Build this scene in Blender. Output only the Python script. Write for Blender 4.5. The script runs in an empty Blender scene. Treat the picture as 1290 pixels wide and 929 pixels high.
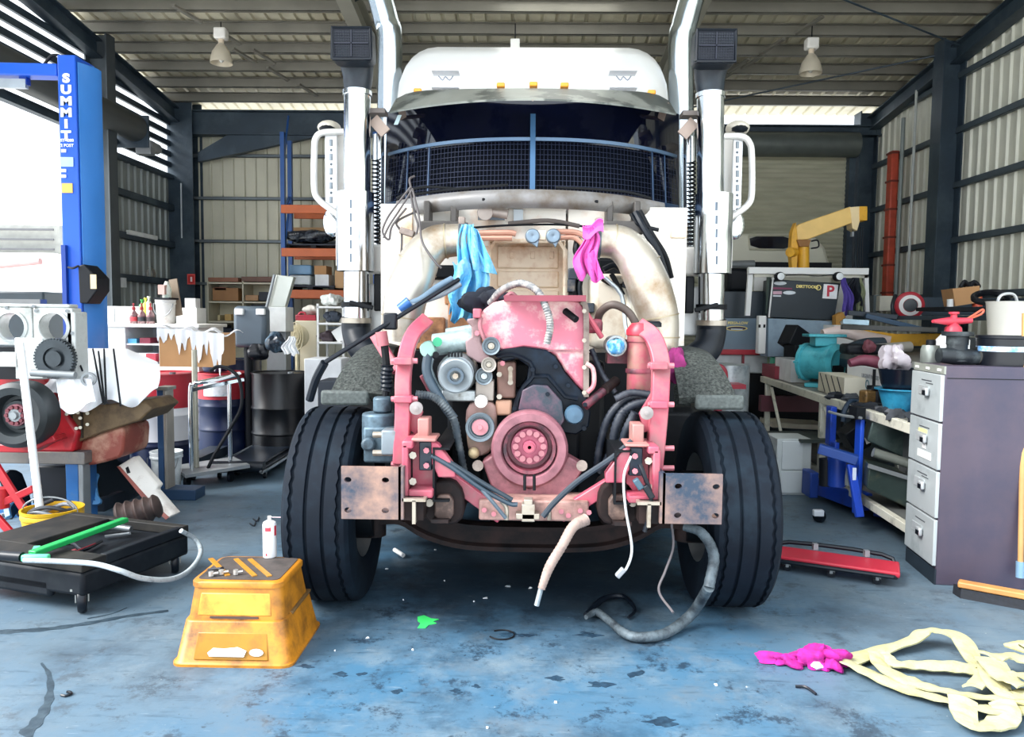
import bpy, math, random
from mathutils import Vector as V, Matrix
S = bpy.context.scene
R = random.Random(11)
pi = math.pi
# ---------------------------------------------------------------- camera
H = 1.58; FPX = 956.0
YAW, PITCH, ROLL = math.atan(15/FPX), math.radians(3.86), math.radians(0.6)
CR = Matrix.Rotation(YAW,3,'Z') @ Matrix.Rotation(pi/2-PITCH,3,'X') @ Matrix.Rotation(ROLL,3,'Z')
cam = bpy.data.cameras.new('camera'); cam.sensor_width = 36; cam.lens = FPX/1290*36
cam.clip_start = .02; cam.clip_end = 300
co = bpy.data.objects.new('camera', cam); S.collection.objects.link(co)
co.location = (0,0,H); co.rotation_euler = CR.to_euler(); S.camera = co
# ---------------------------------------------------------------- light: overcast daylight through the open front and side
SKY = 1.0
w = bpy.data.worlds.new('sky'); S.world = w; w.use_nodes = True
bg = w.node_tree.nodes['Background']; bg.inputs[0].default_value = (.83,.915,1,1); bg.inputs[1].default_value = SKY
sun = bpy.data.lights.new('hazy_sun','SUN'); sun.energy = 3.4; sun.angle = math.radians(35); sun.color = (1,.98,.95)
so = bpy.data.objects.new('hazy_sun', sun); S.collection.objects.link(so)
so.rotation_euler = (math.radians(48), 0, math.radians(-72))
vs = S.view_settings; S.display_settings.display_device = 'sRGB'
vs.view_transform = 'Standard'; vs.look = 'None'; vs.gamma = 1; vs.use_curve_mapping = False; vs.exposure = 1.63
S.cycles.max_bounces = 7; S.cycles.diffuse_bounces = 4; S.cycles.glossy_bounces = 3; S.cycles.transmission_bounces = 5
S.cycles.sample_clamp_indirect = 6; S.cycles.use_denoising = True; S.cycles.caustics_reflective = False; S.cycles.caustics_refractive = False

# ---------------------------------------------------------------- where a point of the place lies
def ray(px,py): return CR @ V(((px-645)/FPX, -(py-464.5)/FPX, -1))
def P(px,py,Y):
    d = ray(px,py); t = Y/d.y; return V((t*d.x, Y, H+t*d.z))
def F(px,py,z=0.):
    d = ray(px,py); t = (z-H)/d.z; return V((t*d.x, t*d.y, z))
def m(px,Y): return px*Y/FPX
# ---------------------------------------------------------------- materials
def hexc(h):
    h = h.lstrip('#'); c = [int(h[i:i+2],16)/255 for i in (0,2,4)]
    return tuple(((x+.055)/1.055)**2.4 if x>.04 else x/12.92 for x in c)
MC = {}
def mat(col, rough=.5, metal=0., var=.12, sc=6., dirt=None, amt=.45, dsc=3., bump=0., bsc=40., name=None, soft=.12, spec=.5, det=4., stretch=None):
    key = (col,rough,metal,var,sc,dirt,amt,dsc,bump,bsc,soft,spec,stretch)
    if key in MC: return MC[key]
    M = bpy.data.materials.new(name or 'paint'); M.use_nodes = True
    nt = M.node_tree; N = nt.nodes; L = nt.links; b = N['Principled BSDF']
    b.inputs['Roughness'].default_value = rough; b.inputs['Metallic'].default_value = metal
    b.inputs['Specular IOR Level'].default_value = spec
    tc = N.new('ShaderNodeTexCoord'); src = tc.outputs['Object']
    if stretch:
        mp = N.new('ShaderNodeMapping'); mp.inputs['Scale'].default_value = stretch; L.new(src, mp.inputs[0]); src = mp.outputs[0]
    c = hexc(col)
    n1 = N.new('ShaderNodeTexNoise'); n1.inputs['Scale'].default_value = sc; n1.inputs['Detail'].default_value = det; L.new(src, n1.inputs[0])
    cr = N.new('ShaderNodeValToRGB'); L.new(n1.outputs[0], cr.inputs[0])
    cr.color_ramp.elements[0].position = .3; cr.color_ramp.elements[1].position = .7
    cr.color_ramp.elements[0].color = (*[x*(1-var) for x in c],1); cr.color_ramp.elements[1].color = (*[min(1,x*(1+var)) for x in c],1)
    out = cr.outputs[0]
    if dirt:
        n2 = N.new('ShaderNodeTexNoise'); n2.inputs['Scale'].default_value = dsc; n2.inputs['Detail'].default_value = 7; n2.inputs['Roughness'].default_value = .65; L.new(src, n2.inputs[0])
        r2 = N.new('ShaderNodeValToRGB'); L.new(n2.outputs[0], r2.inputs[0])
        p = .5+(.5-amt)*.5
        r2.color_ramp.elements[0].position = max(0,p-soft); r2.color_ramp.elements[1].position = min(1,p+soft)
        mx = N.new('ShaderNodeMix'); mx.data_type = 'RGBA'; L.new(r2.outputs[0], mx.inputs[0]); L.new(out, mx.inputs[6]); mx.inputs[7].default_value = (*hexc(dirt),1)
        out = mx.outputs[2]
    L.new(out, b.inputs['Base Color'])
    if bump:
        n3 = N.new('ShaderNodeTexNoise'); n3.inputs['Scale'].default_value = bsc; n3.inputs['Detail'].default_value = 3; L.new(src, n3.inputs[0])
        bp = N.new('ShaderNodeBump'); bp.inputs['Strength'].default_value = bump; bp.inputs['Distance'].default_value = .01
        L.new(n3.outputs[0], bp.inputs['Height']); L.new(bp.outputs[0], b.inputs['Normal'])
    MC[key] = M; return M
def glassy(col, rough=.05, alpha=.35):
    M = bpy.data.materials.new('clear_plastic'); M.use_nodes = True; b = M.node_tree.nodes['Principled BSDF']
    b.inputs['Base Color'].default_value = (*hexc(col),1); b.inputs['Roughness'].default_value = rough; b.inputs['Alpha'].default_value = alpha; return M
def translucent(col):
    M = bpy.data.materials.new('translucent_sheet'); M.use_nodes = True; nt = M.node_tree
    t = nt.nodes.new('ShaderNodeBsdfTranslucent'); t.inputs[0].default_value = (*hexc(col),1)
    nt.links.new(t.outputs[0], nt.nodes['Material Output'].inputs[0]); return M
# ---------------------------------------------------------------- mesh building
def catmull(pts, k):
    if k < 2 or len(pts) < 3: return [V(p) for p in pts]
    p = [V(pts[0])*2-V(pts[1])] + [V(x) for x in pts] + [V(pts[-1])*2-V(pts[-2])]; o = []
    for i in range(1,len(p)-2):
        for j in range(k):
            t = j/k; a,b,c,d = p[i-1],p[i],p[i+1],p[i+2]
            o.append(.5*((2*b)+(c-a)*t+(2*a-5*b+4*c-d)*t*t+(3*b-a-3*c+d)*t**3))
    return o+[V(pts[-1])]
class MB:
    def __init__(s): s.v = []; s.f = []
    def add(s, vs, fs):
        o = len(s.v); s.v += [V(x) for x in vs]; s.f += [tuple(i+o for i in f) for f in fs]; return s
    def box(s, lo, hi, T=None):
        x0,y0,z0 = lo; x1,y1,z1 = hi
        vs = [V(c) for c in ((x0,y0,z0),(x1,y0,z0),(x1,y1,z0),(x0,y1,z0),(x0,y0,z1),(x1,y0,z1),(x1,y1,z1),(x0,y1,z1))]
        if T is not None: vs = [T @ v for v in vs]
        return s.add(vs, [(0,3,2,1),(4,5,6,7),(0,1,5,4),(1,2,6,5),(2,3,7,6),(3,0,4,7)])
    def cbox(s, c, d, rz=0, rx=0, ry=0):
        T = Matrix.Translation(V(c)) @ Matrix.Rotation(rz,4,'Z') @ Matrix.Rotation(ry,4,'Y') @ Matrix.Rotation(rx,4,'X')
        return s.box([-x/2 for x in d],[x/2 for x in d],T)
    def bar(s, a, b, wd, th, up=(0,0,1)):
        return s.sweep([a,b],[(-wd/2,-th/2),(wd/2,-th/2),(wd/2,th/2),(-wd/2,th/2)],up)
    def sweep(s, pts, sec, up=(0,0,1), scale=None, caps=True):
        pts = [V(p) for p in pts]; n = len(sec); vs = []; up = V(up)
        for i,p in enumerate(pts):
            t = (pts[min(i+1,len(pts)-1)]-pts[max(i-1,0)]).normalized()
            sd = t.cross(up)
            if sd.length < 1e-4: sd = t.cross(V((1,0,0.01)))
            sd.normalize(); u = sd.cross(t).normalized(); k = scale[i] if scale else 1
            vs += [p+sd*(a*k)+u*(b*k) for a,b in sec]
        fs = [(i*n+j, i*n+(j+1)%n, (i+1)*n+(j+1)%n, (i+1)*n+j) for i in range(len(pts)-1) for j in range(n)]
        if caps: fs += [tuple(range(n))[::-1], tuple(range((len(pts)-1)*n, len(pts)*n))]
        return s.add(vs, fs)
    def tube(s, pts, r, n=8, k=1, caps=True, rib=None):
        pts = catmull(pts,k); m_ = len(pts); vs = []
        t0 = (pts[1]-pts[0]).normalized(); a = t0.orthogonal().normalized()
        for i,p in enumerate(pts):
            t = (pts[min(i+1,m_-1)]-pts[max(i-1,0)]).normalized()
            a = (a - t*a.dot(t)).normalized(); b = t.cross(a)
            if isinstance(r,(list,tuple)):
                q = i/(m_-1)*(len(r)-1); q0 = min(int(q),len(r)-2); rr = r[q0]+(r[q0+1]-r[q0])*(q-q0)
            else: rr = r
            if rib and i%2: rr *= rib
            vs += [p+a*(rr*math.cos(2*pi*j/n))+b*(rr*math.sin(2*pi*j/n)) for j in range(n)]
        fs = [(i*n+j, i*n+(j+1)%n, (i+1)*n+(j+1)%n, (i+1)*n+j) for i in range(m_-1) for j in range(n)]
        if caps: fs += [tuple(range(n))[::-1], tuple(range((m_-1)*n, m_*n))]
        return s.add(vs, fs)
    def lathe(s, prof, o=(0,0,0), ax=(0,0,1), n=20, caps=True):
        ax = V(ax).normalized(); a = ax.orthogonal().normalized(); b = ax.cross(a); o = V(o); vs = []
        for r,h in prof: vs += [o+ax*h+a*(r*math.cos(2*pi*j/n))+b*(r*math.sin(2*pi*j/n)) for j in range(n)]
        k = len(prof); fs = [(i*n+j, i*n+(j+1)%n, (i+1)*n+(j+1)%n, (i+1)*n+j) for i in range(k-1) for j in range(n)]
        if caps:
            if prof[0][0] > 1e-6: fs.append(tuple(range(n))[::-1])
            if prof[-1][0] > 1e-6: fs.append(tuple(range((k-1)*n,k*n)))
        return s.add(vs, fs)
    def cyl(s, a, b, r, r2=None, n=14):
        a = V(a); b = V(b); return s.lathe([(r,0),(r if r2 is None else r2,(b-a).length)], a, b-a, n)
    def prism(s, pts, d):
        pts = [V(p) for p in pts]; d = V(d); n = len(pts)
        return s.add(pts+[p+d for p in pts], [tuple(range(n)), tuple(range(2*n-1,n-1,-1))]+[(i,i+n,(i+1)%n+n,(i+1)%n) for i in range(n)])
    def ball(s, c, r, n=12, k=8, jit=0.):
        rx,ry,rz = r if isinstance(r,(tuple,list)) else (r,r,r); c = V(c); vs = [c+V((0,0,-rz))]
        for i in range(1,k):
            a = -pi/2+pi*i/k
            for j in range(n):
                q = 1+(R.random()-.5)*jit
                vs.append(c+V((rx*math.cos(a)*math.cos(2*pi*j/n)*q, ry*math.cos(a)*math.sin(2*pi*j/n)*q, rz*math.sin(a)*q)))
        vs.append(c+V((0,0,rz))); e = len(vs)-1
        fs = [(0,1+(j+1)%n,1+j) for j in range(n)]+[(e,e-n+j,e-n+(j+1)%n) for j in range(n)]
        fs += [(1+i*n+j,1+i*n+(j+1)%n,1+(i+1)*n+(j+1)%n,1+(i+1)*n+j) for i in range(k-2) for j in range(n)]
        return s.add(vs,fs)
    def grid(s, fn, nu, nv, th=0.):
        a = [fn(i/nu,j/nv) for j in range(nv+1) for i in range(nu+1)]; a = [V(x) for x in a]; q = nu+1
        fs = [(j*q+i, j*q+i+1, (j+1)*q+i+1, (j+1)*q+i) for j in range(nv) for i in range(nu)]
        if not th: return s.add(a,fs)
        nr = [V((0,0,0)) for _ in a]
        for f in fs:
            nn = (a[f[1]]-a[f[0]]).cross(a[f[3]]-a[f[0]])
            for i in f: nr[i] += nn
        b = [p-(nn.normalized()*th if nn.length>1e-12 else V((0,0,0))) for p,nn in zip(a,nr)]; o = len(a)
        bs = [tuple(i+o for i in f[::-1]) for f in fs]
        ed = [j*q for j in range(nv+1)]; ed2 = [j*q+nu for j in range(nv+1)]; sd = []
        for l,fl in ((list(range(nu+1)),0),(list(range(nv*q,nv*q+nu+1)),1),(ed,1),(ed2,0)):
            for x,y in zip(l,l[1:]): sd.append((x,x+o,y+o,y) if not fl else (y,y+o,x+o,x))
        return s.add(a+b, fs+bs+sd)
    def hole_plate(s, o, ux, uz, d, cols, rows, hr, ov=.75):
        """a plate cut in cells cols x rows (lists of edges), each with a round hole of radius hr; o corner, ux/uz unit axes, d thickness vector"""
        o = V(o); ux = V(ux); uz = V(uz); d = V(d); n = 16
        for x0,x1 in zip(cols,cols[1:]):
            for z0,z1 in zip(rows,rows[1:]):
                cx,cz = (x0+x1)/2,(z0+z1)/2; ci = []; sq = []
                for j in range(n):
                    a = 2*pi*j/n; c_,s_ = math.cos(a),math.sin(a); k = 1/max(abs(c_),abs(s_))
                    ci.append(o+ux*(cx+hr*c_)+uz*(cz+hr*ov*s_)); sq.append(o+ux*(cx+(x1-x0)/2*max(-1,min(1,c_*k*1.0)))+uz*(cz+(z1-z0)/2*max(-1,min(1,s_*k))))
                vs = ci+sq+[p+d for p in ci]+[p+d for p in sq]; fs = []
                for j in range(n):
                    k = (j+1)%n
                    fs += [(j,n+j,n+k,k),(2*n+j,2*n+k,3*n+k,3*n+j),(j,k,2*n+k,2*n+j),(n+j,3*n+j,3*n+k,n+k)]
                s.add(vs,fs)
        return s
WM = {}
NOFIX = set()
def mw(o): return WM.get(o.name, Matrix.Identity(4))
def obj(name, mb, mt, parent=None, bevel=0., sharp=40, kind=None, label=None, local=False, keep=False, flip=True):
    me = bpy.data.meshes.new(name); vs = mb.v; loc = V((0,0,0))
    if parent is not None:
        if not local:
            I = mw(parent).inverted(); vs = [I @ v for v in vs]
    elif not keep and not local:
        xs = [v.x for v in vs]; ys = [v.y for v in vs]; loc = V(((min(xs)+max(xs))/2,(min(ys)+max(ys))/2,min(v.z for v in vs))); vs = [v-loc for v in vs]
    me.from_pydata([tuple(v) for v in vs], [], mb.f); me.validate(); me.update()
    import bmesh
    b = bmesh.new(); b.from_mesh(me); bmesh.ops.recalc_face_normals(b, faces=b.faces); b.to_mesh(me); b.free()
    me.polygons.foreach_set('use_smooth',[True]*len(me.polygons)); me.set_sharp_from_angle(angle=math.radians(sharp))
    o = bpy.data.objects.new(name, me); S.collection.objects.link(o)
    if mt: me.materials.append(mt)
    o.location = loc
    if parent is not None: o.parent = parent; WM[o.name] = mw(parent)
    else: WM[o.name] = Matrix.Translation(loc)
    if bevel:
        md = o.modifiers.new('bevel','BEVEL'); md.width = bevel; md.segments = 2; md.limit_method = 'ANGLE'; md.angle_limit = math.radians(40)
    if kind: o['kind'] = kind
    if label: o['label'] = label
    return o
def tag(o, label, cat, group=None, kind=None):
    o['label'] = label; o['category'] = cat
    if group: o['group'] = group
    if kind: o['kind'] = kind
    return o
def thing(name, label, cat, loc=(0,0,0), rz=0., group=None):
    o = bpy.data.objects.new(name, None); S.collection.objects.link(o); o.empty_display_size = .1
    o.location = loc; o.rotation_euler = (0,0,rz); WM[o.name] = Matrix.Translation(V(loc)) @ Matrix.Rotation(rz,4,'Z')
    return tag(o,label,cat,group)
def single(name, mb, mt, label, cat, group=None, **k):
    return tag(obj(name,mb,mt,**k), label, cat, group)
def kids(o): return [c for c in S.collection.objects if c.parent is o]
def copy_thing(o, loc, rz=0., label=None, parent=None):
    c = o.copy(); S.collection.objects.link(c)
    if parent is not None: c.parent = parent
    else:
        c.location = loc; c.rotation_euler = (0,0,rz); WM[c.name] = Matrix.Translation(V(loc)) @ Matrix.Rotation(rz,4,'Z')
        if label: c['label'] = label
    for ch in kids(o): copy_thing(ch, None, parent=c)
    return c
def text(name, body, mt, parent, T, size, ext=.0015, bold=0.):
    cu = bpy.data.curves.new(name,'FONT'); cu.body = body; cu.size = size; cu.extrude = ext; cu.offset = bold; cu.align_x = 'CENTER'; cu.align_y = 'CENTER'; cu.resolution_u = 3
    t = bpy.data.objects.new(name, cu); S.collection.objects.link(t)
    me = bpy.data.meshes.new_from_object(t); bpy.data.objects.remove(t)
    I = mw(parent).inverted() @ T
    me.transform(I); me.materials.clear(); me.materials.append(mt)
    o = bpy.data.objects.new(name, me); S.collection.objects.link(o); o.parent = parent; WM[o.name] = mw(parent); return o
FACE = Matrix.Rotation(pi/2,4,'X')          # text standing up, read from -Y
def rag(mb, top, drop, wd, nfold=5, amp=.03, dirn=(1,0,0), seed=0, taper=.0, nu=18, nv=16, th=.004, lean=(0,0,0)):
    """a limp cloth hanging from a bunched top edge"""
    r = random.Random(seed); top = V(top); dx = V(dirn).normalized(); dy = V((dx.y,-dx.x,0)); ph = [r.random()*6 for _ in range(6)]; lean = V(lean)
    def fn(u,v):
        sp = (.35+.65*min(1,v*1.6))*(1-taper*v); a = amp*(.35+v)
        f = math.sin(u*nfold*2*pi+ph[0]+v*1.5)*a + math.sin(u*nfold*3.7+ph[1]+v*4)*a*.5
        e = .06*math.sin(u*9+ph[2])+.05*math.sin(u*17+ph[3])
        return top+dx*((u-.5)*wd*sp+.02*math.sin(v*7+ph[4]))+dy*f+V((0,0,-drop*v*(1+e)))+lean*v
    return mb.grid(fn,nu,nv,th)
def crumple(mb, c, r, n=22, k=14, amp=.35, seed=0):
    rr = random.Random(seed); c = V(c); ph = [rr.random()*6 for _ in range(8)]
    def fn(u,v):
        a = 2*pi*u; b = -pi/2+pi*v
        q = 1+amp*(.5*math.sin(3*a+ph[0]+4*v)*math.cos(b)+.35*math.sin(7*a+ph[1]+9*v)*math.cos(b)+.3*math.sin(11*v+ph[2]+2*math.sin(a)))
        return c+V((r[0]*math.cos(b)*math.cos(a)*q, r[1]*math.cos(b)*math.sin(a)*q, max(-r[2], r[2]*math.sin(b)*q)))
    return mb.grid(fn,n,k)
# ================================================================ the shed
XL, XR, YB, YF = -5.9, 5.8, 13.0, 2.4
def zr(y): return 5.08+.12*(13-y)                    # roof underside
steel = mat('#2c3a46',.5,.1,.15,3,dirt='#45535c',amt=.35,dsc=2)
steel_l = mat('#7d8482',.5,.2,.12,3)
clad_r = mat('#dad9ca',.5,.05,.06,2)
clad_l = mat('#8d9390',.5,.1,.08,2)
clad_b = mat('#c6c2ae',.5,.05,.08,2)
roofm = mat('#d2cbb4',.45,.1,.1,2,dirt='#b0a78c',amt=.3,dsc=1.2)
purl = mat('#7c7970',.5,.25,.15,2)
conc = mat('#5f7f95',.42,0,.10,1.3)
def struct(name, mb, mt, parent=None, **k): return obj(name,mb,mt,parent,kind=None if parent is not None else 'structure',keep=True,**k)
# floor: painted blue-grey concrete, worn, stained
def floor_mat():
    M = bpy.data.materials.new('painted_concrete'); M.use_nodes = True; nt = M.node_tree; N = nt.nodes; L = nt.links; b = N['Principled BSDF']
    tc = N.new('ShaderNodeTexCoord')
    def noise(s,d=6,r=.6,loc=(0,0,0)):
        mp = N.new('ShaderNodeMapping'); mp.inputs['Location'].default_value = loc; L.new(tc.outputs['Object'],mp.inputs[0])
        n = N.new('ShaderNodeTexNoise'); n.inputs['Scale'].default_value = s; n.inputs['Detail'].default_value = d; n.inputs['Roughness'].default_value = r; L.new(mp.outputs[0],n.inputs[0]); return n.outputs[0]
    def ramp(x,a,b_):
        r = N.new('ShaderNodeValToRGB'); r.color_ramp.elements[0].position = a; r.color_ramp.elements[1].position = b_; L.new(x,r.inputs[0]); return r.outputs[0]
    def mix(f,a,c,k=1.):
        x = N.new('ShaderNodeMix'); x.data_type = 'RGBA'
        if k != 1.:
            mm = N.new('ShaderNodeMath'); mm.operation = 'MULTIPLY'; L.new(f,mm.inputs[0]); mm.inputs[1].default_value = k; f = mm.outputs[0]
        L.new(f,x.inputs[0])
        if isinstance(a,tuple): x.inputs[6].default_value = (*a,1)
        else: L.new(a,x.inputs[6])
        x.inputs[7].default_value = (*c,1); return x.outputs[2]
    c = mix(ramp(noise(.7),.35,.65), hexc('#33607e'), hexc('#556977'))
    c = mix(ramp(noise(2.2,7,.7,(3,1,0)),.5,.72), c, hexc('#7b878c'), .55)
    c = mix(ramp(noise(1.3,8,.75,(7,4,0)),.5,.68), c, hexc('#1a3144'), .85)
    c = mix(ramp(noise(4.5,9,.8,(1,9,0)),.54,.61), c, hexc('#122233'), .8)
    c = mix(ramp(noise(2.6,7,.7,(9,2,0)),.55,.72), c, hexc('#656b6f'), .5)
    c = mix(ramp(noise(17,5,.7,(5,2,0)),.68,.73), c, hexc('#c9ccc8'), .8)
    c = mix(ramp(noise(30,4,.6,(2,6,0)),.66,.7), c, hexc('#14222f'), .8)
    # oil stain below the engine bay, doubling as painted shade under the truck
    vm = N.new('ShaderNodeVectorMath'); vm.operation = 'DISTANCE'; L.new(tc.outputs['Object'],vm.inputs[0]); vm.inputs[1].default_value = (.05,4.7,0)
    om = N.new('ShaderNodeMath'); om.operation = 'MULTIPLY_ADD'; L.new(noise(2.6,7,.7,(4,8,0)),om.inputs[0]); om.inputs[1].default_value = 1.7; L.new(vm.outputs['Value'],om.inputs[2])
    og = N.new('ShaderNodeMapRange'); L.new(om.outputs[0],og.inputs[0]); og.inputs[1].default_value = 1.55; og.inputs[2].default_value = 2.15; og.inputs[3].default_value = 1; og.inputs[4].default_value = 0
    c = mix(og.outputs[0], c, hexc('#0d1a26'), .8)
    # paint worn back to grey away from the middle bay
    sx = N.new('ShaderNodeSeparateXYZ'); L.new(tc.outputs['Object'],sx.inputs[0]); ab = N.new('ShaderNodeMath'); ab.operation = 'ABSOLUTE'; L.new(sx.outputs[0],ab.inputs[0])
    ad = N.new('ShaderNodeMath'); ad.operation = 'MULTIPLY_ADD'; L.new(noise(1.6,6,.65,(11,3,0)),ad.inputs[0]); ad.inputs[1].default_value = 2.2; L.new(ab.outputs[0],ad.inputs[2])
    mr = N.new('ShaderNodeMapRange'); L.new(ad.outputs[0],mr.inputs[0]); mr.inputs[1].default_value = 1.9; mr.inputs[2].default_value = 3.4
    c = mix(mr.outputs[0], c, hexc('#5d6a73'), .55)
    # drag marks
    mp = N.new('ShaderNodeMapping'); mp.inputs['Scale'].default_value = (1.2,7,1); mp.inputs['Rotation'].default_value = (0,0,.35); L.new(tc.outputs['Object'],mp.inputs[0])
    ns = N.new('ShaderNodeTexNoise'); ns.inputs['Scale'].default_value = 3; ns.inputs['Detail'].default_value = 7; ns.inputs['Roughness'].default_value = .7; L.new(mp.outputs[0],ns.inputs[0])
    c = mix(ramp(ns.outputs[0],.56,.7), c, hexc('#1f3444'), .6)
    mp2 = N.new('ShaderNodeMapping'); mp2.inputs['Scale'].default_value = (2.2,16,1); mp2.inputs['Rotation'].default_value = (0,0,.15); L.new(tc.outputs['Object'],mp2.inputs[0])
    ns2 = N.new('ShaderNodeTexNoise'); ns2.inputs['Scale'].default_value = 4; ns2.inputs['Detail'].default_value = 5; L.new(mp2.outputs[0],ns2.inputs[0])
    c = mix(ramp(ns2.outputs[0],.66,.71), c, hexc('#a9b4ba'), .15)
    L.new(c,b.inputs['Base Color'])
    rr = N.new('ShaderNodeMapRange'); L.new(noise(3,5),rr.inputs[0]); rr.inputs[3].default_value = .38; rr.inputs[4].default_value = .7; L.new(rr.outputs[0],b.inputs['Roughness'])
    bp = N.new('ShaderNodeBump'); bp.inputs['Strength'].default_value = .25; bp.inputs['Distance'].default_value = .004; L.new(noise(14,6),bp.inputs['Height']); L.new(bp.outputs[0],b.inputs['Normal'])
    return M
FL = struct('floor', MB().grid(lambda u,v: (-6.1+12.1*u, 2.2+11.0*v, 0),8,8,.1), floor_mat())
struct('ground', MB().grid(lambda u,v: (-60+120*u, -60+120*v, -.11),4,4,.1), mat('#d2d0ca',.85,0,.06,.5))
struct('apron', MB().grid(lambda u,v: (-9+18*u, -9+11.2*v, -.005),4,4,.1), mat('#d3d2cd',.8,0,.06,.8))  # pale slab out of view, added to bounce light onto ceiling and truck
# corrugated sheet helpers
def ribs(mb, a, b, zlo, zhi, out, pitch=.19, hgt=.028, cap=.05):
    a = V(a); b = V(b); L_ = (b-a).length; t = (b-a)/L_; out = V(out); n = int(L_/pitch); pr = []
    for i in range(n):
        s = i*pitch; pr += [(s,0),(s+pitch-cap,0),(s+pitch-cap*.72,hgt),(s+pitch-cap*.28,hgt)]
    pr.append((L_,0)); vs = []
    for s,h in pr:
        p = a+t*s+out*h; vs += [(p.x,p.y,zlo if not callable(zlo) else zlo(p.y)),(p.x,p.y,zhi if not callable(zhi) else zhi(p.y))]
    return mb.add(vs,[(2*i,2*i+2,2*i+3,2*i+1) for i in range(len(pr)-1)])
def girt(mb, a, b, inw, h=.19, d=.1):
    """a C-section wall rail, its web standing, open lips"""
    a = V(a); b = V(b); inw = V(inw)
    for z0,z1,d0,d1 in ((-h/2,h/2,d-.006,d),(h/2-.006,h/2,0,d),(-h/2,-h/2+.006,0,d)):
        pa = [a+inw*d0+V((0,0,z0)), a+inw*d1+V((0,0,z0)), a+inw*d1+V((0,0,z1)), a+inw*d0+V((0,0,z1))]
        mb.prism(pa, b-a)
    return mb
def ibeam(mb, a, b, h, wd, up=(0,0,1), tf=.02, tw=.014):
    sec = [(-wd/2,-h/2),(wd/2,-h/2),(wd/2,-h/2+tf),(tw/2,-h/2+tf),(tw/2,h/2-tf),(wd/2,h/2-tf),(wd/2,h/2),(-wd/2,h/2),(-wd/2,h/2-tf),(-tw/2,h/2-tf),(-tw/2,-h/2+tf),(-wd/2,-h/2+tf)]
    return mb.sweep([a,b],sec,up)
# right wall
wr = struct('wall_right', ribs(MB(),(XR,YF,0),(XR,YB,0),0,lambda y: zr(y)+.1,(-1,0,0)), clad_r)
for z in (.5,1.2,1.93,2.67,3.4,4.12,4.84):
    struct('girt', girt(MB(),(XR-.03,YF,z),(XR-.03,YB,z),(-1,0,0),.08,.06), mat('#4a565e',.5,.1,.12,3), wr)
for y,wd in ((10.4,.36),(5.0,.36),(12.85,.4)):
    struct('column', ibeam(MB(),(XR-.2,y,0),(XR-.2,y,zr(y)-.1),.30,.26,up=(1,0,0)), steel, wr)
struct('conduit', MB().cyl((XR-.2,11.6,1.5),(XR-.2,11.6,4.6),.03,n=8), steel_l, wr)
struct('conduit', MB().cyl((XR-.2,11.25,1.4),(XR-.2,11.25,4.9),.02,n=8), mat('#b9bcb8',.4), wr)
pipe_red = mat('#b2452f',.5,0,.2,9)
rp = MB(); rp.box((XR-.3,11.7,1.75),(XR-.18,11.86,4.15)); struct('fire_pipe', rp, pipe_red, wr, bevel=.02)
jb = MB(); [jb.box((XR-.31,11.69,2.0+.42*i),(XR-.17,11.87,2.03+.42*i)) for i in range(6)]; struct('pipe_clamp', jb, mat('#6e2a20',.5), wr)
# left wall: open door bay near, clad bay far, open slots above
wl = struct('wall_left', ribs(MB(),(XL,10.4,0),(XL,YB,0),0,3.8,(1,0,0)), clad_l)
for z in (1.4,2.1,2.71,3.32):
    struct('girt', girt(MB(),(XL+.03,10.4,z),(XL+.03,YB,z),(1,0,0),.1,.07), steel, wl)
struct('lintel', MB().box((XL-.06,10.2,3.79),(XL+.1,YB,3.86)), steel, wl)
zz = 4.03
while zz < 5.95:
    y0 = 3.0; y1 = min(YB, 13-(zz-5.0)/.12) if zz > 5.0 else YB
    struct('girt', girt(MB(),(XL+.0,y0,zz),(XL+.0,y1,zz),(1,0,0),.085,.05), steel, wl); zz += .17
for y in (10.35,3.4):
    struct('column', ibeam(MB(),(XL+.16,y,0),(XL+.16,y,zr(y)-.1),.3,.22,up=(1,0,0)), steel if y<9 else mat('#454c50',.5,.2), wl)
struct('column', ibeam(MB(),(XL+.2,12.8,0),(XL+.2,12.8,zr(12.8)),.4,.42,up=(0,1,0)), steel, wl)
# roller shutter rolled up over the open bay
dr = MB().cyl((XL+.3,3.6,4.22),(XL+.3,10.95,4.22),.19,n=18)
d1 = struct('door_1', dr, mat('#4a4d4c',.5,.2,.2,4,stretch=(1,.1,1)))
struct('bottom_bar', MB().box((XL-.02,3.6,3.95),(XL+.08,10.2,4.02)), steel, d1)
struct('bracket', MB().box((XL+.02,10.95,3.95),(XL+.5,10.99,4.4)), steel, d1)
# a second chain motor under the shutter end
mo = MB().cyl((XL+.45,11.0,4.0),(XL+.45,11.3,4.0),.08); mo.box((XL+.3,10.97,3.86),(XL+.52,11.1,4.06)); struct('motor', mo, mat('#8d8f90',.4,.4), d1)
# back wall
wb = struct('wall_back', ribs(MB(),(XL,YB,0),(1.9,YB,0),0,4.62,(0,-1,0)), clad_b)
for z in (1.37,2.1,2.82,3.54,4.25):
    struct('girt', girt(MB(),(XL,YB-.03,z),(1.9,YB-.03,z),(0,-1,0),.05,.06), mat('#6d757a',.5,.2,.1,3), wb)
struct('lintel', ibeam(MB(),(XL,YB-.25,4.74),(1.7,YB-.25,4.74),.4,.2), steel, wb)
struct('lintel', ibeam(MB(),(1.7,YB-.25,4.68),(XR,YB-.25,4.68),.16,.2), steel, wb)
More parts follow.
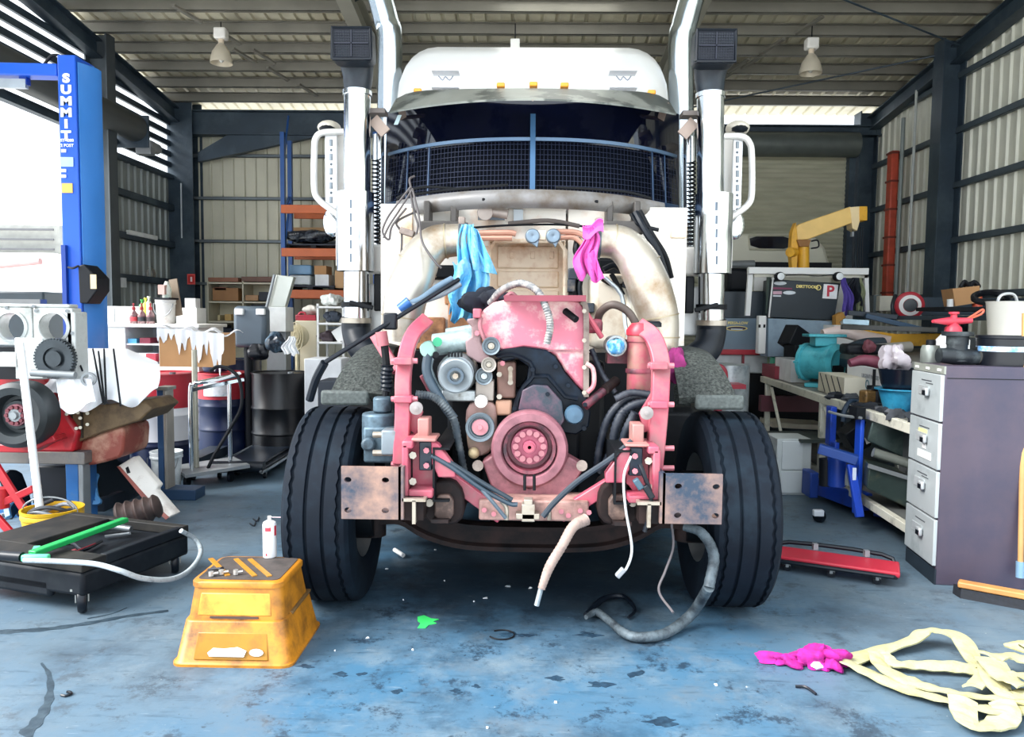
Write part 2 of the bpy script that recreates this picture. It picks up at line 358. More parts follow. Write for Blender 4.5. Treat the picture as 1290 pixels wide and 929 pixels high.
# closed roller door at the right of the back wall
def slats(mb,x0,x1,y,z0,z1,p=.075):
    vs = []; n = int((z1-z0)/p); fs = []
    for i in range(n):
        z = z0+i*p; vs += [(x0,y,z),(x1,y,z),(x0,y-.022,z+p*.5),(x1,y-.022,z+p*.5)]
    for i in range(2*n-1): fs.append((2*i,2*i+1,2*i+3,2*i+2))
    return mb.add(vs,fs)
d2 = struct('door_2', slats(MB(),1.9,5.35,YB-.05,0,4.45), mat('#b5b39c',.5,.1,.12,2,stretch=(1,1,6)))
struct('drum', MB().cyl((1.8,YB-.3,4.45),(5.4,YB-.3,4.45),.2,n=18), mat('#565c58',.5,.15), d2)
for x in (1.85,5.38): struct('guide', MB().box((x-.05,YB-.2,0),(x+.05,YB-.02,4.5)), steel, d2)
struct('haunch', MB().prism([(-4.95,YB-.3,4.54),(-5.45,YB-.3,4.25),(-5.45,YB-.3,4.1),(-3.4,YB-.3,4.54)],(0,.1,0)), steel, wb)
# roof
def roof(mb,x0,x1,y0,y1,pitch=.19,h=.028,cap=.06):
    n = int((x1-x0)/pitch); pr = []
    for i in range(n):
        s = x0+i*pitch; pr += [(s,0),(s+pitch-cap,0),(s+pitch-cap*.7,h),(s+pitch-cap*.3,h)]
    pr.append((x1,0)); vs = []
    for x,d in pr: vs += [(x,y0,zr(y0)+.02+d),(x,y1,zr(y1)+.02+d)]
    return mb.add(vs,[(2*i,2*i+2,2*i+3,2*i+1) for i in range(len(pr)-1)])
ROOF0 = 3.2
mbr = MB(); roof(mbr,XL-.3,-.35,ROOF0,YB+.3); roof(mbr,1.1,XR+.3,ROOF0,YB+.3); roof(mbr,-.35,1.1,ROOF0,7.6); roof(mbr,-.35,1.1,9.75,YB+.3)
cl = struct('ceiling', mbr, roofm)
struct('skylight_sheet', roof(MB(),-.35,1.1,7.6,9.75), translucent('#f4f1e6'), cl)
y = YB-.55
while y > ROOF0:
    z = zr(y)-.066
    mb = MB(); 
    for lo,hi in (((XL,y,z-.066),(XR,y+.006,z+.066)),((XL,y-.06,z+.06),(XR,y,z+.066)),((XL,y,z-.066),(XR,y+.06,z-.06)),((XL,y+.06,z-.066),(XR,y+.066,z-.05))): mb.box(lo,hi)
    struct('purlin', mb, purl, cl); y -= .56
for x in (XL+.12,-2.05,1.93,XR-.12):
    dk = abs(x)>5
    struct('rafter', ibeam(MB(),(x,ROOF0,zr(ROOF0)-(.29 if dk else .36)),(x,YB,zr(YB)-(.29 if dk else .36)),.24 if dk else .34,.17), steel if dk else mat('#8d8b80',.5,.2,.1,3), cl)
# fly braces and bridging between purlins
br = [(-4.3,9.4),(-4.0,10.5),(3.6,9.6),(3.2,10.6)]
for x,y in br:
    for k in range(3):
        ya = y+k*.56; struct('bridging', MB().bar((x+(-1 if x>0 else 1)*k*.28,ya,zr(ya)-.2),(x+(-1 if x>0 else 1)*(k*.28+.17),ya+.42,zr(ya+.42)-.2),.05,.03), purl, cl)
for a,b in (((-2.05,9.2,0),(1.9,6.0,0)),((2.0,8.2,0),(5.6,10.2,0)),((2.4,12.4,0),(5.6,10.4,0))):
    struct('brace_rod', MB().cyl((a[0],a[1],zr(a[1])-.25),(b[0],b[1],zr(b[1])-.25),.012,n=6), steel, cl)
# building across the yard, seen through the open side
nb = thing('neighbour_shed','pale shed across the yard seen through the open side','building',(-17,21,-.1))
obj('wall', MB().box((-30,20,-.1),(-12.45,24,3.15)), mat('#d4d4d0',.7), nb)
obj('roof', MB().prism([(-30.5,20.2,3.15),(-12.4,20.2,3.15),(-12.4,20.2,3.9),(-30.5,20.2,3.9)],(0,.2,0)), mat('#8f908c',.6), nb)
for i in range(3): obj('louvre', MB().bar((-30,20.1,3.25+.26*i),(-12.5,20.1,3.25+.26*i),.05,.05), mat('#55565a',.6), nb)
# ================================================================ the truck
white = mat('#eceae6',.35,0,.04,3,dirt='#c2ab93',amt=.16,dsc=2.5)
beige = mat('#eedcc4',.45,0,.06,5,dirt='#c08e66',amt=.26,dsc=4)
tan = mat('#b98258',.5,0,.15,8,dirt='#4d2f20',amt=.35,dsc=6)
pink = mat('#ae4a5e',.42,0,.14,8,dirt='#9a6468',amt=.4,dsc=7)
pinkd = mat('#8d3f4e',.5,0,.2,9,dirt='#352029',amt=.5,dsc=7)
pinkg = mat('#a56870',.5,0,.14,9,dirt='#69434a',amt=.45,dsc=7)
pinkl = mat('#c77c84',.4,0,.08,8,dirt='#efe0d4',amt=.28,dsc=4)
chrome = mat('#dfe5ea',.13,1.,.03,3)
steelp = mat('#b9b3a8',.34,.6,.08,4,dirt='#8a7050',amt=.32,dsc=3)
alu = mat('#b4bcc0',.38,.6,.12,9,dirt='#6a6a66',amt=.35,dsc=9)
cast = mat('#8d8078',.6,.2,.15,9,dirt='#5a4a44',amt=.4,dsc=8)
blk = mat('#05090f',.6,0,.25,8,dirt='#14171d',amt=.25,dsc=6,spec=.25)
rub = mat('#06111d',.75,0,.15,10,dirt='#14222d',amt=.3,dsc=5,spec=.22)
rubs = mat('#0a121c',.4,0,.15,8,spec=.35)
brown = mat('#2a1d1b',.7,0,.2,8,dirt='#0f0d10',amt=.45,dsc=6,spec=.25)
bluc = mat('#566c7a',.5,.3,.18,9,dirt='#29343c',amt=.45,dsc=7)
bolt_m = mat('#b9707a',.45,.1,.1,9)
zinc = mat('#a39b8f',.35,.5,.1,10,dirt='#7b6b5b',amt=.3,dsc=9)
hosem = mat('#6d6f72',.6,0,.2,30,dirt='#a5a19a',amt=.4,dsc=30)
rust = mat('#a3806e',.55,.1,.14,8,dirt='#26374a',amt=.6,dsc=5,soft=.16)
D = V((0,-1,0))
TC = P(668,600,4.2).x
T = thing('truck','white road truck with its hood off and a pink engine bared','truck',(TC,4.2,0))
def up(name, mb, mt, par=None, **k): return obj(name, mb, mt, par or T, **k)
def wheelish(px,py,Y,prof,n=28):
    """profile in (radius px, distance towards the viewer in m)"""
    return MB().lathe([(m(r,Y),h) for r,h in prof], P(px,py,Y), D, n)
def pxpoly(pts, Y, dep): return MB().prism([P(x,y,Y) for x,y in pts],(0,dep,0))
def sm(pts, k=3, closed=True):
    """round a pixel outline"""
    n = len(pts); o = []
    for i in range(n):
        a,b = V((*pts[i],0)),V((*pts[(i+1)%n],0)); o += [tuple((a.lerp(b,.22))[:2]), tuple((a.lerp(b,.78))[:2])]
    return o
# ---- wheels
def tyre(cx, inner):
    mb = MB(); r = .535; hw = .172; n = 96; xs = []
    gro = [(-.118,1),(-.042,0),(.042,0),(.118,1)]
    prof = [(-hw+.02,.30,0),(-hw,.36,0),(-hw-.006,.44,0),(-hw+.004,.505,0),(-hw+.022,r-.008,0)]
    for g,wv in gro: prof += [(g-.0095,r,wv),(g-.006,r-.016,wv),(g+.006,r-.016,wv),(g+.0095,r,wv)]
    prof += [(hw-.022,r-.008,0),(hw-.004,.505,0),(hw+.006,.44,0),(hw,.36,0),(hw-.02,.30,0)]
    vs = []
    for j in range(n):
        a = 2*pi*j/n; zg = .0045*(1 if j%2 else -1)
        for x,rr,wv in prof: vs.append((cx+x+(zg if wv else 0), 4.2+rr*math.cos(a), .535+rr*math.sin(a)))
    k = len(prof); mb.add(vs,[(j*k+i,j*k+i+1,((j+1)%n)*k+i+1,((j+1)%n)*k+i) for j in range(n) for i in range(k-1)])
    t = up('tyre', mb, rub, sharp=30)
    up('rim', MB().lathe([(.302,-.15),(.29,-.13),(.28,.0),(.29,.13),(.302,.15)],(cx,4.2,.535),(1,0,0),32,caps=False), mat('#8b8f92',.4,.6), t)
    up('hub', MB().lathe([(.0,-.14),(.14,-.14),(.2,-.08),(.285,-.06),(.285,.0),(.0,.02)],(cx,4.2,.535),(1 if inner>0 else -1,0,0),24), brown, t)
    up('brake_drum', MB().cyl((cx+inner*.03,4.2,.535),(cx+inner*.22,4.2,.535),.2,n=24), blk, t)
    return t
tyre(TC-1.075, 1); tyre(TC+1.075,-1)
# ---- axle, springs, rails
ax = MB(); Ya = 4.15
pts = [(TC-.86,Ya,.50),(TC-.7,Ya,.5),(TC-.55,Ya,.42),(TC-.35,Ya,.37),(TC,Ya,.36),(TC+.35,Ya,.37),(TC+.55,Ya,.42),(TC+.7,Ya,.5),(TC+.86,Ya,.5)]
pts = catmull(pts,4)
ax.sweep(pts,[(-.05,-.07),(.05,-.07),(.05,-.045),(.015,-.035),(.015,.035),(.05,.045),(.05,.07),(-.05,.07),(-.05,.045),(-.015,.035),(-.015,-.035),(-.05,-.045)])
up('axle_beam', ax, brown)
for s in (-1,1):
    up('kingpin', MB().cyl((TC+s*.86,4.15,.36),(TC+s*.86,4.15,.68),.06), brown)
    rl = MB(); x = TC+s*.43
    rl.prism([(x-.04,3.55,.70),(x+.04,3.55,.70),(x+.04,3.55,.71),(x-.03,3.55,.71),(x-.03,3.55,.95),(x+.04,3.55,.95),(x+.04,3.55,.96),(x-.04,3.55,.96)],(0,6.5,0)); up('frame_rail', rl, blk)
    lf = MB()
    for i in range(4): lf.sweep(catmull([(x,3.5+.08*i,.62-.02*i),(x,4.2,.52-.02*i),(x,4.9-.08*i,.62-.02*i)],4),[(-.04,-.008),(.04,-.008),(.04,.008),(-.04,.008)])
    up('leaf_spring', lf, brown)
    sx = 559 if s<0 else 779
    sh = MB().prism([P(a,b,3.62) for a,b in sm([(sx-24,618),(sx-10,606),(sx+12,605),(sx+25,622),(sx+26,652),(sx+14,662),(sx-16,662),(sx-27,648)])],(0,.25,0))
    h = up('spring_hanger', sh, brown, bevel=.012)
    up('shackle', MB().prism([P(a,b,3.585) for a,b in sm([(sx-12,624),(sx+12,624),(sx+12,657),(sx-12,657)])],(0,.05,0)), mat('#4d3c36',.6,0,.2,9,dirt='#8c7266',amt=.25,dsc=9), h, bevel=.008)
    up('hanger_pin', MB().cyl(P(sx-22*-s-s*4,634,3.6),P(sx-22*-s-s*4,634,3.7),m(5,3.6)), zinc, h)
# chassis, gearbox and tanks, added behind the engine to block light under the truck
up('gearbox', MB().box((TC-.32,4.9,.45),(TC+.32,6.6,1.1)), blk, bevel=.05)
up('rear_axle', MB().box((TC-1.1,9.2,.35),(TC+1.1,9.6,.75)), blk, bevel=.05)
for s in (-1,1):
    up('fuel_tank', MB().cyl((TC+s*.85,5.75,.62),(TC+s*.85,7.6,.62),.34,n=28), mat('#8e979c',.3,.8,.05,4))
    for yy in (8.9,10.1): up('tyre', MB().lathe([(.3,-.15),(.5,-.14),(.52,-.1),(.52,.1),(.5,.14),(.3,.15)],(TC+s*1.0,yy,.52),(1,0,0),28,caps=False), rub)
up('oil_sump', MB().box((TC-.24,4.35,.36),(TC+.24,5.2,.6)), blk, bevel=.04)  # low dark sump added to close off light beneath the engine
for s in (-1,1): up('side_light_block', MB().box((TC+s*.98-.24,4.85,.3),(TC+s*.98+.24,5.7,.98)), blk, bevel=.02)  # skirt boxes added behind the front wheels to cut light from the sides
up('chassis_box', MB().box((TC-.55,5.0,.55),(TC+.55,10.8,.95)), blk)  # dark belly box added for the shade under the truck
# ---- bumper brackets
def bracket(x0,x1,y0,y1,s):
    Y = 3.45; a = P(x0,y1,Y); b = P(x1,y1,Y); c = P(x0,y0,Y); L_ = b.x-a.x; h = c.z-a.z
    mb = MB().hole_plate(a,(1,0,0),(0,0,1),(0,.018,0),[0,L_*.22,L_*.44,L_*.66,L_*.88] if 0 else [0,L_*.5,L_],[0,h*.5,h],.0)
    mb = MB(); hx = [.11,.74] if s<0 else [.26,.9]; hz = [.17,.75]; e = .13
    # strips of plate between cells that carry a hole
    cells_x = [0]; 
    for q in hx: cells_x += [max(0,q-.11),min(1,q+.11)]
    cells_x += [1]; cells_z = [0]
    for q in hz: cells_z += [max(0,q-.14),min(1,q+.14)]
    cells_z += [1]
    for i in range(len(cells_x)-1):
        for j in range(len(cells_z)-1):
            u0,u1,v0,v1 = cells_x[i],cells_x[i+1],cells_z[j],cells_z[j+1]
            if u1-u0 < .005 or v1-v0 < .005: continue
            if i in (1,3) and j in (1,3): mb.hole_plate(a,(1,0,0),(0,0,1),(0,.018,0),[u0*L_,u1*L_],[v0*h,v1*h],.017)
            else: mb.box((a.x+u0*L_,Y,a.z+v0*h),(a.x+u1*L_,Y+.018,a.z+v1*h))
    p = up('bumper_bracket', mb, rust)
    q = MB(); xi = b.x if s<0 else a.x
    q.box((xi-.012,Y,a.z),(xi+.012,Y+.35,c.z)); q.box((a.x,Y+.018,a.z),(b.x,Y+.3,a.z+.012))
    up('bracket_web', q, rust, p)
    q = MB().box((xi+(.005 if s<0 else -.10),Y+.03,a.z-.01),(xi+(.10 if s<0 else -.005),Y+.2,a.z+.1)); up('tow_block', q, brown, p)
    q = MB(); xx = xi+(.06 if s<0 else -.06); q.box((xx-.055,Y+.0,a.z+.085),(xx+.055,Y+.22,a.z+.1)); q.box((xx-.008,Y+.0,a.z-.02),(xx+.008,Y+.22,a.z+.09)); up('tee_bar', q, zinc, p)
bracket(430,505,588,654,-1); bracket(834,909,597,660,1)
# ---- pink horns (frame ends) with the two-bolt black plates
for s in (-1,1):
    Y = 3.5; c = 525 if s<0 else 812; dy = 0 if s<0 else 7
    f = lambda x: c+(x-525)*(1 if s<0 else -1)
    hm = MB()
    for x0,x1,y0,y1,dd in ((506,514,560,628,.3),(514,545,618,628,.3),(506,520,556,566,.25)): 
        a = P(f(x0),y1+dy,Y); b = P(f(x1),y0+dy,Y); hm.box((min(a.x,b.x),Y,a.z),(max(a.x,b.x),Y+dd,b.z))
    a = P(f(514),626+dy,Y+.12); b = P(f(548),552+dy,Y+.12); hm.box((min(a.x,b.x),Y+.12,a.z),(max(a.x,b.x),Y+.2,b.z))
    h = up('frame_horn', hm, pink, bevel=.008)
    a = P(f(528),593+dy,Y+.08); b = P(f(544),557+dy,Y+.08)
    up('bolt_plate', MB().box((min(a.x,b.x),Y+.08,a.z),(max(a.x,b.x),Y+.12,b.z)), mat('#1c2c3c',.4,.2,.2,9), h, bevel=.004)
    for by in (568,587): up('bolt', MB().cyl(P(f(537),by+dy,Y+.085),P(f(537),by+dy,Y+.05),m(4,Y),n=6), bolt_m, h)
    for bx,by in ((520,574),(520,607)): up('bolt', MB().cyl(P(f(bx),by+dy,Y+.12),P(f(bx),by+dy,Y+.02),m(5,Y),n=6), zinc, h)
    up('rod', MB().cyl(P(f(518.5),578+dy,Y+.1),P(f(518.5),602+dy,Y+.1),m(1.5,Y),n=6), blk, h)
    g = pxpoly([(f(x),y+dy) for x,y in ((543,556),(552,560),(574,590),(574,602),(552,602),(544,585))],3.56,.06)
    up('gusset', g, pink, h, bevel=.006)
    g = MB(); a = P(f(526),555+dy,3.6); b = P(f(540),528+dy,3.6); g.box((min(a.x,b.x),3.6,a.z),(max(a.x,b.x),3.72,b.z)); a = P(f(518),557+dy,3.52); b = P(f(549),553+dy,3.52); g.box((min(a.x,b.x),3.52,a.z),(max(a.x,b.x),3.7,b.z))
    up('mount_block', g, mat('#a86f6a',.5,0,.15,9,dirt='#7d716c',amt=.35,dsc=8), h, bevel=.006)
    # diagonal brace down to the cross member
    up('brace', MB().bar(P(f(560),598+dy,3.7),P(f(632),651-dy*.2,3.72),.07,.05,(0,-1,0)), pink, h, bevel=.006)
# cross member
cmb = MB(); a = P(603,656,3.66); b = P(742,632,3.66); cmb.box((a.x,3.66,a.z),(b.x,3.86,b.z))
cm = up('crossmember', cmb, mat('#b58d84',.5,0,.12,8,dirt='#6f524c',amt=.4,dsc=8), bevel=.01)
for x,y in ((610,643),(622,648),(707,645),(716,650),(731,644),(742,646)): up('bolt', MB().cyl(P(x,y,3.66),P(x,y,3.64),m(3.5,3.66),n=6), bolt_m, cm)
vb = MB()
for x0,x1,y0,y1 in ((657,674,636,658),(650,680,648,655),(660,671,630,637)):
    a = P(x0,y1,3.6); b = P(x1,y0,3.6); vb.box((a.x,3.6,a.z),(b.x,3.66,b.z))
up('valve_block', vb, zinc, cm, bevel=.004)
for x in (638,692): up('fitting', MB().tube([P(x-6 if x<660 else x+6,632,3.63),P(x,640,3.62),P(x,655,3.62)],.012,8,3), zinc, cm)
# trunnion arms under the crank
ta = pxpoly([(607,583),(622,573),(640,602),(667,617),(695,603),(716,575),(738,588),(722,612),(702,628),(640,631),(618,612)],3.8,.12)
ta_o = up('engine_cradle', ta, pinkg, bevel=.01)
for x in (602,733): up('cradle_ear', MB().cyl(P(x,587,3.8),P(x,587,3.72),m(7,3.8)), cast, ta_o)
for x in (661,673): up('stud', MB().cyl(P(x,618,3.66),P(x,598,3.66),m(2,3.66),n=8), blk, ta_o)
# ---- hood supports: curved pink arms
def arm(pts, Y, wd, th):
    p = catmull([P(x,y,yy) for x,y,yy in pts],6); return MB().sweep(p,[(-wd/2,-th/2),(wd/2,-th/2),(wd/2,th/2),(-wd/2,th/2)],(0,1,0))
aL = up('hood_support', arm([(537,404,3.95),(521,421,3.85),(512,446,3.78),(508,480,3.72),(508,520,3.7),(505,585,3.68)],3.7,.075,.06), pink, bevel=.006)
aR = up('hood_support', arm([(806,412,3.95),(822,425,3.85),(831,450,3.78),(832,480,3.72),(829,530,3.7),(822,600,3.68)],3.7,.085,.06), pink, bevel=.006)
for o_,x,ys in ((aL,508,(455,503,560,585)),(aR,831,(461,510,565,590))):
    for y in ys:
        up('cross_bolt', MB().cyl(P(x-15,y,3.68),P(x+18,y,3.68),m(3.5,3.68),n=8), bolt_m, o_)
        if y < 520: a = P(x-12,y+5,3.66); b = P(x+11,y-4,3.66); up('clamp_plate', MB().box((a.x,3.655,a.z),(b.x,3.72,b.z)), pink, o_, bevel=.006)
for o_,x,y in ((aL,525,514),(aR,814,520)):
    q = up('washer', wheelish(x,y,3.66,[(0,.0),(8,0),(8.5,.02),(3,.024),(3,.03),(0,.032)],20), mat('#8b8584',.5,.2,.1,20), o_)
up('inner_brace', MB().bar(P(470,418,4.2),P(500,468,4.1),.06,.04,(0,-1,0)), pink, aL, bevel=.006); up('inner_brace', MB().bar(P(536,470,4.05),P(552,500,4.05),.07,.05,(0,-1,0)), pinkd, aL, bevel=.006)
# ear gussets on the arms
up('ear', pxpoly([(520,500),(532,520),(524,548),(514,540)],3.72,.04), pink, aL); up('ear', pxpoly([(822,495),(806,522),(812,545),(824,540)],3.72,.04), pink, aR)
# steering box and its bolts
sb = MB(); sb.cyl(P(478,520,3.85),P(478,560,3.85),m(22,3.85),n=18); a = P(456,585,3.72); b = P(498,540,3.72); sb.box((a.x,3.75,a.z),(b.x,3.95,b.z)); sb.cyl(P(482,500,3.85),P(482,520,3.85),m(12,3.85)); sb.cyl(P(464,560,3.75),P(464,560,3.70),m(9,3.75))
st = up('steering_box', sb, bluc, bevel=.012)
a = P(481,573,3.68); b = P(500,542,3.68); up('bracket', MB().box((a.x,3.66,a.z),(b.x,3.8,b.z)), mat('#7e8b93',.45,.3,.1,9,dirt='#6a5652',amt=.35,dsc=9), st, bevel=.008)
for y in (548,571): up('bolt', MB().cyl(P(470,y,3.68),P(496,y,3.68),m(4,3.68),n=8), zinc, st)
# shock with boot
sk = MB().tube([P(484,432,3.9),P(488,470,3.9),P(485,505,3.88)],[.02,.02,.016],8); sk_o = up('steering_shaft', sk, blk)
up('boot', MB().tube([P(488,460,3.9),P(488,466,3.9),P(487,471,3.9),P(487,476,3.9),P(487,481,3.9),P(487,487,3.9),P(486,492,3.9)],.034,12,2,rib=.8), rubs, sk_o)
up('joint', MB().tube([P(480,418,3.9),P(483,436,3.9)],.03,10), pink, sk_o)
# ---- engine
E_ = up('engine', MB().box((TC-.46,4.12,.55),(TC+.40,5.2,1.35)), blk, bevel=.03)
e = MB(); e.box((TC-.27,4.0,.6),(TC+.26,4.2,1.2)); up('front_gear_case', e, blk, E_, bevel=.02)
# big pink head cover
hc = pxpoly([(604,396),(611,389),(622,381),(640,377),(700,376),(730,379),(739,392),(742,440),(741,500),(727,486),(712,468),(700,448),(686,441),(660,438),(634,443),(622,436),(610,424),(605,410)],3.93,.35)
hc_o = up('rocker_cover', hc, mat('#c0677a',.4,0,.12,6,dirt='#d9c0b8',amt=.3,dsc=6,soft=.08), E_, bevel=.012)
up('cover_flange', MB().tube([P(606,400,3.9),P(605,412,3.9),P(612,430,3.9),P(620,436,3.9)],.012,6,3), pinkg, hc_o)
fl = MB().sweep(catmull([P(733,380,3.92),P(738,396,3.92),P(738,500,3.92)],4),[(-.014,-.02),(.014,-.02),(.014,.02),(-.014,.02)],(0,1,0)); fo = up('cover_rim', fl, cast, hc_o)
for y in (392,429,463,495): up('bolt', MB().cyl(P(736,y,3.89),P(736,y,3.87),m(3,3.9),n=6), zinc, fo)
up('cover_gasket', MB().bar(P(636,377,3.98),P(735,377,3.98),.35,.03), mat('#7d3443',.5), hc_o)
up('sensor', MB().tube([P(712,392,3.92),P(726,403,3.86)],.018,10), blk, hc_o)
up('crease', MB().bar(P(690,442,3.925),P(732,442,3.925),.01,.008,(0,-1,0)), pinkg, hc_o)
# black timing cover with rim
tcv = [(620,446),(634,440),(660,437),(688,441),(700,450),(712,470),(728,488),(740,502),(744,520),(742,538),(726,548),(708,546),(650,552),(640,540),(646,512),(652,495),(664,478),(666,462),(652,452),(634,456)]
tm = mat('#08111c',.45,.1,.2,9,dirt='#152434',amt=.3,dsc=7,spec=.2)
t_o = up('timing_cover', pxpoly(tcv,3.9,.2), tm, E_, bevel=.008)
rp_ = catmull([P(x,y,3.89) for x,y in ((626,450),(645,447),(668,457),(672,474),(660,487),(652,505),(650,525))],2); up('cover_rib', MB().tube(rp_,.011,6), tm, t_o)
rp_ = [P(x,y,3.89) for x,y in ((672,474),(690,474),(712,500),(728,503))]; up('cover_rib', MB().tube(rp_,.011,6), tm, t_o)
up('inspection_cover', pxpoly([(652,520),(658,492),(672,485),(690,486),(708,506),(712,530),(700,548),(655,545)],3.87,.06), mat('#6a4757',.45,.1,.2,9,dirt='#26333f',amt=.55,dsc=8), t_o, bevel=.006)
for x,y in ((671,466),(700,462),(716,486),(737,510),(736,540),(690,497),(648,515)): up('bolt', MB().cyl(P(x,y,3.9),P(x,y,3.86),m(3,3.9),n=6), tm, t_o)
# crank damper
dmp = wheelish(667,563,3.86,[(0,.02),(32,.02),(34,.08),(36,.1),(45,.1),(48,.085),(48,.0),(44,-.03)],48)
dm = up('crank_damper', dmp, mat('#93606a',.55,.05,.14,9,dirt='#6d444d',amt=.45,dsc=7), E_)
up('damper_hub', wheelish(667,563,3.80,[(0,.02),(8,.02),(9,.0),(23,.0),(24,-.02),(24,-.06)],36), mat('#a8546a',.5,0,.12,9), dm)
up('damper_ring', wheelish(667,563,3.82,[(28,-.06),(29,.045),(33,.05),(34.5,.03),(34.5,-.05)],40), pinkd, dm)
for i in range(12):
    a = 2*pi*i/12; up('hub_bolt', MB().cyl(P(667+17.5*math.cos(a),563+17.5*math.sin(a),3.81),P(667+17.5*math.cos(a),563+17.5*math.sin(a),3.775),m(4,3.8),n=8), mat('#9a6068',.5), dm)
up('centre_bolt', wheelish(667,563,3.79,[(0,.01),(2.5,.01),(2.5,.03),(6,.03),(6,0)],12), pink, dm)
# belt pulleys
def pulley(name,x,y,Y,r,mt_,hubm,hub=.4):
    o = up(name, wheelish(x,y,Y,[(0,.0),(r*hub,.0),(r*hub*1.1,.012),(r*.75,.012),(r*.8,.03),(r*.97,.034),(r,.03),(r*.93,.018),(r,.004),(r*.9,-.03)],30), mt_, E_)
    up('pulley_hub', wheelish(x,y,Y-.001,[(0,.03),(r*.16,.03),(r*.17,.018),(r*hub*.9,.016),(r*hub*.9,.0)],16), hubm, o); return o
gp = mat('#66727a',.5,.3,.1,9)
pulley('idler_pulley',619,436,3.86,11.5,gp,zinc); pulley('idler_pulley',616,459.5,3.86,9.5,mat('#a09a92',.5,.3),zinc); pulley('tensioner_pulley',610,474,3.9,11,gp,alu)
pulley('water_pump_pulley',605,538,3.84,18.5,gp,mat('#c58088',.5),.62)
alt = wheelish(576,470,3.98,[(0,.06),(22,.06),(25,.03),(26,-.1),(22,-.2)],28); al = up('alternator', alt, alu, E_)
up('alternator_pulley', wheelish(574.5,473.5,3.88,[(0,.03),(6,.03),(8,.035),(10,.035),(10,.015),(20,.035),(22,.03),(22,.0),(19,-.05)],36), mat('#8e979c',.45,.35,.08,9), al)
up('pulley_ring', wheelish(574.5,473.5,3.86,[(7,.0),(7,.04),(10.5,.04),(10.5,.0)],24), mat('#4c5a66',.4,.4), al); up('pulley_nut', wheelish(574.5,473.5,3.86,[(0,.04),(4,.04),(4.5,0)],6), zinc, al)
for i in range(5): a = P(564+4*i,447,3.9); up('vent', MB().box((a.x,3.895,a.z-.012),(a.x+.01,3.92,a.z+.012)), blk, al)
a = P(556,506,3.95); b = P(600,492,3.95); up('alternator_mount', MB().box((a.x,3.95,a.z),(b.x,4.1,b.z)), alu, al, bevel=.008)
cp = MB(); cp.tube([P(546,435,4.05),P(600,428,4.05)],m(14,4.05),16); cp.tube([P(562,420,4.1),P(600,414,4.1)],m(6,4.1),10)
ac = up('compressor', cp, mat('#a9bdbf',.4,.3,.12,9,dirt='#5e6d6e',amt=.3,dsc=9), E_, bevel=.004)
up('compressor_guard', pxpoly(sm([(528,436),(537,429),(546,432),(549,446),(538,452),(530,447)]),3.9,.08), mat('#a6d0c4',.5,0,.1,9), ac, bevel=.006)
up('green_cap', MB().cyl(P(551,431,3.96),P(551,431,3.88),m(6,3.9)), mat('#2d9a70',.45), ac); up('port', MB().cyl(P(549,447,3.9),P(549,447,3.86),m(4,3.9)), blk, ac)
up('pipe', MB().tube([P(543,452,3.97),P(541,465,3.95),P(548,482,3.95),P(556,492,3.97)],m(4,3.95),8,4), mat('#a3b5bd',.4,.4), ac)
bk = pxpoly([(588,402),(606,400),(606,430),(612,446),(620,452),(618,462),(600,456),(588,448),(586,430),(594,424),(594,412),(588,406)],3.94,.08)
bo = up('bracket_plate', bk, mat('#8f777a',.55,.1,.12,9,dirt='#6b5452',amt=.4,dsc=8), E_, bevel=.008)
for x,y in ((601,420),(633,458)): up('bolt', MB().cyl(P(x,y,3.94),P(x,y,3.9),m(3.5,3.94),n=6), bolt_m, bo)
a = P(596,401,3.9); b = P(606,389,3.9); up('lug', MB().box((a.x,3.88,a.z),(b.x,3.98,b.z)), pink, bo, bevel=.006)
a = P(599,505,3.92); b = P(622,480,3.92); up('bracket_foot', MB().box((a.x,3.92,a.z),(b.x,4.05,b.z)), mat('#a39a92',.5,.2,.1,9), bo, bevel=.006)
wp = pxpoly(sm([(586,520),(592,508),(618,506),(626,515),(625,560),(612,575),(592,575),(588,558)]),3.9,.15); wo = up('water_pump', wp, mat('#9c7a74',.55,.1,.15,9,dirt='#7a6a5c',amt=.4,dsc=8), E_, bevel=.012)
up('sender', wheelish(606,506,3.88,[(0,.02),(3,.03),(3.5,.015),(8,.012),(8.5,-.02)],18), mat('#d9d7d0',.5), wo)
up('bleed_plug', MB().ball(P(597,571,3.88),.03), mat('#c9b58e',.5,.1,.15,9), wo)
a = P(624,524,3.93); b = P(645,505,3.93); up('rect_port', MB().box((a.x,3.93,a.z),(b.x,4.03,b.z)), mat('#c79a80',.5), wo, bevel=.012)
th = MB(); a = P(626,502,3.96); b = P(650,456,3.96); th.box((a.x,3.96,a.z),(b.x,4.1,b.z)); th_o = up('thermostat_block', th, mat('#7d5f56',.6,.1,.2,9), E_, bevel=.01)
for x,y in ((629,472),(643,465),(643,482),(629,500)): up('bolt', MB().cyl(P(x,y,3.96),P(x,y,3.91),m(3.5,3.96),n=8), zinc, th_o)
up('clamp_link', MB().bar(P(643,465,3.92),P(643,482,3.92),.02,.015,(0,-1,0)), zinc, th_o)
up('breather_cap', wheelish(723,522,3.86,[(0,.05),(10,.045),(12,.03),(12,0)],20), mat('#3a5569',.4,.1,.2,9), E_)
up('dipstick_tube', MB().tube([P(737,512,3.88),P(766,488,3.95)],m(5.5,3.9),12), pinkd, E_); up('tube_sleeve', MB().tube([P(762,491,3.92),P(776,480,4.0)],m(6.5,3.9),12), brown, E_)
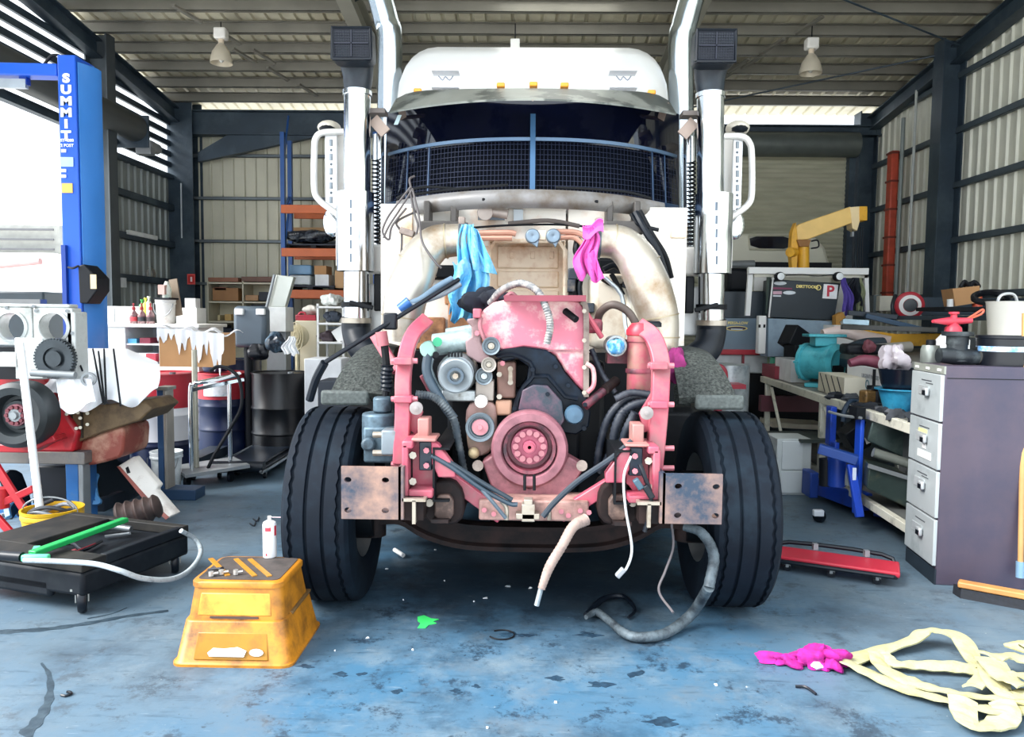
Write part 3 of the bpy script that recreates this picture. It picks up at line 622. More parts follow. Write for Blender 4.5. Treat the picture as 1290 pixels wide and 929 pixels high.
# oil filter canister, plugged port, side bits
of = MB().lathe([(0,0),(.055,0),(.07,.02),(.07,.26),(.065,.27),(.065,.30),(.072,.30),(.072,.33),(.055,.37),(0,.38)],P(806,503,3.95),(0,0,1),24)
oo = up('oil_filter', of, mat('#9a4754',.5,.05,.2,10,dirt='#8a6b5d',amt=.45,dsc=8), E_)
up('filter_head', MB().lathe([(.0,.40),(.05,.395),(.078,.36),(.078,.335),(.07,.33)],P(806,503,3.95),(0,0,1),24), mat('#c22f3f',.4,.05,.1,9), oo)
up('filter_band', MB().lathe([(.073,0),(.075,.004),(.075,.02),(.073,.024)],P(806,470,3.95),(0,0,1),24,caps=False), pinkd, oo); up('filter_tail', MB().cyl(P(806,503,3.95),P(806,512,3.95),.045), cast, oo)
pr = wheelish(776,436,3.95,[(10,-.1),(10,.02),(13,.02),(13.5,0),(13,-.12)],28); po = up('turbo_port', pr, alu, E_)
up('mount', MB().box(tuple(P(765,458,4.05)),tuple(P(792,428,4.05)+V((0,.1,0)))), pinkd, po)
up('loop', MB().tube([P(738,458,3.9),P(747,465,3.9),P(748,485,3.9),P(740,495,3.9)],.012,8,4), pinkl, E_)
up('fuel_rail', MB().tube([P(727,376,3.95),P(745,405,3.95),P(758,425,3.98)],.014,8,3), mat('#b0505f',.5), E_)
a = P(737,420,4.0); b = P(760,402,4.0); up('head_end', MB().box((a.x,4.0,a.z),(b.x,4.2,b.z)), pinkd, E_, bevel=.02)
up('lift_eye', MB().tube([P(636,376,3.95),P(644,370,3.95),P(650,374,3.95)],.012,8,3), pinkg, E_)
# hoses on the engine
def hose(pts,r,mt_,rib=None,k=10,n=10,par=None): return up('hose', MB().tube([P(*p) for p in pts],r,n,k,rib=rib), mt_, par or E_)
hose([(618,382,4.1),(632,366,4.0),(655,357,3.92),(676,366,3.85),(688,388,3.82),(693,410,3.82),(689,434,3.82)],m(5,3.85),hosem,.84,14)
hose([(524,497,3.8),(545,500,3.8),(560,512,3.8),(572,530,3.82),(578,560,3.85),(584,592,3.9)],m(5.5,3.8),mat('#343f48',.6,0,.2,12,dirt='#6e7679',amt=.35,dsc=16),.85,12)
hose([(541,440,3.93),(538,470,3.9),(556,505,3.86),(572,528,3.85)],m(6,3.9),mat('#3d4d5a',.5,0,.15,9))
hose([(543,574,3.56),(570,590,3.56),(605,615,3.58),(640,634,3.6),(652,636,3.6)],m(3.2,3.56),mat('#33424e',.5,0,.1,9),None,8,8); hose([(546,570,3.58),(575,588,3.57),(610,610,3.58),(645,630,3.6)],m(3.2,3.56),mat('#28353f',.5,0,.1,9),None,8,8); hose([(607,617,3.58),(620,632,3.58),(637,653,3.6)],m(2.6,3.56),mat('#55626d',.5,0,.1,9),None,6,8)
hose([(796,556,3.6),(770,578,3.58),(730,605,3.58),(700,632,3.6),(684,651,3.6)],m(4,3.56),mat('#212c37',.5,0,.1,9),None,8,8)
for pts,r in (([(840,504,3.85),(800,500,3.9),(780,510,3.9),(765,530,3.9),(756,560,3.92),(752,590,3.95)],.022),([(815,505,3.85),(790,515,3.86),(777,535,3.86),(770,570,3.9),(757,595,3.95)],.026),([(822,498,3.82),(795,495,3.85),(775,503,3.85)],.02),([(800,520,3.8),(787,548,3.82),(783,580,3.86)],.024),([(745,440,4.0),(758,470,3.98),(775,495,3.96)],.016)):
    hose(pts,r,mat('#141d2a',.55,0,.2,10,dirt='#3c4048',amt=.35,dsc=14),.86,10)
hose([(752,410,4.2),(757,393,4.15),(772,384,4.1),(790,392,4.1),(802,410,4.1),(804,425,4.1)],.022,mat('#4f4540',.6,0,.2,10))
up('steel_pipe', MB().tube([P(762,350,4.6),P(783,372,4.55),P(788,410,4.5),P(794,432,4.45)],m(2.8,4.5),8,3), alu, E_)
# harness and drop leads at the right horn
hose([(806,585,3.5),(812,600,3.48),(820,625,3.48),(818,650,3.48),(812,670,3.48)],.012,rubs,.85,8,8)
hose([(795,575,3.52),(786,600,3.5),(788,640,3.48),(796,690,3.46),(790,715,3.45),(780,725,3.45)],.006,mat('#b9bcbe',.5),None,6,6)
up('plug', MB().bar(P(812,612,3.47),P(822,628,3.47),.03,.03), rubs, E_, bevel=.006); up('plug', MB().bar(P(786,717,3.45),P(777,727,3.45),.03,.025), mat('#8e9196',.5), E_, bevel=.005); up('plug', MB().bar(P(800,604,3.47),P(808,616,3.47),.035,.03), mat('#35505f',.5), E_, bevel=.006)
# loose big hoses down to the floor
hose([(738,655,3.55),(722,664,3.5),(708,688,3.45),(692,715,3.42),(682,742,3.4)],[.03,.026,.024,.024,.018],mat('#a08a80',.65,0,.2,14,dirt='#5d5250',amt=.3,dsc=14),.92,12); up('hose_end', MB().cyl(P(682,740,3.4),P(676,763,3.4),.012), alu, E_)
fl_ = F(815,803); Yf = fl_.y
hose([(862,664,3.75),(884,672,3.7),(899,700,3.65),(893,740,3.6)]+[],[.02,.026,.028,.028],mat('#59656c',.6,0,.25,16,dirt='#1c242c',amt=.45,dsc=14),.94,10)
def fh(pts,r,mt_,**k): return up('hose', MB().tube(pts,r,10,8,rib=.94), mt_, E_)
fh([P(893,740,3.6),F(872,780,.05)+V((0,0,.03)),F(843,796,.03),F(815,803,.03),F(790,800,.03),F(768,783,.03),F(752,772,.03),F(738,778,.03)],[.028,.028,.027,.026,.024,.02,.022,.012],mat('#59656c',.6,0,.25,16,dirt='#1c242c',amt=.45,dsc=14))
fh([F(738,775,.02),F(760,755,.03),F(785,752,.03),F(800,768,.02),F(792,778,.015)],[.014,.018,.016,.01,.008],rubs)
hose([(846,660,3.6),(848,690,3.6),(838,720,3.55),(830,745,3.5),(848,772,3.36)],.006,mat('#585356',.6),None,6,6)
# ---- intake elbows
def elbow(pts,r,Y):
    return MB().tube([P(x,y,yy) for x,y,yy in pts],r,28,8)
pL = up('intake_pipe', elbow([(590,303,4.62),(570,303,4.62),(549,307,4.6),(532,323,4.56),(522,345,4.5),(512,373,4.46),(507,400,4.44),(505,430,4.44)],[m(20,4.6),m(20.5,4.6),m(23,4.6),m(26,4.5),m(27,4.5),m(26,4.5),m(24,4.45)],4.6), steelp)
pR = up('intake_pipe', elbow([(742,304,4.62),(763,304,4.62),(783,308,4.6),(800,324,4.56),(811,346,4.5),(822,374,4.46),(830,405,4.44),(831,455,4.44)],[m(20,4.6),m(20.5,4.6),m(23,4.6),m(26,4.5),m(27,4.5),m(25,4.5),m(22,4.45)],4.6), steelp)
def seam(par,c,d,r,mt_=None,w_=.012,nm='pipe_seam'):
    d = V(d).normalized(); up(nm, MB().lathe([(r-.004,-w_/2),(r+.003,-w_/2),(r+.003,w_/2),(r-.004,w_/2)],V(c),d,28,caps=False), mt_ or mat('#a3977f',.4,.6), par)
seam(pL,P(584,303,4.62),(1,0,0),m(20.5,4.6)+.004,mat('#566069',.4,.4),.05,'clamp_band'); seam(pR,P(752,304,4.62),(1,0,0),m(20.5,4.6)+.004,mat('#566069',.4,.4),.035,'clamp_band')
for par,pp in ((pL,(((562,304,4.61),(1,0,.1),22),((526,335,4.53),(.5,0,.85),27),((507,400,4.44),(.15,0,1),26))),(pR,(((774,305,4.61),(1,0,-.12),22),((807,337,4.53),(-.5,0,.85),27),((829,400,4.44),(-.2,0,1),25.5),((831,425,4.44),(-.0,0,1),24)))):
    for c,d,r_p in pp: seam(par,P(*c),d,m(r_p,4.5),None,.008)
for par,x,y in ((pL,582,279),(pR,754,280)): up('clamp_bolt', MB().cbox(P(x,y,4.6),(.04,.05,.05)), cast, par, bevel=.006)
# ---- cab
def cabx(px,Y): return P(px,400,Y).x
cab = MB(); xl,xr = cabx(486,5.3),cabx(858,5.3)
cab.box((xl,5.8,.95),(xr,8.6,3.02)); cab.box((xl+.05,5.3,.95),(xr-.05,5.85,2.3)); C = up('cab', cab, white, bevel=.03)
up('step_box', MB().box((xl-.1,5.5,.55),(xl+.3,6.6,1.0)), alu, C); up('step_box', MB().box((xr-.3,5.5,.55),(xr+.1,6.6,1.0)), alu, C)
# roof: loft of rounded sections
secs = [(5.2,.93,3.09,.03),(5.35,.99,3.12,.14),(5.65,1.03,3.35,.22),(6.0,1.06,3.62,.28),(6.35,1.08,3.78,.3),(7.2,1.08,3.84,.3),(8.6,1.08,3.84,.3)]
rings = []
for Y,hw,zt,rr in secs:
    cx = P(671,100,Y).x; zb_ = 3.05 if Y < 5.6 else 2.85; pt = [(cx-hw,zb_)]
    for i in range(7): a = pi-pi/2*i/6; pt.append((cx-hw+rr+rr*math.cos(a), zt-rr+rr*math.sin(a)))
    for i in range(7): a = pi/2-pi/2*i/6; pt.append((cx+hw-rr+rr*math.cos(a), zt-rr+rr*math.sin(a)))
    pt.append((cx+hw,zb_)); rings.append([V((x,Y+.32*max(0,(6.4-Y)/1.3)*((x-cx)/hw)**2,z)) for x,z in pt])
n = len(rings[0]); vs = [p for r in rings for p in r]
mbf = MB().add(vs,[(i*n+j,i*n+j+1,(i+1)*n+j+1,(i+1)*n+j) for i in range(len(rings)-1) for j in range(n-1)]+[tuple(range(n)),tuple(range((len(rings)-1)*n,len(rings)*n))])
rf = up('roof_cap', mbf, mat('#f2f2f0',.3,0,.02,3), C, sharp=55)
amber = mat('#f0a030',.3)
for x,y in ((527,116),(631,109),(672,108),(711,109),(820,118)):
    p = P(x,y,5.2 if 600<x<740 else 5.42); up('marker_light', MB().cbox(p,(.055,.09,.03)), amber, rf, bevel=.008)
for x in (562,784):
    for y in (93,114): p = P(x,y,5.5); up('roof_vent', MB().cbox(p+V((0,-.02,0)),(.19,.12,.006)), mat('#c9ccd2',.4), rf)
    p = P(x,102,5.56); up('roof_badge', MB().tube([p+V((-.05,-.05,.02)),p+V((-.02,-.05,-.01)),p+V((.0,-.05,.015)),p+V((.03,-.05,-.01)),p+V((.055,-.05,.02))],.004,5,3), mat('#8a90a0',.5), rf)
# sun visor over the screen: three facets of scratched stainless sheet
def vis(u,v):
    s = (u-.5)*2; X = P(671,120,4.9).x+s*.95; Y = 4.78+.36*s*s+.3*(1-v)
    return V((X,Y,(3.065+.08*s*s-.05*s**12)*(1-v)+(2.915+.01*s*s)*v))
up('sun_visor', MB().grid(vis,24,4,.012), mat('#8f938d',.35,.45,.15,5,dirt='#5a5f5c',amt=.45,dsc=3,soft=.03), C)
up('visor_seam', MB().tube([vis(.5,0)+V((0,-.005,.004)),vis(.5,1)+V((0,-.008,0))],.006,6), zinc, C)
for u in (.02,.98):
    a = vis(u,.3); up('visor_bracket', MB().bar(a,a+V((.0,.3,-.12)),.05,.012), cast, C)
# windscreen (tinted, black inside) and the insect screen in front of it
def wsf(z0,z1,Yc,hw,sag=.42):
    def fn(u,v):
        s = (u-.5)*2; return V((P(671,200,5.).x+s*hw, Yc+sag*abs(s)**2.4+.10*v, z0+(z1-z0)*v))
    return fn
up('windscreen', MB().grid(wsf(2.33,3.06,5.1,1.06),24,4,.012), mat('#05081a',.06,0,.1,3,spec=.6), C)
for s in (-1,1): up('screen_pillar', MB().bar((P(671,200,5.).x+s*.97,5.58,2.3),(P(671,200,5.).x+s*.96,5.62,2.98),.06,.06,(0,1,0)), blk, C)
scr = wsf(2.36,2.74,4.94,1.03,.5)
dkf = mat('#26405e',.4,.1,.15,9)
wires = MB(); NU = 84
for i in range(NU+1):
    wires.tube([scr(i/NU,0),scr(i/NU,1)],.0016,3)
for j in range(1,11):
    wires.tube([scr(i/24,j/11) for i in range(25)],.0016,3)
SC = up('insect_screen', wires, mat('#1b2540',.5,.2,.1,9), C, kind='stuff')
def frame_rail(v,r,h): return MB().sweep([scr(i/28,v)+V((0,-.006,0)) for i in range(29)],[(-.008,-h/2),(.008,-h/2),(.008,h/2),(-.008,h/2)])
up('screen_frame', frame_rail(1,0,.022), mat('#4d6680',.4,.2), SC); up('screen_frame', frame_rail(0,0,.04), dkf, SC); up('screen_frame', frame_rail(.02,0,.012), mat('#4d6680',.4,.2), SC)
up('centre_bar', MB().bar(scr(.5,0)+V((0,-.02,0)),scr(.5,1.45)+V((0,-.005,0)),.034,.014,(0,-1,0)), mat('#3a5f82',.4,.2), SC)
up('screen_backing', MB().grid(wsf(2.355,2.735,5.0,1.01,.48),20,2,.004), mat('#03060f',.9,0,.1,3,spec=.1), SC)
up('screen_apron', MB().grid(wsf(2.31,2.37,4.92,1.03,.5),28,2,.01), mat('#16233a',.35,.1,.15,6), SC)
for u in (.08,.16,.9,.95): up('screen_post', MB().tube([scr(u,0),scr(u,1)],.006,6), dkf, SC)
up('sticker', MB().grid(lambda u,v: P(503-5*v+5*u,148+12*v,5.3)+V((0,-.06,0)),2,2,.002), mat('#b9cfd6',.4), C)
# cowl below the screen
CZ0,CZ1 = P(668,242,4.76).z,P(668,260,4.76).z
def cow(u,v):
    s = (u-.5)*2; return V((P(668,250,4.9).x+s*.88, 4.76+.36*abs(s)**2.2+.03*math.sin(v*pi)*-1, CZ0-.02*s*s-(CZ0-CZ1)*v))
CW = up('cowl', MB().grid(cow,26,5,.02), mat('#7d7c7c',.45,.2,.12,6,dirt='#5d5245',amt=.4,dsc=4), C)
for u in (.35,.44,.72,.52): p = cow(u,.55); up('cowl_slot', MB().cbox(p+V((0,-.005,0)),(.07,.02,.02)), blk, CW, bevel=.006)
for pts in ([(520,245,4.75),(560,240,4.7),(600,236,4.68),(640,233,4.68)],[(820,250,4.8),(790,242,4.72),(745,238,4.68),(700,236,4.68)],[(500,250,4.8),(530,236,4.72),(590,239,4.7)]):
    up('wiper_arm', MB().tube([P(*p) for p in pts],.008,6,4), blk, CW)
# firewall with the engine tunnel recess
Yw = 4.98
def pan(x0,x1,y0,y1,Y=Yw,d=.08): 
    a = P(x0,y1,Y); b = P(x1,y0,Y); return MB().box((a.x,Y,a.z),(b.x,Y+d,b.z))
fw = MB()
for q in ((480,616,258,470),(713,866,262,470),(616,713,258,303),(616,713,425,470)): 
    a = P(q[0],q[3],Yw); b = P(q[1],q[2],Yw); fw.box((a.x,Yw,a.z),(b.x,Yw+.08,b.z))
FW = up('firewall', fw, mat('#ece6dc',.4,0,.05,4,dirt='#d2a37c',amt=.22,dsc=3), C)
up('tunnel_back', pan(612,718,300,430,5.16,.04), beige, FW)
for x in (616,711): up('tunnel_side', pan(x-1.5,x+1.5,303,425,Yw-.01,.2), beige, FW)
up('tunnel_rim', MB().tube([P(616,425,4.975),P(616,315,4.975),P(624,304,4.975),P(704,304,4.975),P(712,315,4.975),P(712,425,4.975)],.016,8), beige, FW)
for y0,y1 in ((310,338),(342,362),(366,380),(384,410)): up('tunnel_panel', pan(626,704,y0,y1,5.145,.03), beige, FW, bevel=.01)
for x in (642,668,692): up('tunnel_rib', pan(x,x+6,317,326,5.135,.02), beige, FW, bevel=.004)
for q,mt_ in (((564,622,382,440),tan),((560,610,340,384),tan),((505,560,400,440),tan)): up('doghouse_panel', pan(*q,4.93,.05), mt_, FW, bevel=.01)
for q in ((500,520,262,400),(845,866,285,300),(596,616,310,330)): up('pressing', pan(*q,4.96,.03), beige, FW, bevel=.008)
up('louvre_panel', pan(598,616,330,470,4.955,.03), mat('#e8ddcf',.4,0,.05,4,dirt='#c9a081',amt=.25,dsc=3), FW, bevel=.008)
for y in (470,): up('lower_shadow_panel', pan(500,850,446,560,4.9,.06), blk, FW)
hb = MB(); a = P(740,440,4.85); b = P(800,345,4.85); hb.box((a.x,4.82,a.z),(b.x,4.98,b.z)); up('heater_box', hb, mat('#e2d8c6',.45,0,.06,5,dirt='#b79a7b',amt=.3,dsc=4), FW, bevel=.06)
up('expansion_tank', pan(788,822,360,440,4.8,.15), mat('#e9e2d2',.35,0,.05,4), FW, bevel=.03)
up('dark_bay', pan(752,800,325,350,4.9,.08), blk, FW, bevel=.02); up('dark_bay', pan(530,575,334,352,4.9,.08), blk, FW, bevel=.02)
# clutter on the firewall
for x in (555,785):
    q = MB(); c = P(x,268,4.85); 
    for dx in (-.085,.085): q.box((c.x+dx-.02,4.82,c.z-.07),(c.x+dx+.02,4.98,c.z+.07))
    q.box((c.x-.12,4.78,c.z-.14),(c.x+.12,4.98,c.z-.06)); up('hinge_bracket', q, mat('#4b4744',.5,.2,.15,8), FW, bevel=.008)
wm = MB(); wm.cyl(P(611,268,4.8),P(611,268,4.9),m(10,4.8)); wm.cyl(P(616,266,4.84),P(640,270,4.84),m(6.5,4.84)); up('wiper_motor', wm, mat('#a1968f',.45,.3,.15,9), FW, bevel=.004)
up('motor_plate', pan(602,636,256,277,4.93,.02), mat('#66717c',.4,.2), FW); up('blank_plate', pan(647,659,264,281,4.93,.02), mat('#9ca4aa',.4,.4), FW)
for x in (671,697):
    q = wheelish(x,298,4.78,[(0,.02),(4,.03),(8,.03),(9.5,.01),(9,-.03)],20); q.prism([P(x+(-6 if x<680 else -3),303,4.76),P(x+(8 if x<680 else 7),303,4.76),P(x+(6 if x<680 else 3),312,4.76)],(0,.04,0)); up('horn', q, mat('#758796',.4,.3,.08,8), FW, bevel=.003)
up('horn_bracket', MB().cbox(P(683,297,4.82),(.05,.05,.06)), beige, FW, bevel=.005)
for pts,r,mt_ in (([(596,287,4.85),(640,284,4.85),(700,283,4.85),(745,286,4.88)],.007,blk),([(598,294,4.85),(640,293,4.85),(650,295,4.85)],.018,mat('#cf9a84',.45,.2)),([(598,300,4.85),(645,300,4.85)],.018,mat('#cf9a84',.45,.2)),([(700,292,4.86),(725,293,4.86),(740,300,4.85)],.018,mat('#cf9a84',.45,.2)),([(704,300,4.86),(724,300,4.86),(738,312,4.85)],.016,mat('#cf9a84',.45,.2)),([(640,282,4.86),(690,278,4.86),(730,285,4.86)],.014,mat('#58504c',.6)),
   ([(728,300,4.9),(726,318,4.88),(735,328,4.87),(745,334,4.85)],.022,rubs),([(733,335,4.85),(722,350,4.84),(724,385,4.84),(735,410,4.84)],.03,blk),([(738,340,4.85),(730,360,4.83),(735,395,4.83),(745,415,4.83)],.018,rubs),
   ([(800,268,4.8),(812,290,4.75),(830,320,4.72),(842,360,4.75)],.022,rubs),([(806,266,4.82),(822,296,4.76),(838,322,4.74),(846,350,4.78)],.016,blk),([(795,270,4.82),(804,283,4.78),(830,290,4.76)],.012,blk),
   ([(760,340,4.8),(775,335,4.8),(790,350,4.8),(785,362,4.8)],.02,rubs),([(770,345,4.78),(785,372,4.78)],.016,blk),([(758,352,4.8),(775,360,4.8),(800,357,4.8)],.012,brown)):
    up('hose', MB().tube([P(*p) for p in pts],r,8,5), mt_, FW)
for x,y,w_,h_ in ((722,345,12,14),(720,360,10,16),(724,380,12,12),(740,388,18,12)): up('fuse_box', pan(x-w_/2,x+w_/2,y-h_/2,y+h_/2,4.8,.06), mat('#2c3440',.5,0,.2,9,dirt='#8a7f70',amt=.25,dsc=12), FW, bevel=.006)
# wires hung at the left of the cowl
for pts in ([(520,238,4.6),(505,262,4.58),(490,285,4.58),(483,300,4.58)],[(517,236,4.6),(500,258,4.58),(488,275,4.58),(482,292,4.58),(490,302,4.58),(494,285,4.58),(512,262,4.58)],[(520,240,4.6),(528,275,4.5),(532,305,4.42),(548,330,4.36),(556,338,4.36)],[(516,238,4.6),(522,268,4.58),(526,290,4.56),(510,325,4.55),(502,345,4.55)],[(525,266,4.6),(500,280,4.6),(506,295,4.6),(505,330,4.58)],[(518,238,4.6),(516,226,4.65),(522,222,4.68)]):
    up('wire', MB().tube([P(*p) for p in pts],.007,6,6), mat('#4a4546',.6,0,.2,20), FW)
up('relay', MB().cbox(P(513,293,4.6),(.09,.05,.04),ry=.3), cast, FW, bevel=.006)
# black strut with hoses slanting across the left
stt = up('hood_strut', MB().tube([P(578,352,4.3),P(520,388,4.1),P(409,457,3.85)],m(3,4),10), rubs)
up('hose', MB().tube([P(570,352,4.32),P(552,362,4.28),P(530,378,4.22),P(508,386,4.2)],m(5,4.2),10,4), mat('#5c7285',.45,0,.1,9), stt); up('hose', MB().tube([P(580,358,4.3),P(555,372,4.25),P(520,384,4.2),P(506,392,4.18)],m(3.5,4.2),10,4), mat('#7b8791',.45,0,.1,9), stt)
up('hose_fitting', MB().tube([P(516,380,4.19),P(504,390,4.19)],m(7,4.2),10), mat('#2c5fa0',.4), stt); up('hose', MB().tube([P(409,457,3.85),P(398,478,3.9),P(390,504,3.95)],.022,8,3), rubs, stt)
up('strut_clamp', MB().cbox(P(492,405,4.05),(.07,.06,.09)), rubs, stt, bevel=.01)
# ---- mud guards
def guard(x0,x1,xt0,xt1):
    def fn(u,v):
        a = math.radians(42+110*v); r = .73+.02*math.sin(u*pi)
        k = math.sin(a)**3; xa = x0*(1-k)+xt0*k; xb = x1*(1-k)+xt1*k
        return V((xa+(xb-xa)*u, 4.58-r*math.cos(a), .67+r*math.sin(a)))
    return MB().grid(fn,6,14,.05)
gm = mat('#474b49',.8,0,.3,60,dirt='#1f2423',amt=.45,dsc=70,spec=.2)
for s in (-1,1):
    g = guard(TC+s*1.12,TC+s*.78,TC+s*1.0,TC+s*.8) if s<0 else guard(TC+.78,TC+1.12,TC+.8,TC+1.03); go = up('mudguard', g, gm)
    up('guard_lip', MB().box((TC+s*1.0-.13,4.02,1.1),(TC+s*1.0+.13,4.06,1.18)), mat('#4a5150',.7,0,.3,60), go, bevel=.015)
# ---- intake snorkels with shields, stacks, grab handles
def ring(c,u_,v_,a,b,p,n=28):
    o = []
    for j in range(n):
        t = 2*pi*j/n; ct,s_ = math.cos(t),math.sin(t); o.append(V(c)+V(u_)*(a*math.copysign(abs(ct)**(2/p),ct))+V(v_)*(b*math.copysign(abs(s_)**(2/p),s_)))
    return o
def loft(rings):
    n = len(rings[0]); vs = [p for r in rings for p in r]
    return MB().add(vs,[(i*n+j,i*n+(j+1)%n,(i+1)*n+(j+1)%n,(i+1)*n+j) for i in range(len(rings)-1) for j in range(n)]+[tuple(range(n))[::-1],tuple(range((len(rings)-1)*n,len(rings)*n))])
Ys = 5.2
for s,cx,dy in ((-1,450,0),(1,895,3)):
    k = -s
    f = lambda x: cx+(x-450)*(1 if s<0 else -1)
    A = up('intake_stack', MB().cyl(P(f(450),300+dy,Ys),P(f(450),117+dy,Ys),m(16.5,Ys),n=28), chrome)
    # black rain cap: round neck turning into a square hood that faces forward
    X_,Z_ = (1,0,0),(0,0,1)
    c0 = P(f(450),118+dy,Ys); c1 = P(f(451),98+dy,Ys); c2 = P(f(449),82+dy,Ys-.01); c3 = P(f(446),66+dy,Ys-.06); c4 = P(f(443),55+dy,Ys-.24)
    nrm = lambda a: V((0,math.cos(a),math.sin(a)))
    rg = [ring(c0,X_,(0,1,0),m(16,Ys),m(16,Ys),2),ring(c1,X_,(0,1,0),m(18,Ys),m(17,Ys),2.3),ring(c2,X_,nrm(-.35),m(20,Ys),m(19,Ys),3),ring(c3,X_,nrm(-.9),m(23,Ys),m(20,Ys),4.5),ring(c4+V((0,.1,0)),X_,nrm(-1.4),m(25,Ys),m(20,Ys),7),ring(c4,X_,nrm(-1.5),m(25.5,5),m(20.5,5),8)]
    # rings' second axis turns from depth to height; keep orientation
    rc = up('rain_cap', loft(rg), mat('#0d1723',.45,0,.12,8,dirt='#1d2b35',amt=.3,dsc=7), A)
    gq = MB(); a = c4+V((0,-.008,0)); hw,hh = m(21,5),m(16,5)
    for i in range(15): x = a.x-hw+2*hw*i/14; gq.box((x-.0012,a.y-.004,a.z-hh),(x+.0012,a.y,a.z+hh))
    for i in range(11): z = a.z-hh+2*hh*i/10; gq.box((a.x-hw,a.y-.004,z-.0012),(a.x+hw,a.y,z+.0012))
    gq.box((a.x-.004,a.y-.008,a.z-hh),(a.x+.004,a.y,a.z+hh)); gq.box((a.x-hw,a.y-.008,a.z-.004),(a.x+hw,a.y,a.z+.004))
    up('cap_grille', gq, mat('#161a2a',.5,.1,.1,9), A)
    gf = MB(); hw,hh = m(23.5,5),m(18.5,5); gf.tube([a+V((sx*hw,0,sz*hh)) for sx,sz in ((-1,-1),(1,-1),(1,1),(-1,1),(-1,-1))],.012,6); up('cap_rim', gf, rubs, A)
    seam(A,P(f(450),118+dy,Ys),(0,0,1),m(17.5,Ys),chrome,.03,'cap_clamp')
    # slotted heat shield
    sh = MB(); c = P(f(448),295+dy,Ys)
    hs = MB().lathe([(m(23,Ys),0),(m(23,Ys),m(97,Ys))],P(f(448),342+dy,Ys-.02),(0,0,1),32,caps=False); ho = up('heat_shield', hs, chrome, A)
    for i in range(5):
        p = P(f(442),257+17*i+dy,Ys-.02-m(23,Ys)); up('shield_slot', MB().tube([p+V((0,.012,-.028)),p+V((0,.012,.028))],.014,8), mat('#58636e',.4,.5), ho); up('shield_bolt', MB().ball(p+V((0,.012,-.055)),.008,8,4), mat('#58636e',.4,.5), ho)
    up('lower_pipe', MB().cyl(P(f(449),430+dy,Ys),P(f(449),340+dy,Ys),m(16,Ys),n=28), chrome, A)
    up('rubber_elbow', MB().tube([P(f(449),400+dy,Ys),P(f(449),418+dy,Ys),P(f(456),438+dy,Ys-.06),P(f(476),452+dy,Ys-.1)],m(18,Ys),22,6), rubs, A)
    for y in (384,404): seam(A,P(f(449),y+dy,Ys),(0,0,1),m(18.5,Ys),zinc if y>390 else blk,.035,'pipe_clamp')
    up('clamp_bolt', MB().bar(P(f(440),381+dy,Ys-.1),P(f(470),388+dy,Ys-.08),.03,.03), blk, A, bevel=.006)
    up('stand_off', MB().cbox(P(f(474),142+dy,Ys+.1),(.14,.12,.03)), mat('#6a625e',.5,.2), A); up('stand_off', MB().bar(P(f(470),150+dy,Ys+.1),P(f(486),168+dy,Ys+.1),.08,.02,(0,-1,0)), mat('#b5a195',.5,.2), A)
    # coiled air line and white panels between pipe and cab
    hx = MB(); c = P(f(474),200+dy,Ys+.15); c2_ = P(f(474),312+dy,Ys+.15); nt_ = 22
    hx.tube([c.lerp(c2_,i/(nt_*8))+V((.028*math.cos(i*pi/4),.028*math.sin(i*pi/4),0)) for i in range(nt_*8+1)],.006,5); up('coiled_line', hx, blk, A)
    up('coil_core', MB().cyl(P(f(477),170+dy,Ys+.25),P(f(477),330+dy,Ys+.25),.04,n=14), chrome, A)
    q = MB(); a = P(f(463),345+dy,Ys+.12); b = P(f(484),308+dy,Ys+.12); q.box((min(a.x,b.x),Ys+.1,a.z),(max(a.x,b.x),Ys+.3,b.z)); up('air_dryer', q, white, A, bevel=.02)
    q = MB(); a = P(f(466),420+dy,Ys+.1); b = P(f(486),358+dy,Ys+.1); q.box((min(a.x,b.x),Ys+.08,a.z),(max(a.x,b.x),Ys+.3,b.z)); up('side_box', q, mat('#d4d6d6',.4,.1), A, bevel=.01)
    q = MB(); a = P(f(470),392+dy,Ys+.0); b = P(f(480),345+dy,Ys+.0); q.box((min(a.x,b.x),Ys+.02,a.z),(max(a.x,b.x),Ys+.1,b.z)); up('valve', q, blk, A, bevel=.01)
    # exhaust stack behind
    Ye = 6.7; e0 = (475+507)/2 if s<0 else 859
    if s<0: pt = [(491,330,Ye),(491,150,Ye),(491,48,Ye),(487,28,Ye),(474,-20,Ye)]
    else: pt = [(859,330,Ye),(858,150,Ye),(858,55,Ye),(862,32,Ye),(876,-20,Ye)]
    ex = up('exhaust_stack', MB().tube([P(*q) for q in pt],m(15.5,Ye),28,4), mat('#b9c4cc',.16,1.,.06,3))
    # grab handle and drilled ladder strip
    Yg = 5.45
    if s<0: gp_ = [(436,166),(408,167),(398,174),(396,190),(396,238),(402,252),(414,262),(428,272)]; sxx = 417
    else: gp_ = [(908,172),(934,172),(944,180),(947,196),(947,244),(942,258),(930,268),(914,278)]; sxx = 929
    gh = up('grab_handle', MB().tube([P(x,y,Yg) for x,y in gp_],m(4,Yg),12,4), mat('#e6e4e0',.3,.2))
    a = P(sxx-7,262+dy,Yg+.02); b = P(sxx+7,168+dy,Yg+.02); st_ = up('ladder_strip', MB().box((a.x,Yg+.02,a.z),(b.x,Yg+.06,b.z)), mat('#e0e2e4',.3,.3), gh)
    for i in range(5):
        p = P(sxx,180+18*i+dy,Yg+.02); up('strip_slot', MB().tube([p+V((0,0,-.022)),p+V((0,0,.022))],.012,8), mat('#8f979e',.4,.4), st_); up('strip_hole', MB().ball(p+V((0,0,-.05)),.01,8,4), mat('#6f777e',.4,.4), st_)
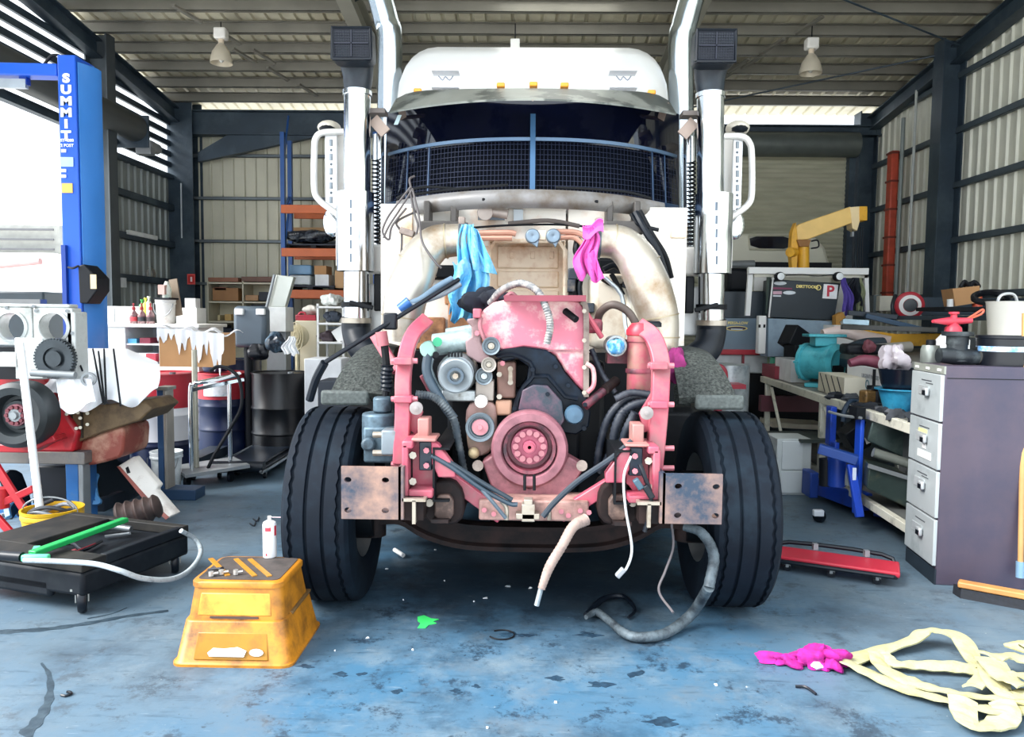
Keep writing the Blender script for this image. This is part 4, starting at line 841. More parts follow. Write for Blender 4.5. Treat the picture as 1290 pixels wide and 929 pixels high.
    lp = P(415 if s<0 else 929,162,Yg+.1); ml = MB().ball(lp,(.085,.1,.055),14,8); mo_ = up('mirror_lamp', ml, mat('#cfc9bb',.4,.1), gh); up('lamp_rim', MB().ball(lp+V((0,-.04,-.015)),(.065,.07,.03),12,6), rubs, mo_)
    q = MB(); a = P(f(424),335+dy,Yg+.15); b = P(f(440),170+dy,Yg+.15); q.box((min(a.x,b.x),Yg+.13,a.z),(max(a.x,b.x),Yg+.3,b.z)); up('side_panel', q, white, A)
up('mirror_back', MB().ball(P(419,280,5.6),(.07,.03,.11),14,8), chrome); up('mirror_back', MB().ball(P(926,283,5.6),(.07,.03,.11),14,8), chrome)
# ---- rags left on the truck
rg = rag(MB(), P(592,283,4.52), .52, .2, 3, .03, seed=3, nu=16, nv=18); rg.grid(lambda u,v: P(590+12*u+6*v+18*u*v, 284+v*56+6*u, 4.50+.03*math.sin(u*9+v*5)),10,12,.004)
rg.grid(lambda u,v: P(570+22*u-4*v+3*math.sin(v*9), 330+v*74+4*math.sin(u*7), 4.46+.035*math.sin(u*8+v*6)),10,14,.004)
single('shop_rag', rg, mat('#5fb2dc',.9,0,.18,14,dirt='#a5d3e6',amt=.35,dsc=10), 'pale blue cloth rag hung over the left intake elbow', 'rag')
rg = rag(MB(), P(742,284,4.5), .3, .14, 3, .025, seed=9, nu=12, nv=14); rg.grid(lambda u,v: P(737+11*u+8*v+5*u*v, 318+v*36+3*math.sin(u*5), 4.47+.02*math.sin(u*8+v*5)),8,10,.004); rg.grid(lambda u,v: P(734+26*u, 284+16*v+4*math.sin(u*6)-6*u, 4.48+.02*math.sin(v*4)),8,8,.004)
single('shop_rag', rg, mat('#d45cb0',.9,0,.15,14), 'pink cloth rag tied round the right intake elbow', 'rag')
cr_ = MB(); crumple(cr_,P(612,383,4.3),(m(25,4.3),.09,m(18,4.3)),26,18,.6,seed=4); crumple(cr_,P(632,377,4.25),(m(14,4.3),.07,m(8,4.3)),seed=5)
single('black_rag', cr_, mat('#0d1320',.9,0,.3,20), 'black cloth bundled behind the pink rocker cover', 'rag')
cr_ = MB(); crumple(cr_,P(776,437,3.92),(m(9.5,3.92),.05,m(9.5,3.92)),seed=8); single('plug_rag', cr_, mat('#3f86b8',.9,0,.35,40,dirt='#b5dbe8',amt=.3,dsc=30), 'blue rag stuffed into the open round port', 'rag')
cr_ = MB(); crumple(cr_,P(852,462,4.3),(m(13,4.3),.07,m(22,4.3)),seed=12); single('purple_rag', cr_, mat('#7b1f5c',.9,0,.3,20), 'dark purple rag tucked behind the right pink support arm', 'rag')
# the coolant bottle cap on the right arm
up('filler_cap', MB().lathe([(0,.03),(.05,.03),(.06,.02),(.06,0),(.0,0)],P(819,412,4.0),(0,0,1),16), rubs)
# ================================================================ left of the truck
def bx(x0,x1,y0,y1,Y,d,mb=None):
    mb = mb or MB(); a = P(x0,y1,Y); b = P(x1,y0,Y); return mb.box((min(a.x,b.x),Y,a.z),(max(a.x,b.x),Y+d,b.z))
def base(px,Y,z=0): p = P(px,500,Y); return (p.x,Y,z)
blue = mat('#1657c8',.35,.05,.08,2); blued = mat('#0f3a8f',.4,.05,.1,3)
wht = mat('#e8e8e6',.4,0,.03,3); gray = mat('#8a8f92',.45,.3,.1,5); dk = mat('#080d15',.55,0,.2,8,spec=.3)
card = mat('#b98b5e',.8,0,.08,4); cardl = mat('#cfa67a',.8,0,.06,4); red = mat('#b3202b',.4,0,.1,5,dirt='#701018',amt=.25,dsc=6)
# ---- two-post hoist
hx = P(84,500,7).x
ho = thing('vehicle_hoist','tall blue two-post vehicle hoist lettered down its front','hoist',(hx+.08,7,0))
a = P(72,86,7); b = P(95,86,7); c = P(115,86,7.3)
zt = 3.92
obj('post', MB().box((a.x,7,0),(b.x,7.32,zt)), blue, ho, bevel=.01)
obj('post_side', MB().prism([(b.x+.003,7.02,0),(b.x+.075,7.2,0),(b.x+.075,7.3,0),(b.x+.003,7.32,0)],(0,0,zt-.05)), mat('#3f86d8',.25,.1,.06,2), ho, bevel=.008)  # lighter blue than the front imitates daylight reflected on this side
obj('slide', MB().box((a.x+.01,6.96,0),(a.x+.05,7.0,2.2)), blued, ho)
obj('base_plate', MB().box((a.x-.1,6.85,0),(b.x+.3,7.45,.02)), blued, ho)
tw = mat('#eef1f4',.5)
for i,ch in enumerate('SUMMIT'):
    p = P(83.3,99+14.4*i,6.995); text('letter', ch, tw, ho, Matrix.Translation(p) @ FACE @ Matrix.Scale(1.3,4,(1,0,0)), .105, .002, .006)
p = P(84.5,177,6.995); text('lettering','ST-4000', tw, ho, Matrix.Translation(p) @ FACE, .036,.001,.001); p = P(84.5,183.5,6.995); text('lettering','2 POST', tw, ho, Matrix.Translation(p) @ FACE, .038,.001,.001)
bx_ = bx(76,92,198,210,6.99,.008); obj('label_plate', bx_, mat('#a9c4dc',.5), ho); obj('warning_label', bx(78,91,231,243,6.99,.008), mat('#e7b35a',.5), ho)
for y in (190,215,222): obj('small_label', bx(77,83,y-2,y+2,6.99,.006), tw, ho)
ov = MB(); p0 = P(-60,88,7.1); p1 = P(78,91,7.1); ov.bar(p0,p1,.16,.11); obj('overhead_beam', ov, blue, ho, bevel=.01)
obj('shut_off_bar', MB().bar(P(-60,104,7.1),P(34,106,7.1),.05,.08), mat('#b9c2c9',.3,.6), ho); obj('hanger', bx(24,33,92,106,7.08,.06), blued, ho)
obj('hydraulic_hose', MB().tube([P(55,82,7.1),P(66,70,7.1),P(77,72,7.1),P(79,86,7.1)],.014,8,5), dk, ho)
cb = MB().prism([P(x,y,6.9) for x,y in ((98,335),(106,333),(122,350),(122,366),(110,383),(100,382))],(0,.22,0)); cb_o = obj('control_box', cb, dk, ho, bevel=.01)
obj('box_label', bx(114,121,346,364,6.895,.006), mat('#d9c59a',.5), cb_o); obj('wire', MB().tube([P(86,337,6.95),P(92,338,6.9),P(99,335,6.9)],.01,6,3), dk, cb_o)
for x,y in ((99,217),(108,219),(98,248),(106,251)): p = P(x,y,7.12); obj('bolt_hole', MB().cyl(p,p+V((0,.08,0)),.012,n=8), dk, ho)
# ---- spare engine on a stand
se = thing('spare_engine','red engine block with grey gear housing lying on the steel stand','engine',P(60,575,5.6)[:2]+(.6,))
al2 = mat('#c4c8c6',.4,.25,.12,7,dirt='#8d8f8a',amt=.3,dsc=7)
Yh = 5.35
hp = MB(); c0 = P(15,410,Yh); c1 = P(68,413,Yh)
# gear housing: a wall with two big round openings
x0,x1 = P(-28,430,Yh).x,P(95,430,Yh).x; zt_,zb = P(45,383,Yh).z,P(45,478,Yh).z
cols = [x0,P(-14,430,Yh).x,P(42,430,Yh).x,P(89,430,Yh).x]; zc0,zc1 = P(68,436,Yh).z,P(68,388,Yh).z
hp = MB().hole_plate((0,Yh,0),(1,0,0),(0,0,1),(0,.12,0),[P(-10,430,Yh).x,P(41,430,Yh).x],[zc0,zc1],m(18,Yh),1.); hp.hole_plate((0,Yh,0),(1,0,0),(0,0,1),(0,.12,0),[P(42,430,Yh).x,P(92,430,Yh).x],[zc0,zc1],m(18,Yh),1.)
hp.box((P(-10,430,Yh).x,Yh,zc1),(P(88,430,Yh).x,Yh+.12,zt_)); hp.box((P(20,430,Yh).x,Yh-.02,zb),(P(56,430,Yh).x,Yh+.12,P(0,425,Yh).z)); hp.box((P(84,430,Yh).x,Yh,zb),(P(95,430,Yh).x,Yh+.16,P(0,392,Yh).z))
gh_ = obj('gear_housing', hp, al2, se, bevel=.01)
for x in (15,68): obj('bore_rim', MB().lathe([(m(18,Yh),-.02),(m(21,Yh),-.01),(m(21,Yh),.0)],P(x,412,Yh),(0,1,0),28,caps=False), al2, gh_)
for x,y in ((-5,392),(8,388),(42,386),(84,392),(91,420),(92,455),(45,392),(30,440),(48,470)): obj('housing_bolt', MB().cyl(P(x,y,Yh),P(x,y,Yh-.02),.012,n=8), gray, gh_)
gr = MB(); ng = 40
for i in range(ng):
    a0 = 2*pi*i/ng; c = P(70,452,Yh-.05); rr = m(24,Yh); gr.cbox(c+V((rr*math.cos(a0),0,rr*math.sin(a0))),(.018,.05,.014),ry=-a0)
gr.lathe([(0,-.03),(m(10,Yh),-.03),(m(10,Yh),.0),(m(14,Yh),-.0),(m(14,Yh),-.02),(m(24,Yh),-.025),(m(24,Yh),.025)],P(70,452,Yh-.05),(0,1,0),40); obj('timing_gear', gr, mat('#3b4247',.4,.5,.2,9), gh_)
obj('plate', bx(0,20,444,462,Yh-.05,.04), al2, gh_); obj('oil_pipe', MB().cyl(P(40,470,Yh-.1),P(95,473,Yh-.1),.025), gray, gh_)
obj('dark_cavity', bx(-10,24,438,478,Yh+.02,.1), dk, gh_)
bd = MB().prism([P(x,y,5.5) for x,y in ((-30,480),(12,470),(30,466),(52,470),(72,495),(82,522),(98,545),(92,570),(0,572),(-30,572))],(0,.5,0)); obj('crankcase', bd, red, se, bevel=.02)
obj('engine_rail', MB().prism([P(x,y,5.3) for x,y in ((-20,560),(34,561),(55,552),(66,549),(70,556),(56,561),(38,571),(-20,570))],(0,.15,0)), red, se, bevel=.008)
tl = P(22,523,5.2)
dmp = obj('damper', MB().lathe([(0,.0),(m(18,5.2),.0),(m(20,5.2),.03),(m(24,5.2),.03),(m(27,5.2),-.05),(m(36,5.2),-.06),(m(42,5.2),-.03),(m(43,5.2),.02),(m(43,5.2),.12),(m(36,5.2),.16)],tl,(0,1,0),44), mat('#2a3033',.5,.1,.2,9), se)
obj('hub_plate', MB().lathe([(0,-.02),(m(14,5.2),-.02),(m(14.5,5.2),0)],tl,(0,1,0),28), mat('#8d5a62',.5,.1,.2,9), dmp)
for i in range(10): a0 = 2*pi*i/10; c = tl+V((m(10.5,5.2)*math.cos(a0),-.02,m(10.5,5.2)*math.sin(a0))); obj('hub_bolt', MB().cyl(c,c+V((0,-.02,0)),.013,n=8), mat('#6c2f38',.5), dmp)
obj('hub_nut', MB().lathe([(0,-.05),(.025,-.05),(.03,-.03),(.045,-.03),(.045,-.015)],tl,(0,1,0),18), gray, dmp)
bb = MB().prism([P(x,y,5.55) for x,y in ((78,505),(108,512),(180,505),(192,515),(176,530),(130,545),(92,560),(80,555))],(0,.45,0)); bo_ = obj('block_face', bb, mat('#6e5a40',.6,.1,.15,8,dirt='#4a3a2a',amt=.4,dsc=7), se, bevel=.012)
for x,y in ((98,520),(101,527),(110,521),(96,540),(101,539),(110,535),(113,513),(84,522)): obj('stud', MB().cyl(P(x,y,5.55),P(x,y,5.5),m(2.2,5.55),n=8), mat('#c5bfae',.4,.3), bo_)
for x in (89,102): obj('joint', bx(x,x+1.2,508,552,5.54,.02), mat('#2c241a',.6), bo_)
sm_ = MB().prism([P(x,y,5.6) for x,y in sm([(84,560),(112,552),(150,537),(157,540),(155,575),(140,581),(110,588),(90,586)])],(0,.4,0)); obj('oil_sump', sm_, mat('#8a4438',.5,.05,.2,6,dirt='#caa088',amt=.3,dsc=4), se, bevel=.02)
# stand
es = thing('engine_stand','grey and blue welded steel stand carrying the spare engine','stand',base(100,5.75))
obj('cross_beam', bx(-20,106,570,584,5.5,.9), mat('#7b7772',.5,.3,.12,6,dirt='#4f5560',amt=.3,dsc=6), es, bevel=.006)
def post(x0,x1,yt,Y,wd=.18,mt_=None,par=None,nm='post'):
    a = P(x0,yt,Y); b = P(x1,yt,Y); return obj(nm, MB().box((a.x,Y,0),(b.x,Y+wd,a.z)), mt_, par, bevel=.006)
bp_ = mat('#2a68a8',.4,.1,.1,5,dirt='#56707f',amt=.25,dsc=5)
post(82,98,584,5.55,.25,bp_,es); post(98,104,584,5.52,.1,gray,es,'post_flange'); post(68,72,584,6.3,.1,bp_,es)
post(197,205,490,6.35,.12,mat('#33557e',.4,.15,.12,5),es); post(205,209,490,6.33,.14,mat('#a39d94',.45,.3,.1,5),es,'post_flange')
f0 = F(252,628); obj('foot', MB().box((P(200,600,6.35).x,6.3,.0),(f0.x,6.5,.09)), blued and mat('#24405f',.45,.1,.1,4), es, bevel=.006)
obj('long_beam', MB().box((P(100,600,5.9).x,5.9,.0),(P(130,600,5.9).x,9.0,.1)), mat('#16202c',.5), es)
obj('cap', bx(196,211,488,492,6.32,.16), mat('#8a8a84',.45,.3), es)
obj('lower_beam', bx(-30,100,640,652,5.7,.12), bp_, es)
# plastic sheet over the engine
def sheet(u,v):
    x = 58+u*140; top = 462-34*math.sin(min(1,u*1.3)*pi)**.7*(1 if u<.75 else .9)-6; top = 440+ (26*(1-u*4) if u<.25 else 0)+max(0,(u-.72))*60
    bot = 498+12*math.sin(u*pi*1.2)-8*math.sin(u*14)+u*6
    y = top+(bot-top)*v; Y = 5.75-.32*math.sin(v*pi/2)+.05*math.sin(u*21+v*3)*v+.03*math.sin(u*9)
    if v < .15: Y += .5*(1-v/.15)
    return P(x+8*math.sin(v*3)*(u-.5),y,Y)
ps = single('plastic_sheet', MB().grid(sheet,34,14,.006), mat('#eef0f4',.3,0,.02,4), 'white plastic sheet draped over the rear of the spare engine', 'sheet')
def sheet2(u,v): return P(70+u*45+v*6, 478+v*36+8*math.sin(u*5)*(v), 5.3-.05*v+.03*math.sin(u*11))
obj('sheet_fold', MB().grid(sheet2,14,8,.006), mat('#eef0f4',.3,0,.02,4), ps)
for x0,y0,x1,y1 in ((117,440,130,508),(124,443,132,510),(131,440,134,508),(143,440,152,512),(98,452,104,468)):
    pts = [P(x0+(x1-x0)*t,y0+(y1-y0)*t,5.75-.32*math.sin(min(1,(.1+t))*pi/2)-.07) for t in (0,.25,.5,.75,1)]; obj('tie_cord', MB().tube(pts,.007,6,2), dk, ps)
tp = P(112,478,5.3); obj('tape_ring', MB().lathe([(.035,-.01),(.05,-.01),(.05,.02),(.035,.02),(.035,-.01)],tp,(.3,-1,0),16,caps=False), gray, ps)
# white pole, yellow bucket
single('pole', MB().tube([P(25,432,5.0),P(50,641,4.96)],.025,12), mat('#eef0f2',.4,0,.03,4), 'white plastic pole standing in the yellow bucket', 'pole')
bc = P(66,640,5.0); zr_ = bc.z
yb = thing('bucket','yellow plastic bucket of hoses and wire by the black cart','bucket',(bc.x,5.0,0))
r_ = m(36,5.0); ym = mat('#d9a81c',.45,0,.12,6,dirt='#8a6a12',amt=.2,dsc=6)
obj('bucket_body', MB().lathe([(0,0),(r_*.82,0),(r_*.97,zr_-.06),(r_*1.0,zr_-.055),(r_*1.0,zr_-.03),(r_*.98,zr_-.025),(r_*1.01,zr_-.02),(r_*1.02,zr_),(r_*.96,zr_),(r_*.8,.03),(0,.03)],(bc.x,5.0,0),(0,0,1),32), ym, yb)
obj('handle', MB().tube([(bc.x+r_*math.cos(t),5.0-.03+.0*t,zr_-.02+.1*math.sin(t)) for t in [pi*i/10 for i in range(11)]],.006,6,2), gray, yb)
for k in range(3):
    q = [(bc.x+r_*.75*math.cos(t+k),5+r_*.6*math.sin(t+k),zr_-.06+.03*math.sin(2*t+k)+.03*k) for t in [i*.5 for i in range(12)]]; single('hose_coil', MB().tube(q,.014,8,3), mat(('#161c26','#7d8288','#2d3138')[k],.5), ('black hose coiled in the yellow bucket','grey hose looped over the yellow bucket','dark wire curled on top of the yellow bucket')[k], 'hose')
# ---- black platform cart
A,B_,C_,D_ = V((-2.28,3.82,0)),V((-2.05,4.56,0)),V((-2.92,4.83,0)),V((-3.15,4.09,0))
ct = thing('platform_cart','low black moulded plastic cart on castors','cart',((A+C_)/2)[:2]+(0,))
ctm = mat('#0b1119',.6,0,.2,8,dirt='#1d2328',amt=.35,dsc=5,spec=.25); ctop = mat('#2f2d2a',.65,0,.25,6,dirt='#14171a',amt=.45,dsc=5,spec=.25)
def lerp4(u,v,z): p = A.lerp(D_,u).lerp(B_.lerp(C_,u),v); return V((p.x,p.y,z))
cb_ = MB(); zt1 = .285
cb_.prism([lerp4(0,0,.10),lerp4(1,0,.10),lerp4(1,1,.10),lerp4(0,1,.10)],(0,0,.13))
bod = obj('cart_body', cb_, ctm, ct, bevel=.02)
for (u0,u1,v0,v1) in ((0,1,0,.2),(0,1,.93,1),(0,.05,.2,.93),(.62,1,.2,.93)):
    obj('deck', MB().prism([lerp4(u0,v0,.23),lerp4(u1,v0,.23),lerp4(u1,v1,.23),lerp4(u0,v1,.23)],(0,0,.055)), ctop if v1<.3 or u1>.5 else ctm, ct, bevel=.006)
obj('skirt', MB().prism([lerp4(.25,0,.07),lerp4(1,0,.07),lerp4(1,.06,.07),lerp4(.25,.06,.07)],(0,0,.1)), ctm, ct, bevel=.02)
for u,v in ((.06,.06),(.06,.92),(.94,.06),(.94,.92)):
    p = lerp4(u,v,0); cs = obj('castor', MB().lathe([(.0,-.02),(.03,-.022),(.062,-.02),(.068,-.01),(.068,.01),(.062,.02),(.03,.022),(0,.02)],p+V((0,0,.068)),(.9,.45,0),24), rubs, ct)
    q = MB(); d_ = V((.9,.45,0)).normalized()
    for s in (-1,1): q.bar(p+d_*(.03*s)+V((0,0,.06)),p+d_*(.03*s)+V((0,0,.125)),.035,.006,d_)
    q.cbox(p+V((0,0,.13)),(.08,.08,.012)); obj('fork', q, mat('#b9b9b2',.35,.6), cs)
# air gun and hose on it
ag = thing('air_lance','bright green air lance lying across the black cart','air tool',P(60,700,4.2)[:2]+(.29,))
gm_ = mat('#1f9d52',.4,0,.1,5); gml = mat('#5fd79a',.4)
def C3(px,py,z=.31): return F(px,py,z)
obj('lance_tube', MB().bar(C3(40,698,.32),C3(158,655,.33),.05,.03), gm_, ag, bevel=.006); obj('grip', MB().bar(C3(28,703,.31),C3(62,703,.31),.035,.035), gml, ag, bevel=.008); obj('grip_end', MB().tube([C3(2,700,.31),C3(28,702,.31)],.025,10), rubs, ag)
obj('trigger', MB().bar(C3(42,700,.31),C3(47,690,.33),.03,.02), gml, ag)
hs_ = [C3(30,706,.315),C3(80,708,.31),C3(120,711,.31),C3(150,719,.29),C3(180,729,.22),C3(208,730,.16)+V((.03,0,0)),C3(226,718,.14)+V((.06,0,0)),C3(238,697,.16)+V((.07,.0,0)),C3(236,680,.2)+V((.05,0,0)),C3(228,669,.28)]
single('air_hose', MB().tube(hs_,.014,10,8), mat('#a9b3b8',.45,0,.12,30,dirt='#3f474d',amt=.2,dsc=30), 'pale braided hose looping off the corner of the black cart', 'hose')
tl_ = [('#8f9499','silver curved pipe lying in the tray of the black cart'),('#2b2f36','dark cable lying in the tray of the black cart'),('#8d2a35','red handled tool lying in the tray of the black cart')]
single('curved_pipe', MB().tube([C3(120,668,.26),C3(140,664,.27),C3(165,667,.26)],.02,10,5), mat('#8f9499',.3,.7), tl_[0][1], 'pipe'); single('cable', MB().tube([C3(60,690,.25),C3(90,685,.26),C3(105,693,.25),C3(128,682,.25)],.01,8,5), rubs, tl_[1][1], 'cable'); single('screwdriver', MB().tube([C3(86,697,.25),C3(96,694,.26),C3(97,694,.26),C3(120,685,.26)],[.012,.012,.004,.004],8), mat('#8d2a35',.4), tl_[2][1], 'tool')
single('spanner', MB().bar(C3(132,676,.25),C3(165,672,.25),.03,.008), mat('#9aa0a4',.3,.8), 'steel spanner lying in the far corner of the black cart', 'tool')
# ---- clutter behind the cart
PG = lambda x,y,o=0: P(x,y,5.55+.25*(652-y)/75+o)
pn = MB().prism([PG(x,y) for x,y in ((147,588),(168,575),(199,612),(195,618),(221,648),(211,654),(184,632))],(.02,.06,.0)); po_ = single('guard_panel', pn, mat('#dcd7cf',.45,0,.06,4,dirt='#a08d80',amt=.2,dsc=4), 'white bent metal panel leaning behind the black cart', 'panel', bevel=.012)
sl = MB().prism([PG(x,y,-.006) for x,y in ((158,590),(161,588),(164,596),(160,597))],(0,.006,0)); obj('slot', sl, dk, po_); sl = MB().prism([PG(x,y,-.004) for x,y in ((147,588),(151,588),(190,632),(213,652),(209,655),(184,634))],(0,.03,0)); obj('edge', sl, mat('#8d4a40',.5,0,.2,8), po_)
pc = MB(); p0 = F(150,655,.12); p1 = F(206,652,.12)
prof = [(0,0)]; L_ = (p1-p0).length
for i in range(5): h0 = L_*i/5; prof += [(.105-.008*i,h0+.005),(.12-.008*i,h0+.02),(.12-.008*i,h0+L_/5-.03),(.1-.008*i,h0+L_/5-.01)]
prof += [(0,L_)]; single('pulley_stack', MB().lathe(prof,p0,p1-p0+V((0,0,.1)),24), mat('#4a3a36',.6,.1,.2,8,dirt='#2a2220',amt=.4,dsc=7), 'brown multi groove cast pulley lying behind the black cart', 'pulley')
# black glossy guard with blue tape
gpn = MB().grid(lambda u,v: F(112+46*u,648-10*u,0)+V((0,.15*math.cos(v*pi*.5),.06+.40*v+.06*math.sin(u*pi)-.12*v*u)),12,8,.02); go_ = single('black_guard', gpn, mat('#121921',.15,0,.2,5), 'glossy black curved guard with a strip of blue tape', 'guard')
obj('tape', MB().tube([P(122,598,5.85),P(119,610,5.8),P(121,625,5.78),P(125,633,5.76),P(114,634,5.74)],.022,4,4), mat('#5b9bd0',.5,0,.15,9), go_)
gpn = MB().grid(lambda u,v: F(4+26*u,668-10*u,0)+V((0,.1*math.cos(v*pi*.5),.05+.32*v+.05*math.sin(u*pi))),10,8,.02); go2 = single('black_guard', gpn, mat('#121921',.15,0,.2,5), 'small black guard beside the red jack at the picture edge', 'guard'); obj('tape', MB().tube([P(14,632,5.3),P(9,640,5.3),P(11,652,5.25)],.022,4,3), mat('#5b9bd0',.5,0,.15,9), go2)
# red jack (a frame of flat bars)
jk = thing('jack_stand','red steel jack frame standing left of the yellow bucket','jack',base(10,5.15))
for a0,b0 in (((-8,582),(34,648)),((-10,640),(42,616)),((-10,645),(30,690))): obj('jack_bar', MB().bar(P(*a0,5.1),P(*b0,5.05),.05,.03,(0,-1,0)), red, jk, bevel=.006)
obj('jack_pad', MB().cyl(P(2,615,5.1),P(2,640,5.1),.05), red, jk)
obj('jack_foot', MB().box(tuple(P(-12,690,5.0))[:2]+(0,),tuple(P(20,690,5.2))[:2]+(.03,)), red, jk)
# dark pallets and oily parts under the stand
for i,(x0,x1,Y,h_,mt_,lb,ct_) in enumerate(((40,84,6.0,.34,dk,'black crate under the engine stand','crate'),(104,118,6.4,.52,mat('#20262f',.5),'dark finned cooler standing under the red sump','cooler'),(112,126,6.6,.5,mat('#c9cbcc',.5),'white canister standing under the red sump','canister'),(128,146,6.5,.55,mat('#1a2648',.5),'navy carton with pale writing under the red sump','carton'))):
    a = P(x0,600,Y); b = P(x1,600,Y); single(('crate','finned_cooler','canister','carton')[i], MB().box((a.x,Y,0),(b.x,Y+.25,h_)), mt_, lb, ct_, bevel=.01)
for i in range(3): single('cover_strip', MB().tube([V((F(40+16*i,640).x,5.62+.06*i,.03)),V((F(96+8*i,630).x,6.3+.05*i,.03))],.02,8), mat(('#c5cad0','#1b222d','#5d6670')[i],.35,.3), ('pale trim strip stacked under the engine stand','black trim strip stacked under the engine stand','grey trim strip stacked under the engine stand')[i], 'strip')
# ---- step stool
st0 = F(290,842,0); sx,sy = st0.x,st0.y
so_ = thing('step_stool','yellow plastic step stool scuffed and stained, dark tread on top','stool',(sx,sy+.25,0))
ys = mat('#bd7a1e',.45,0,.1,5,dirt='#70481c',amt=.36,dsc=8); ysd = mat('#a8741f',.5,0,.1,6,dirt='#8a5f28',amt=.3,dsc=8)
cxs,cys = sx,sy+.26
def rr(w_,d_,z,rd=.05,dx=0,dy=0,n=5):
    o = []
    for qx,qy,a0 in ((1,-1,-pi/2),(1,1,0),(-1,1,pi/2),(-1,-1,pi)):
        for i in range(n): a = a0+pi/2*i/(n-1); o.append(V((cxs+dx+qx*(w_/2-rd)+rd*math.cos(a), cys+dy+qy*(d_/2-rd)+rd*math.sin(a), z)))
    return o
fr = loft([rr(.55,.52,0),rr(.55,.52,.012),rr(.525,.50,.02),rr(.462,.44,.19),rr(.45,.43,.197)]); obj('lower_tier', fr, ys, so_, sharp=50)
dn = loft([rr(.445,.41,.19),rr(.408,.36,.335),rr(.422,.372,.338),rr(.422,.372,.36),rr(.405,.355,.368)]); up_o = obj('upper_tier', dn, ys, so_, sharp=50)
obj('tread', loft([rr(.375,.32,.366,.03),rr(.375,.32,.371,.03)]), mat('#4b4340',.7,0,.2,8,dirt='#2b2827',amt=.4,dsc=8), up_o)
for t in (-.3,.12,.35):
    a = V((cxs-.10+t*.3-.05,cys+.12,.373)); b = V((cxs+.06+t*.3-.03,cys-.12,.373)); obj('tread_stripe', MB().bar(a,b,.022,.006), ysd, up_o)
Yf_ = cys-.2
def face(x0,x1,z0,z1,lean,mb=None,off=0.,d=.02):
    mb = mb or MB(); f = lambda x,z: V((cxs+x, cys-.256+(z*.21 if z<.192 else .053+(z-.19)*.17)+off, z))
    a,b,c,d_ = f(x0,z0),f(x1,z0),f(x1*lean,z1),f(x0*lean,z1); return mb.prism([a,b,c,d_],(0,d,0))
obj('front_recess', face(-.17,.17,.215,.315,.93,off=-.004,d=.01), mat('#dca23a',.5,0,.15,6,dirt='#a8702a',amt=.4,dsc=9), up_o, bevel=.01)
obj('hand_slot', face(-.11,.11,.205,.213,1.,off=-.008,d=.015), mat('#40302a',.6), up_o)
obj('front_panel', face(-.17,.17,.03,.15,.93,off=-.004,d=.012), ysd, so_, bevel=.01)
obj('label_scrap', MB().prism([V((cxs+x,cys-.262+z*.21-.006,z)) for x,z in ((-.095,.05),(.06,.05),(.07,.075),(.03,.09),(-.03,.083),(-.08,.085),(-.105,.065))],(0,.004,0)), mat('#e6e4e2',.6,0,.05,9), so_)
obj('label_scrap', MB().prism([V((cxs+.115+.032*math.cos(2*pi*i/12),cys-.262+.07*.21-.006,.068+.017*math.sin(2*pi*i/12))) for i in range(12)],(0,.004,0)), mat('#e6e4e2',.6,0,.05,9), so_)
obj('side_step', MB().box((cxs+.2,cys-.10,.185),(cxs+.235,cys+.2,.2)), mat('#6a4f2a',.7,0,.2,8), so_, bevel=.004)
# spray can on the stool
cp_ = V((F(340,702,.37).x,F(340,702,.37).y,.373)); sc_ = thing('spray_can','white aerosol can with red markings standing on the yellow stool','can',cp_)
rr_ = .0335
obj('can_body', MB().lathe([(0,0),(rr_*.96,0),(rr_,.006),(rr_,.165),(rr_*.9,.175),(rr_*.5,.183),(0,.185)],cp_,(0,0,1),24), mat('#e9e9ea',.3,.1,.03,5), sc_)
obj('can_print', MB().grid(lambda u,v: cp_+V(((rr_+.0006)*math.cos(-pi*.62+u*.9),(rr_+.0006)*math.sin(-pi*.62+u*.9),.135+.02*v)),8,2), mat('#c23a4a',.4), sc_); obj('can_print', MB().grid(lambda u,v: cp_+V(((rr_+.0006)*math.cos(-.55+u*.5),(rr_+.0006)*math.sin(-.55+u*.5),.11+.05*v)),6,2), mat('#c23a4a',.4), sc_); obj('can_print', MB().grid(lambda u,v: cp_+V(((rr_+.0006)*math.cos(-pi*.6+u*.25),(rr_+.0006)*math.sin(-pi*.6+u*.25),.012+.012*v)),3,2), mat('#c23a4a',.4), sc_)
obj('nozzle', MB().cyl(cp_+V((0,0,.183)),cp_+V((0,0,.205)),.009), wht, sc_); obj('straw', MB().tube([cp_+V((0,0,.2)),cp_+V((.085,-.01,.202))],.002,6), mat('#d9b9c0',.4), sc_)
for i,(x,y) in enumerate(((266,726),(279,724),(297,724))):
    c = F(x,y,.374); bo2 = MB().cyl(c,c+V((.0,0,.022)),.012,n=6); bo2.cyl(c+V((0,0,.01)),c+V((.03,.01,.012)),.006); single('bolt', bo2, mat('#c9c6c2',.3,.7), ('loose bolt on the yellow stool, leftmost of three','loose bolt on the yellow stool, middle of three','loose bolt on the yellow stool, rightmost of three')[i], 'bolt','bolts on the stool')
c = F(262,718,.374); single('brush', MB().tube([c,c+V((.05,.0,.006)),c+V((.07,-.01,.005))],[.006,.006,.014],8), mat('#2c2f36',.5), 'dark tool lying along the left of the stool top', 'tool')
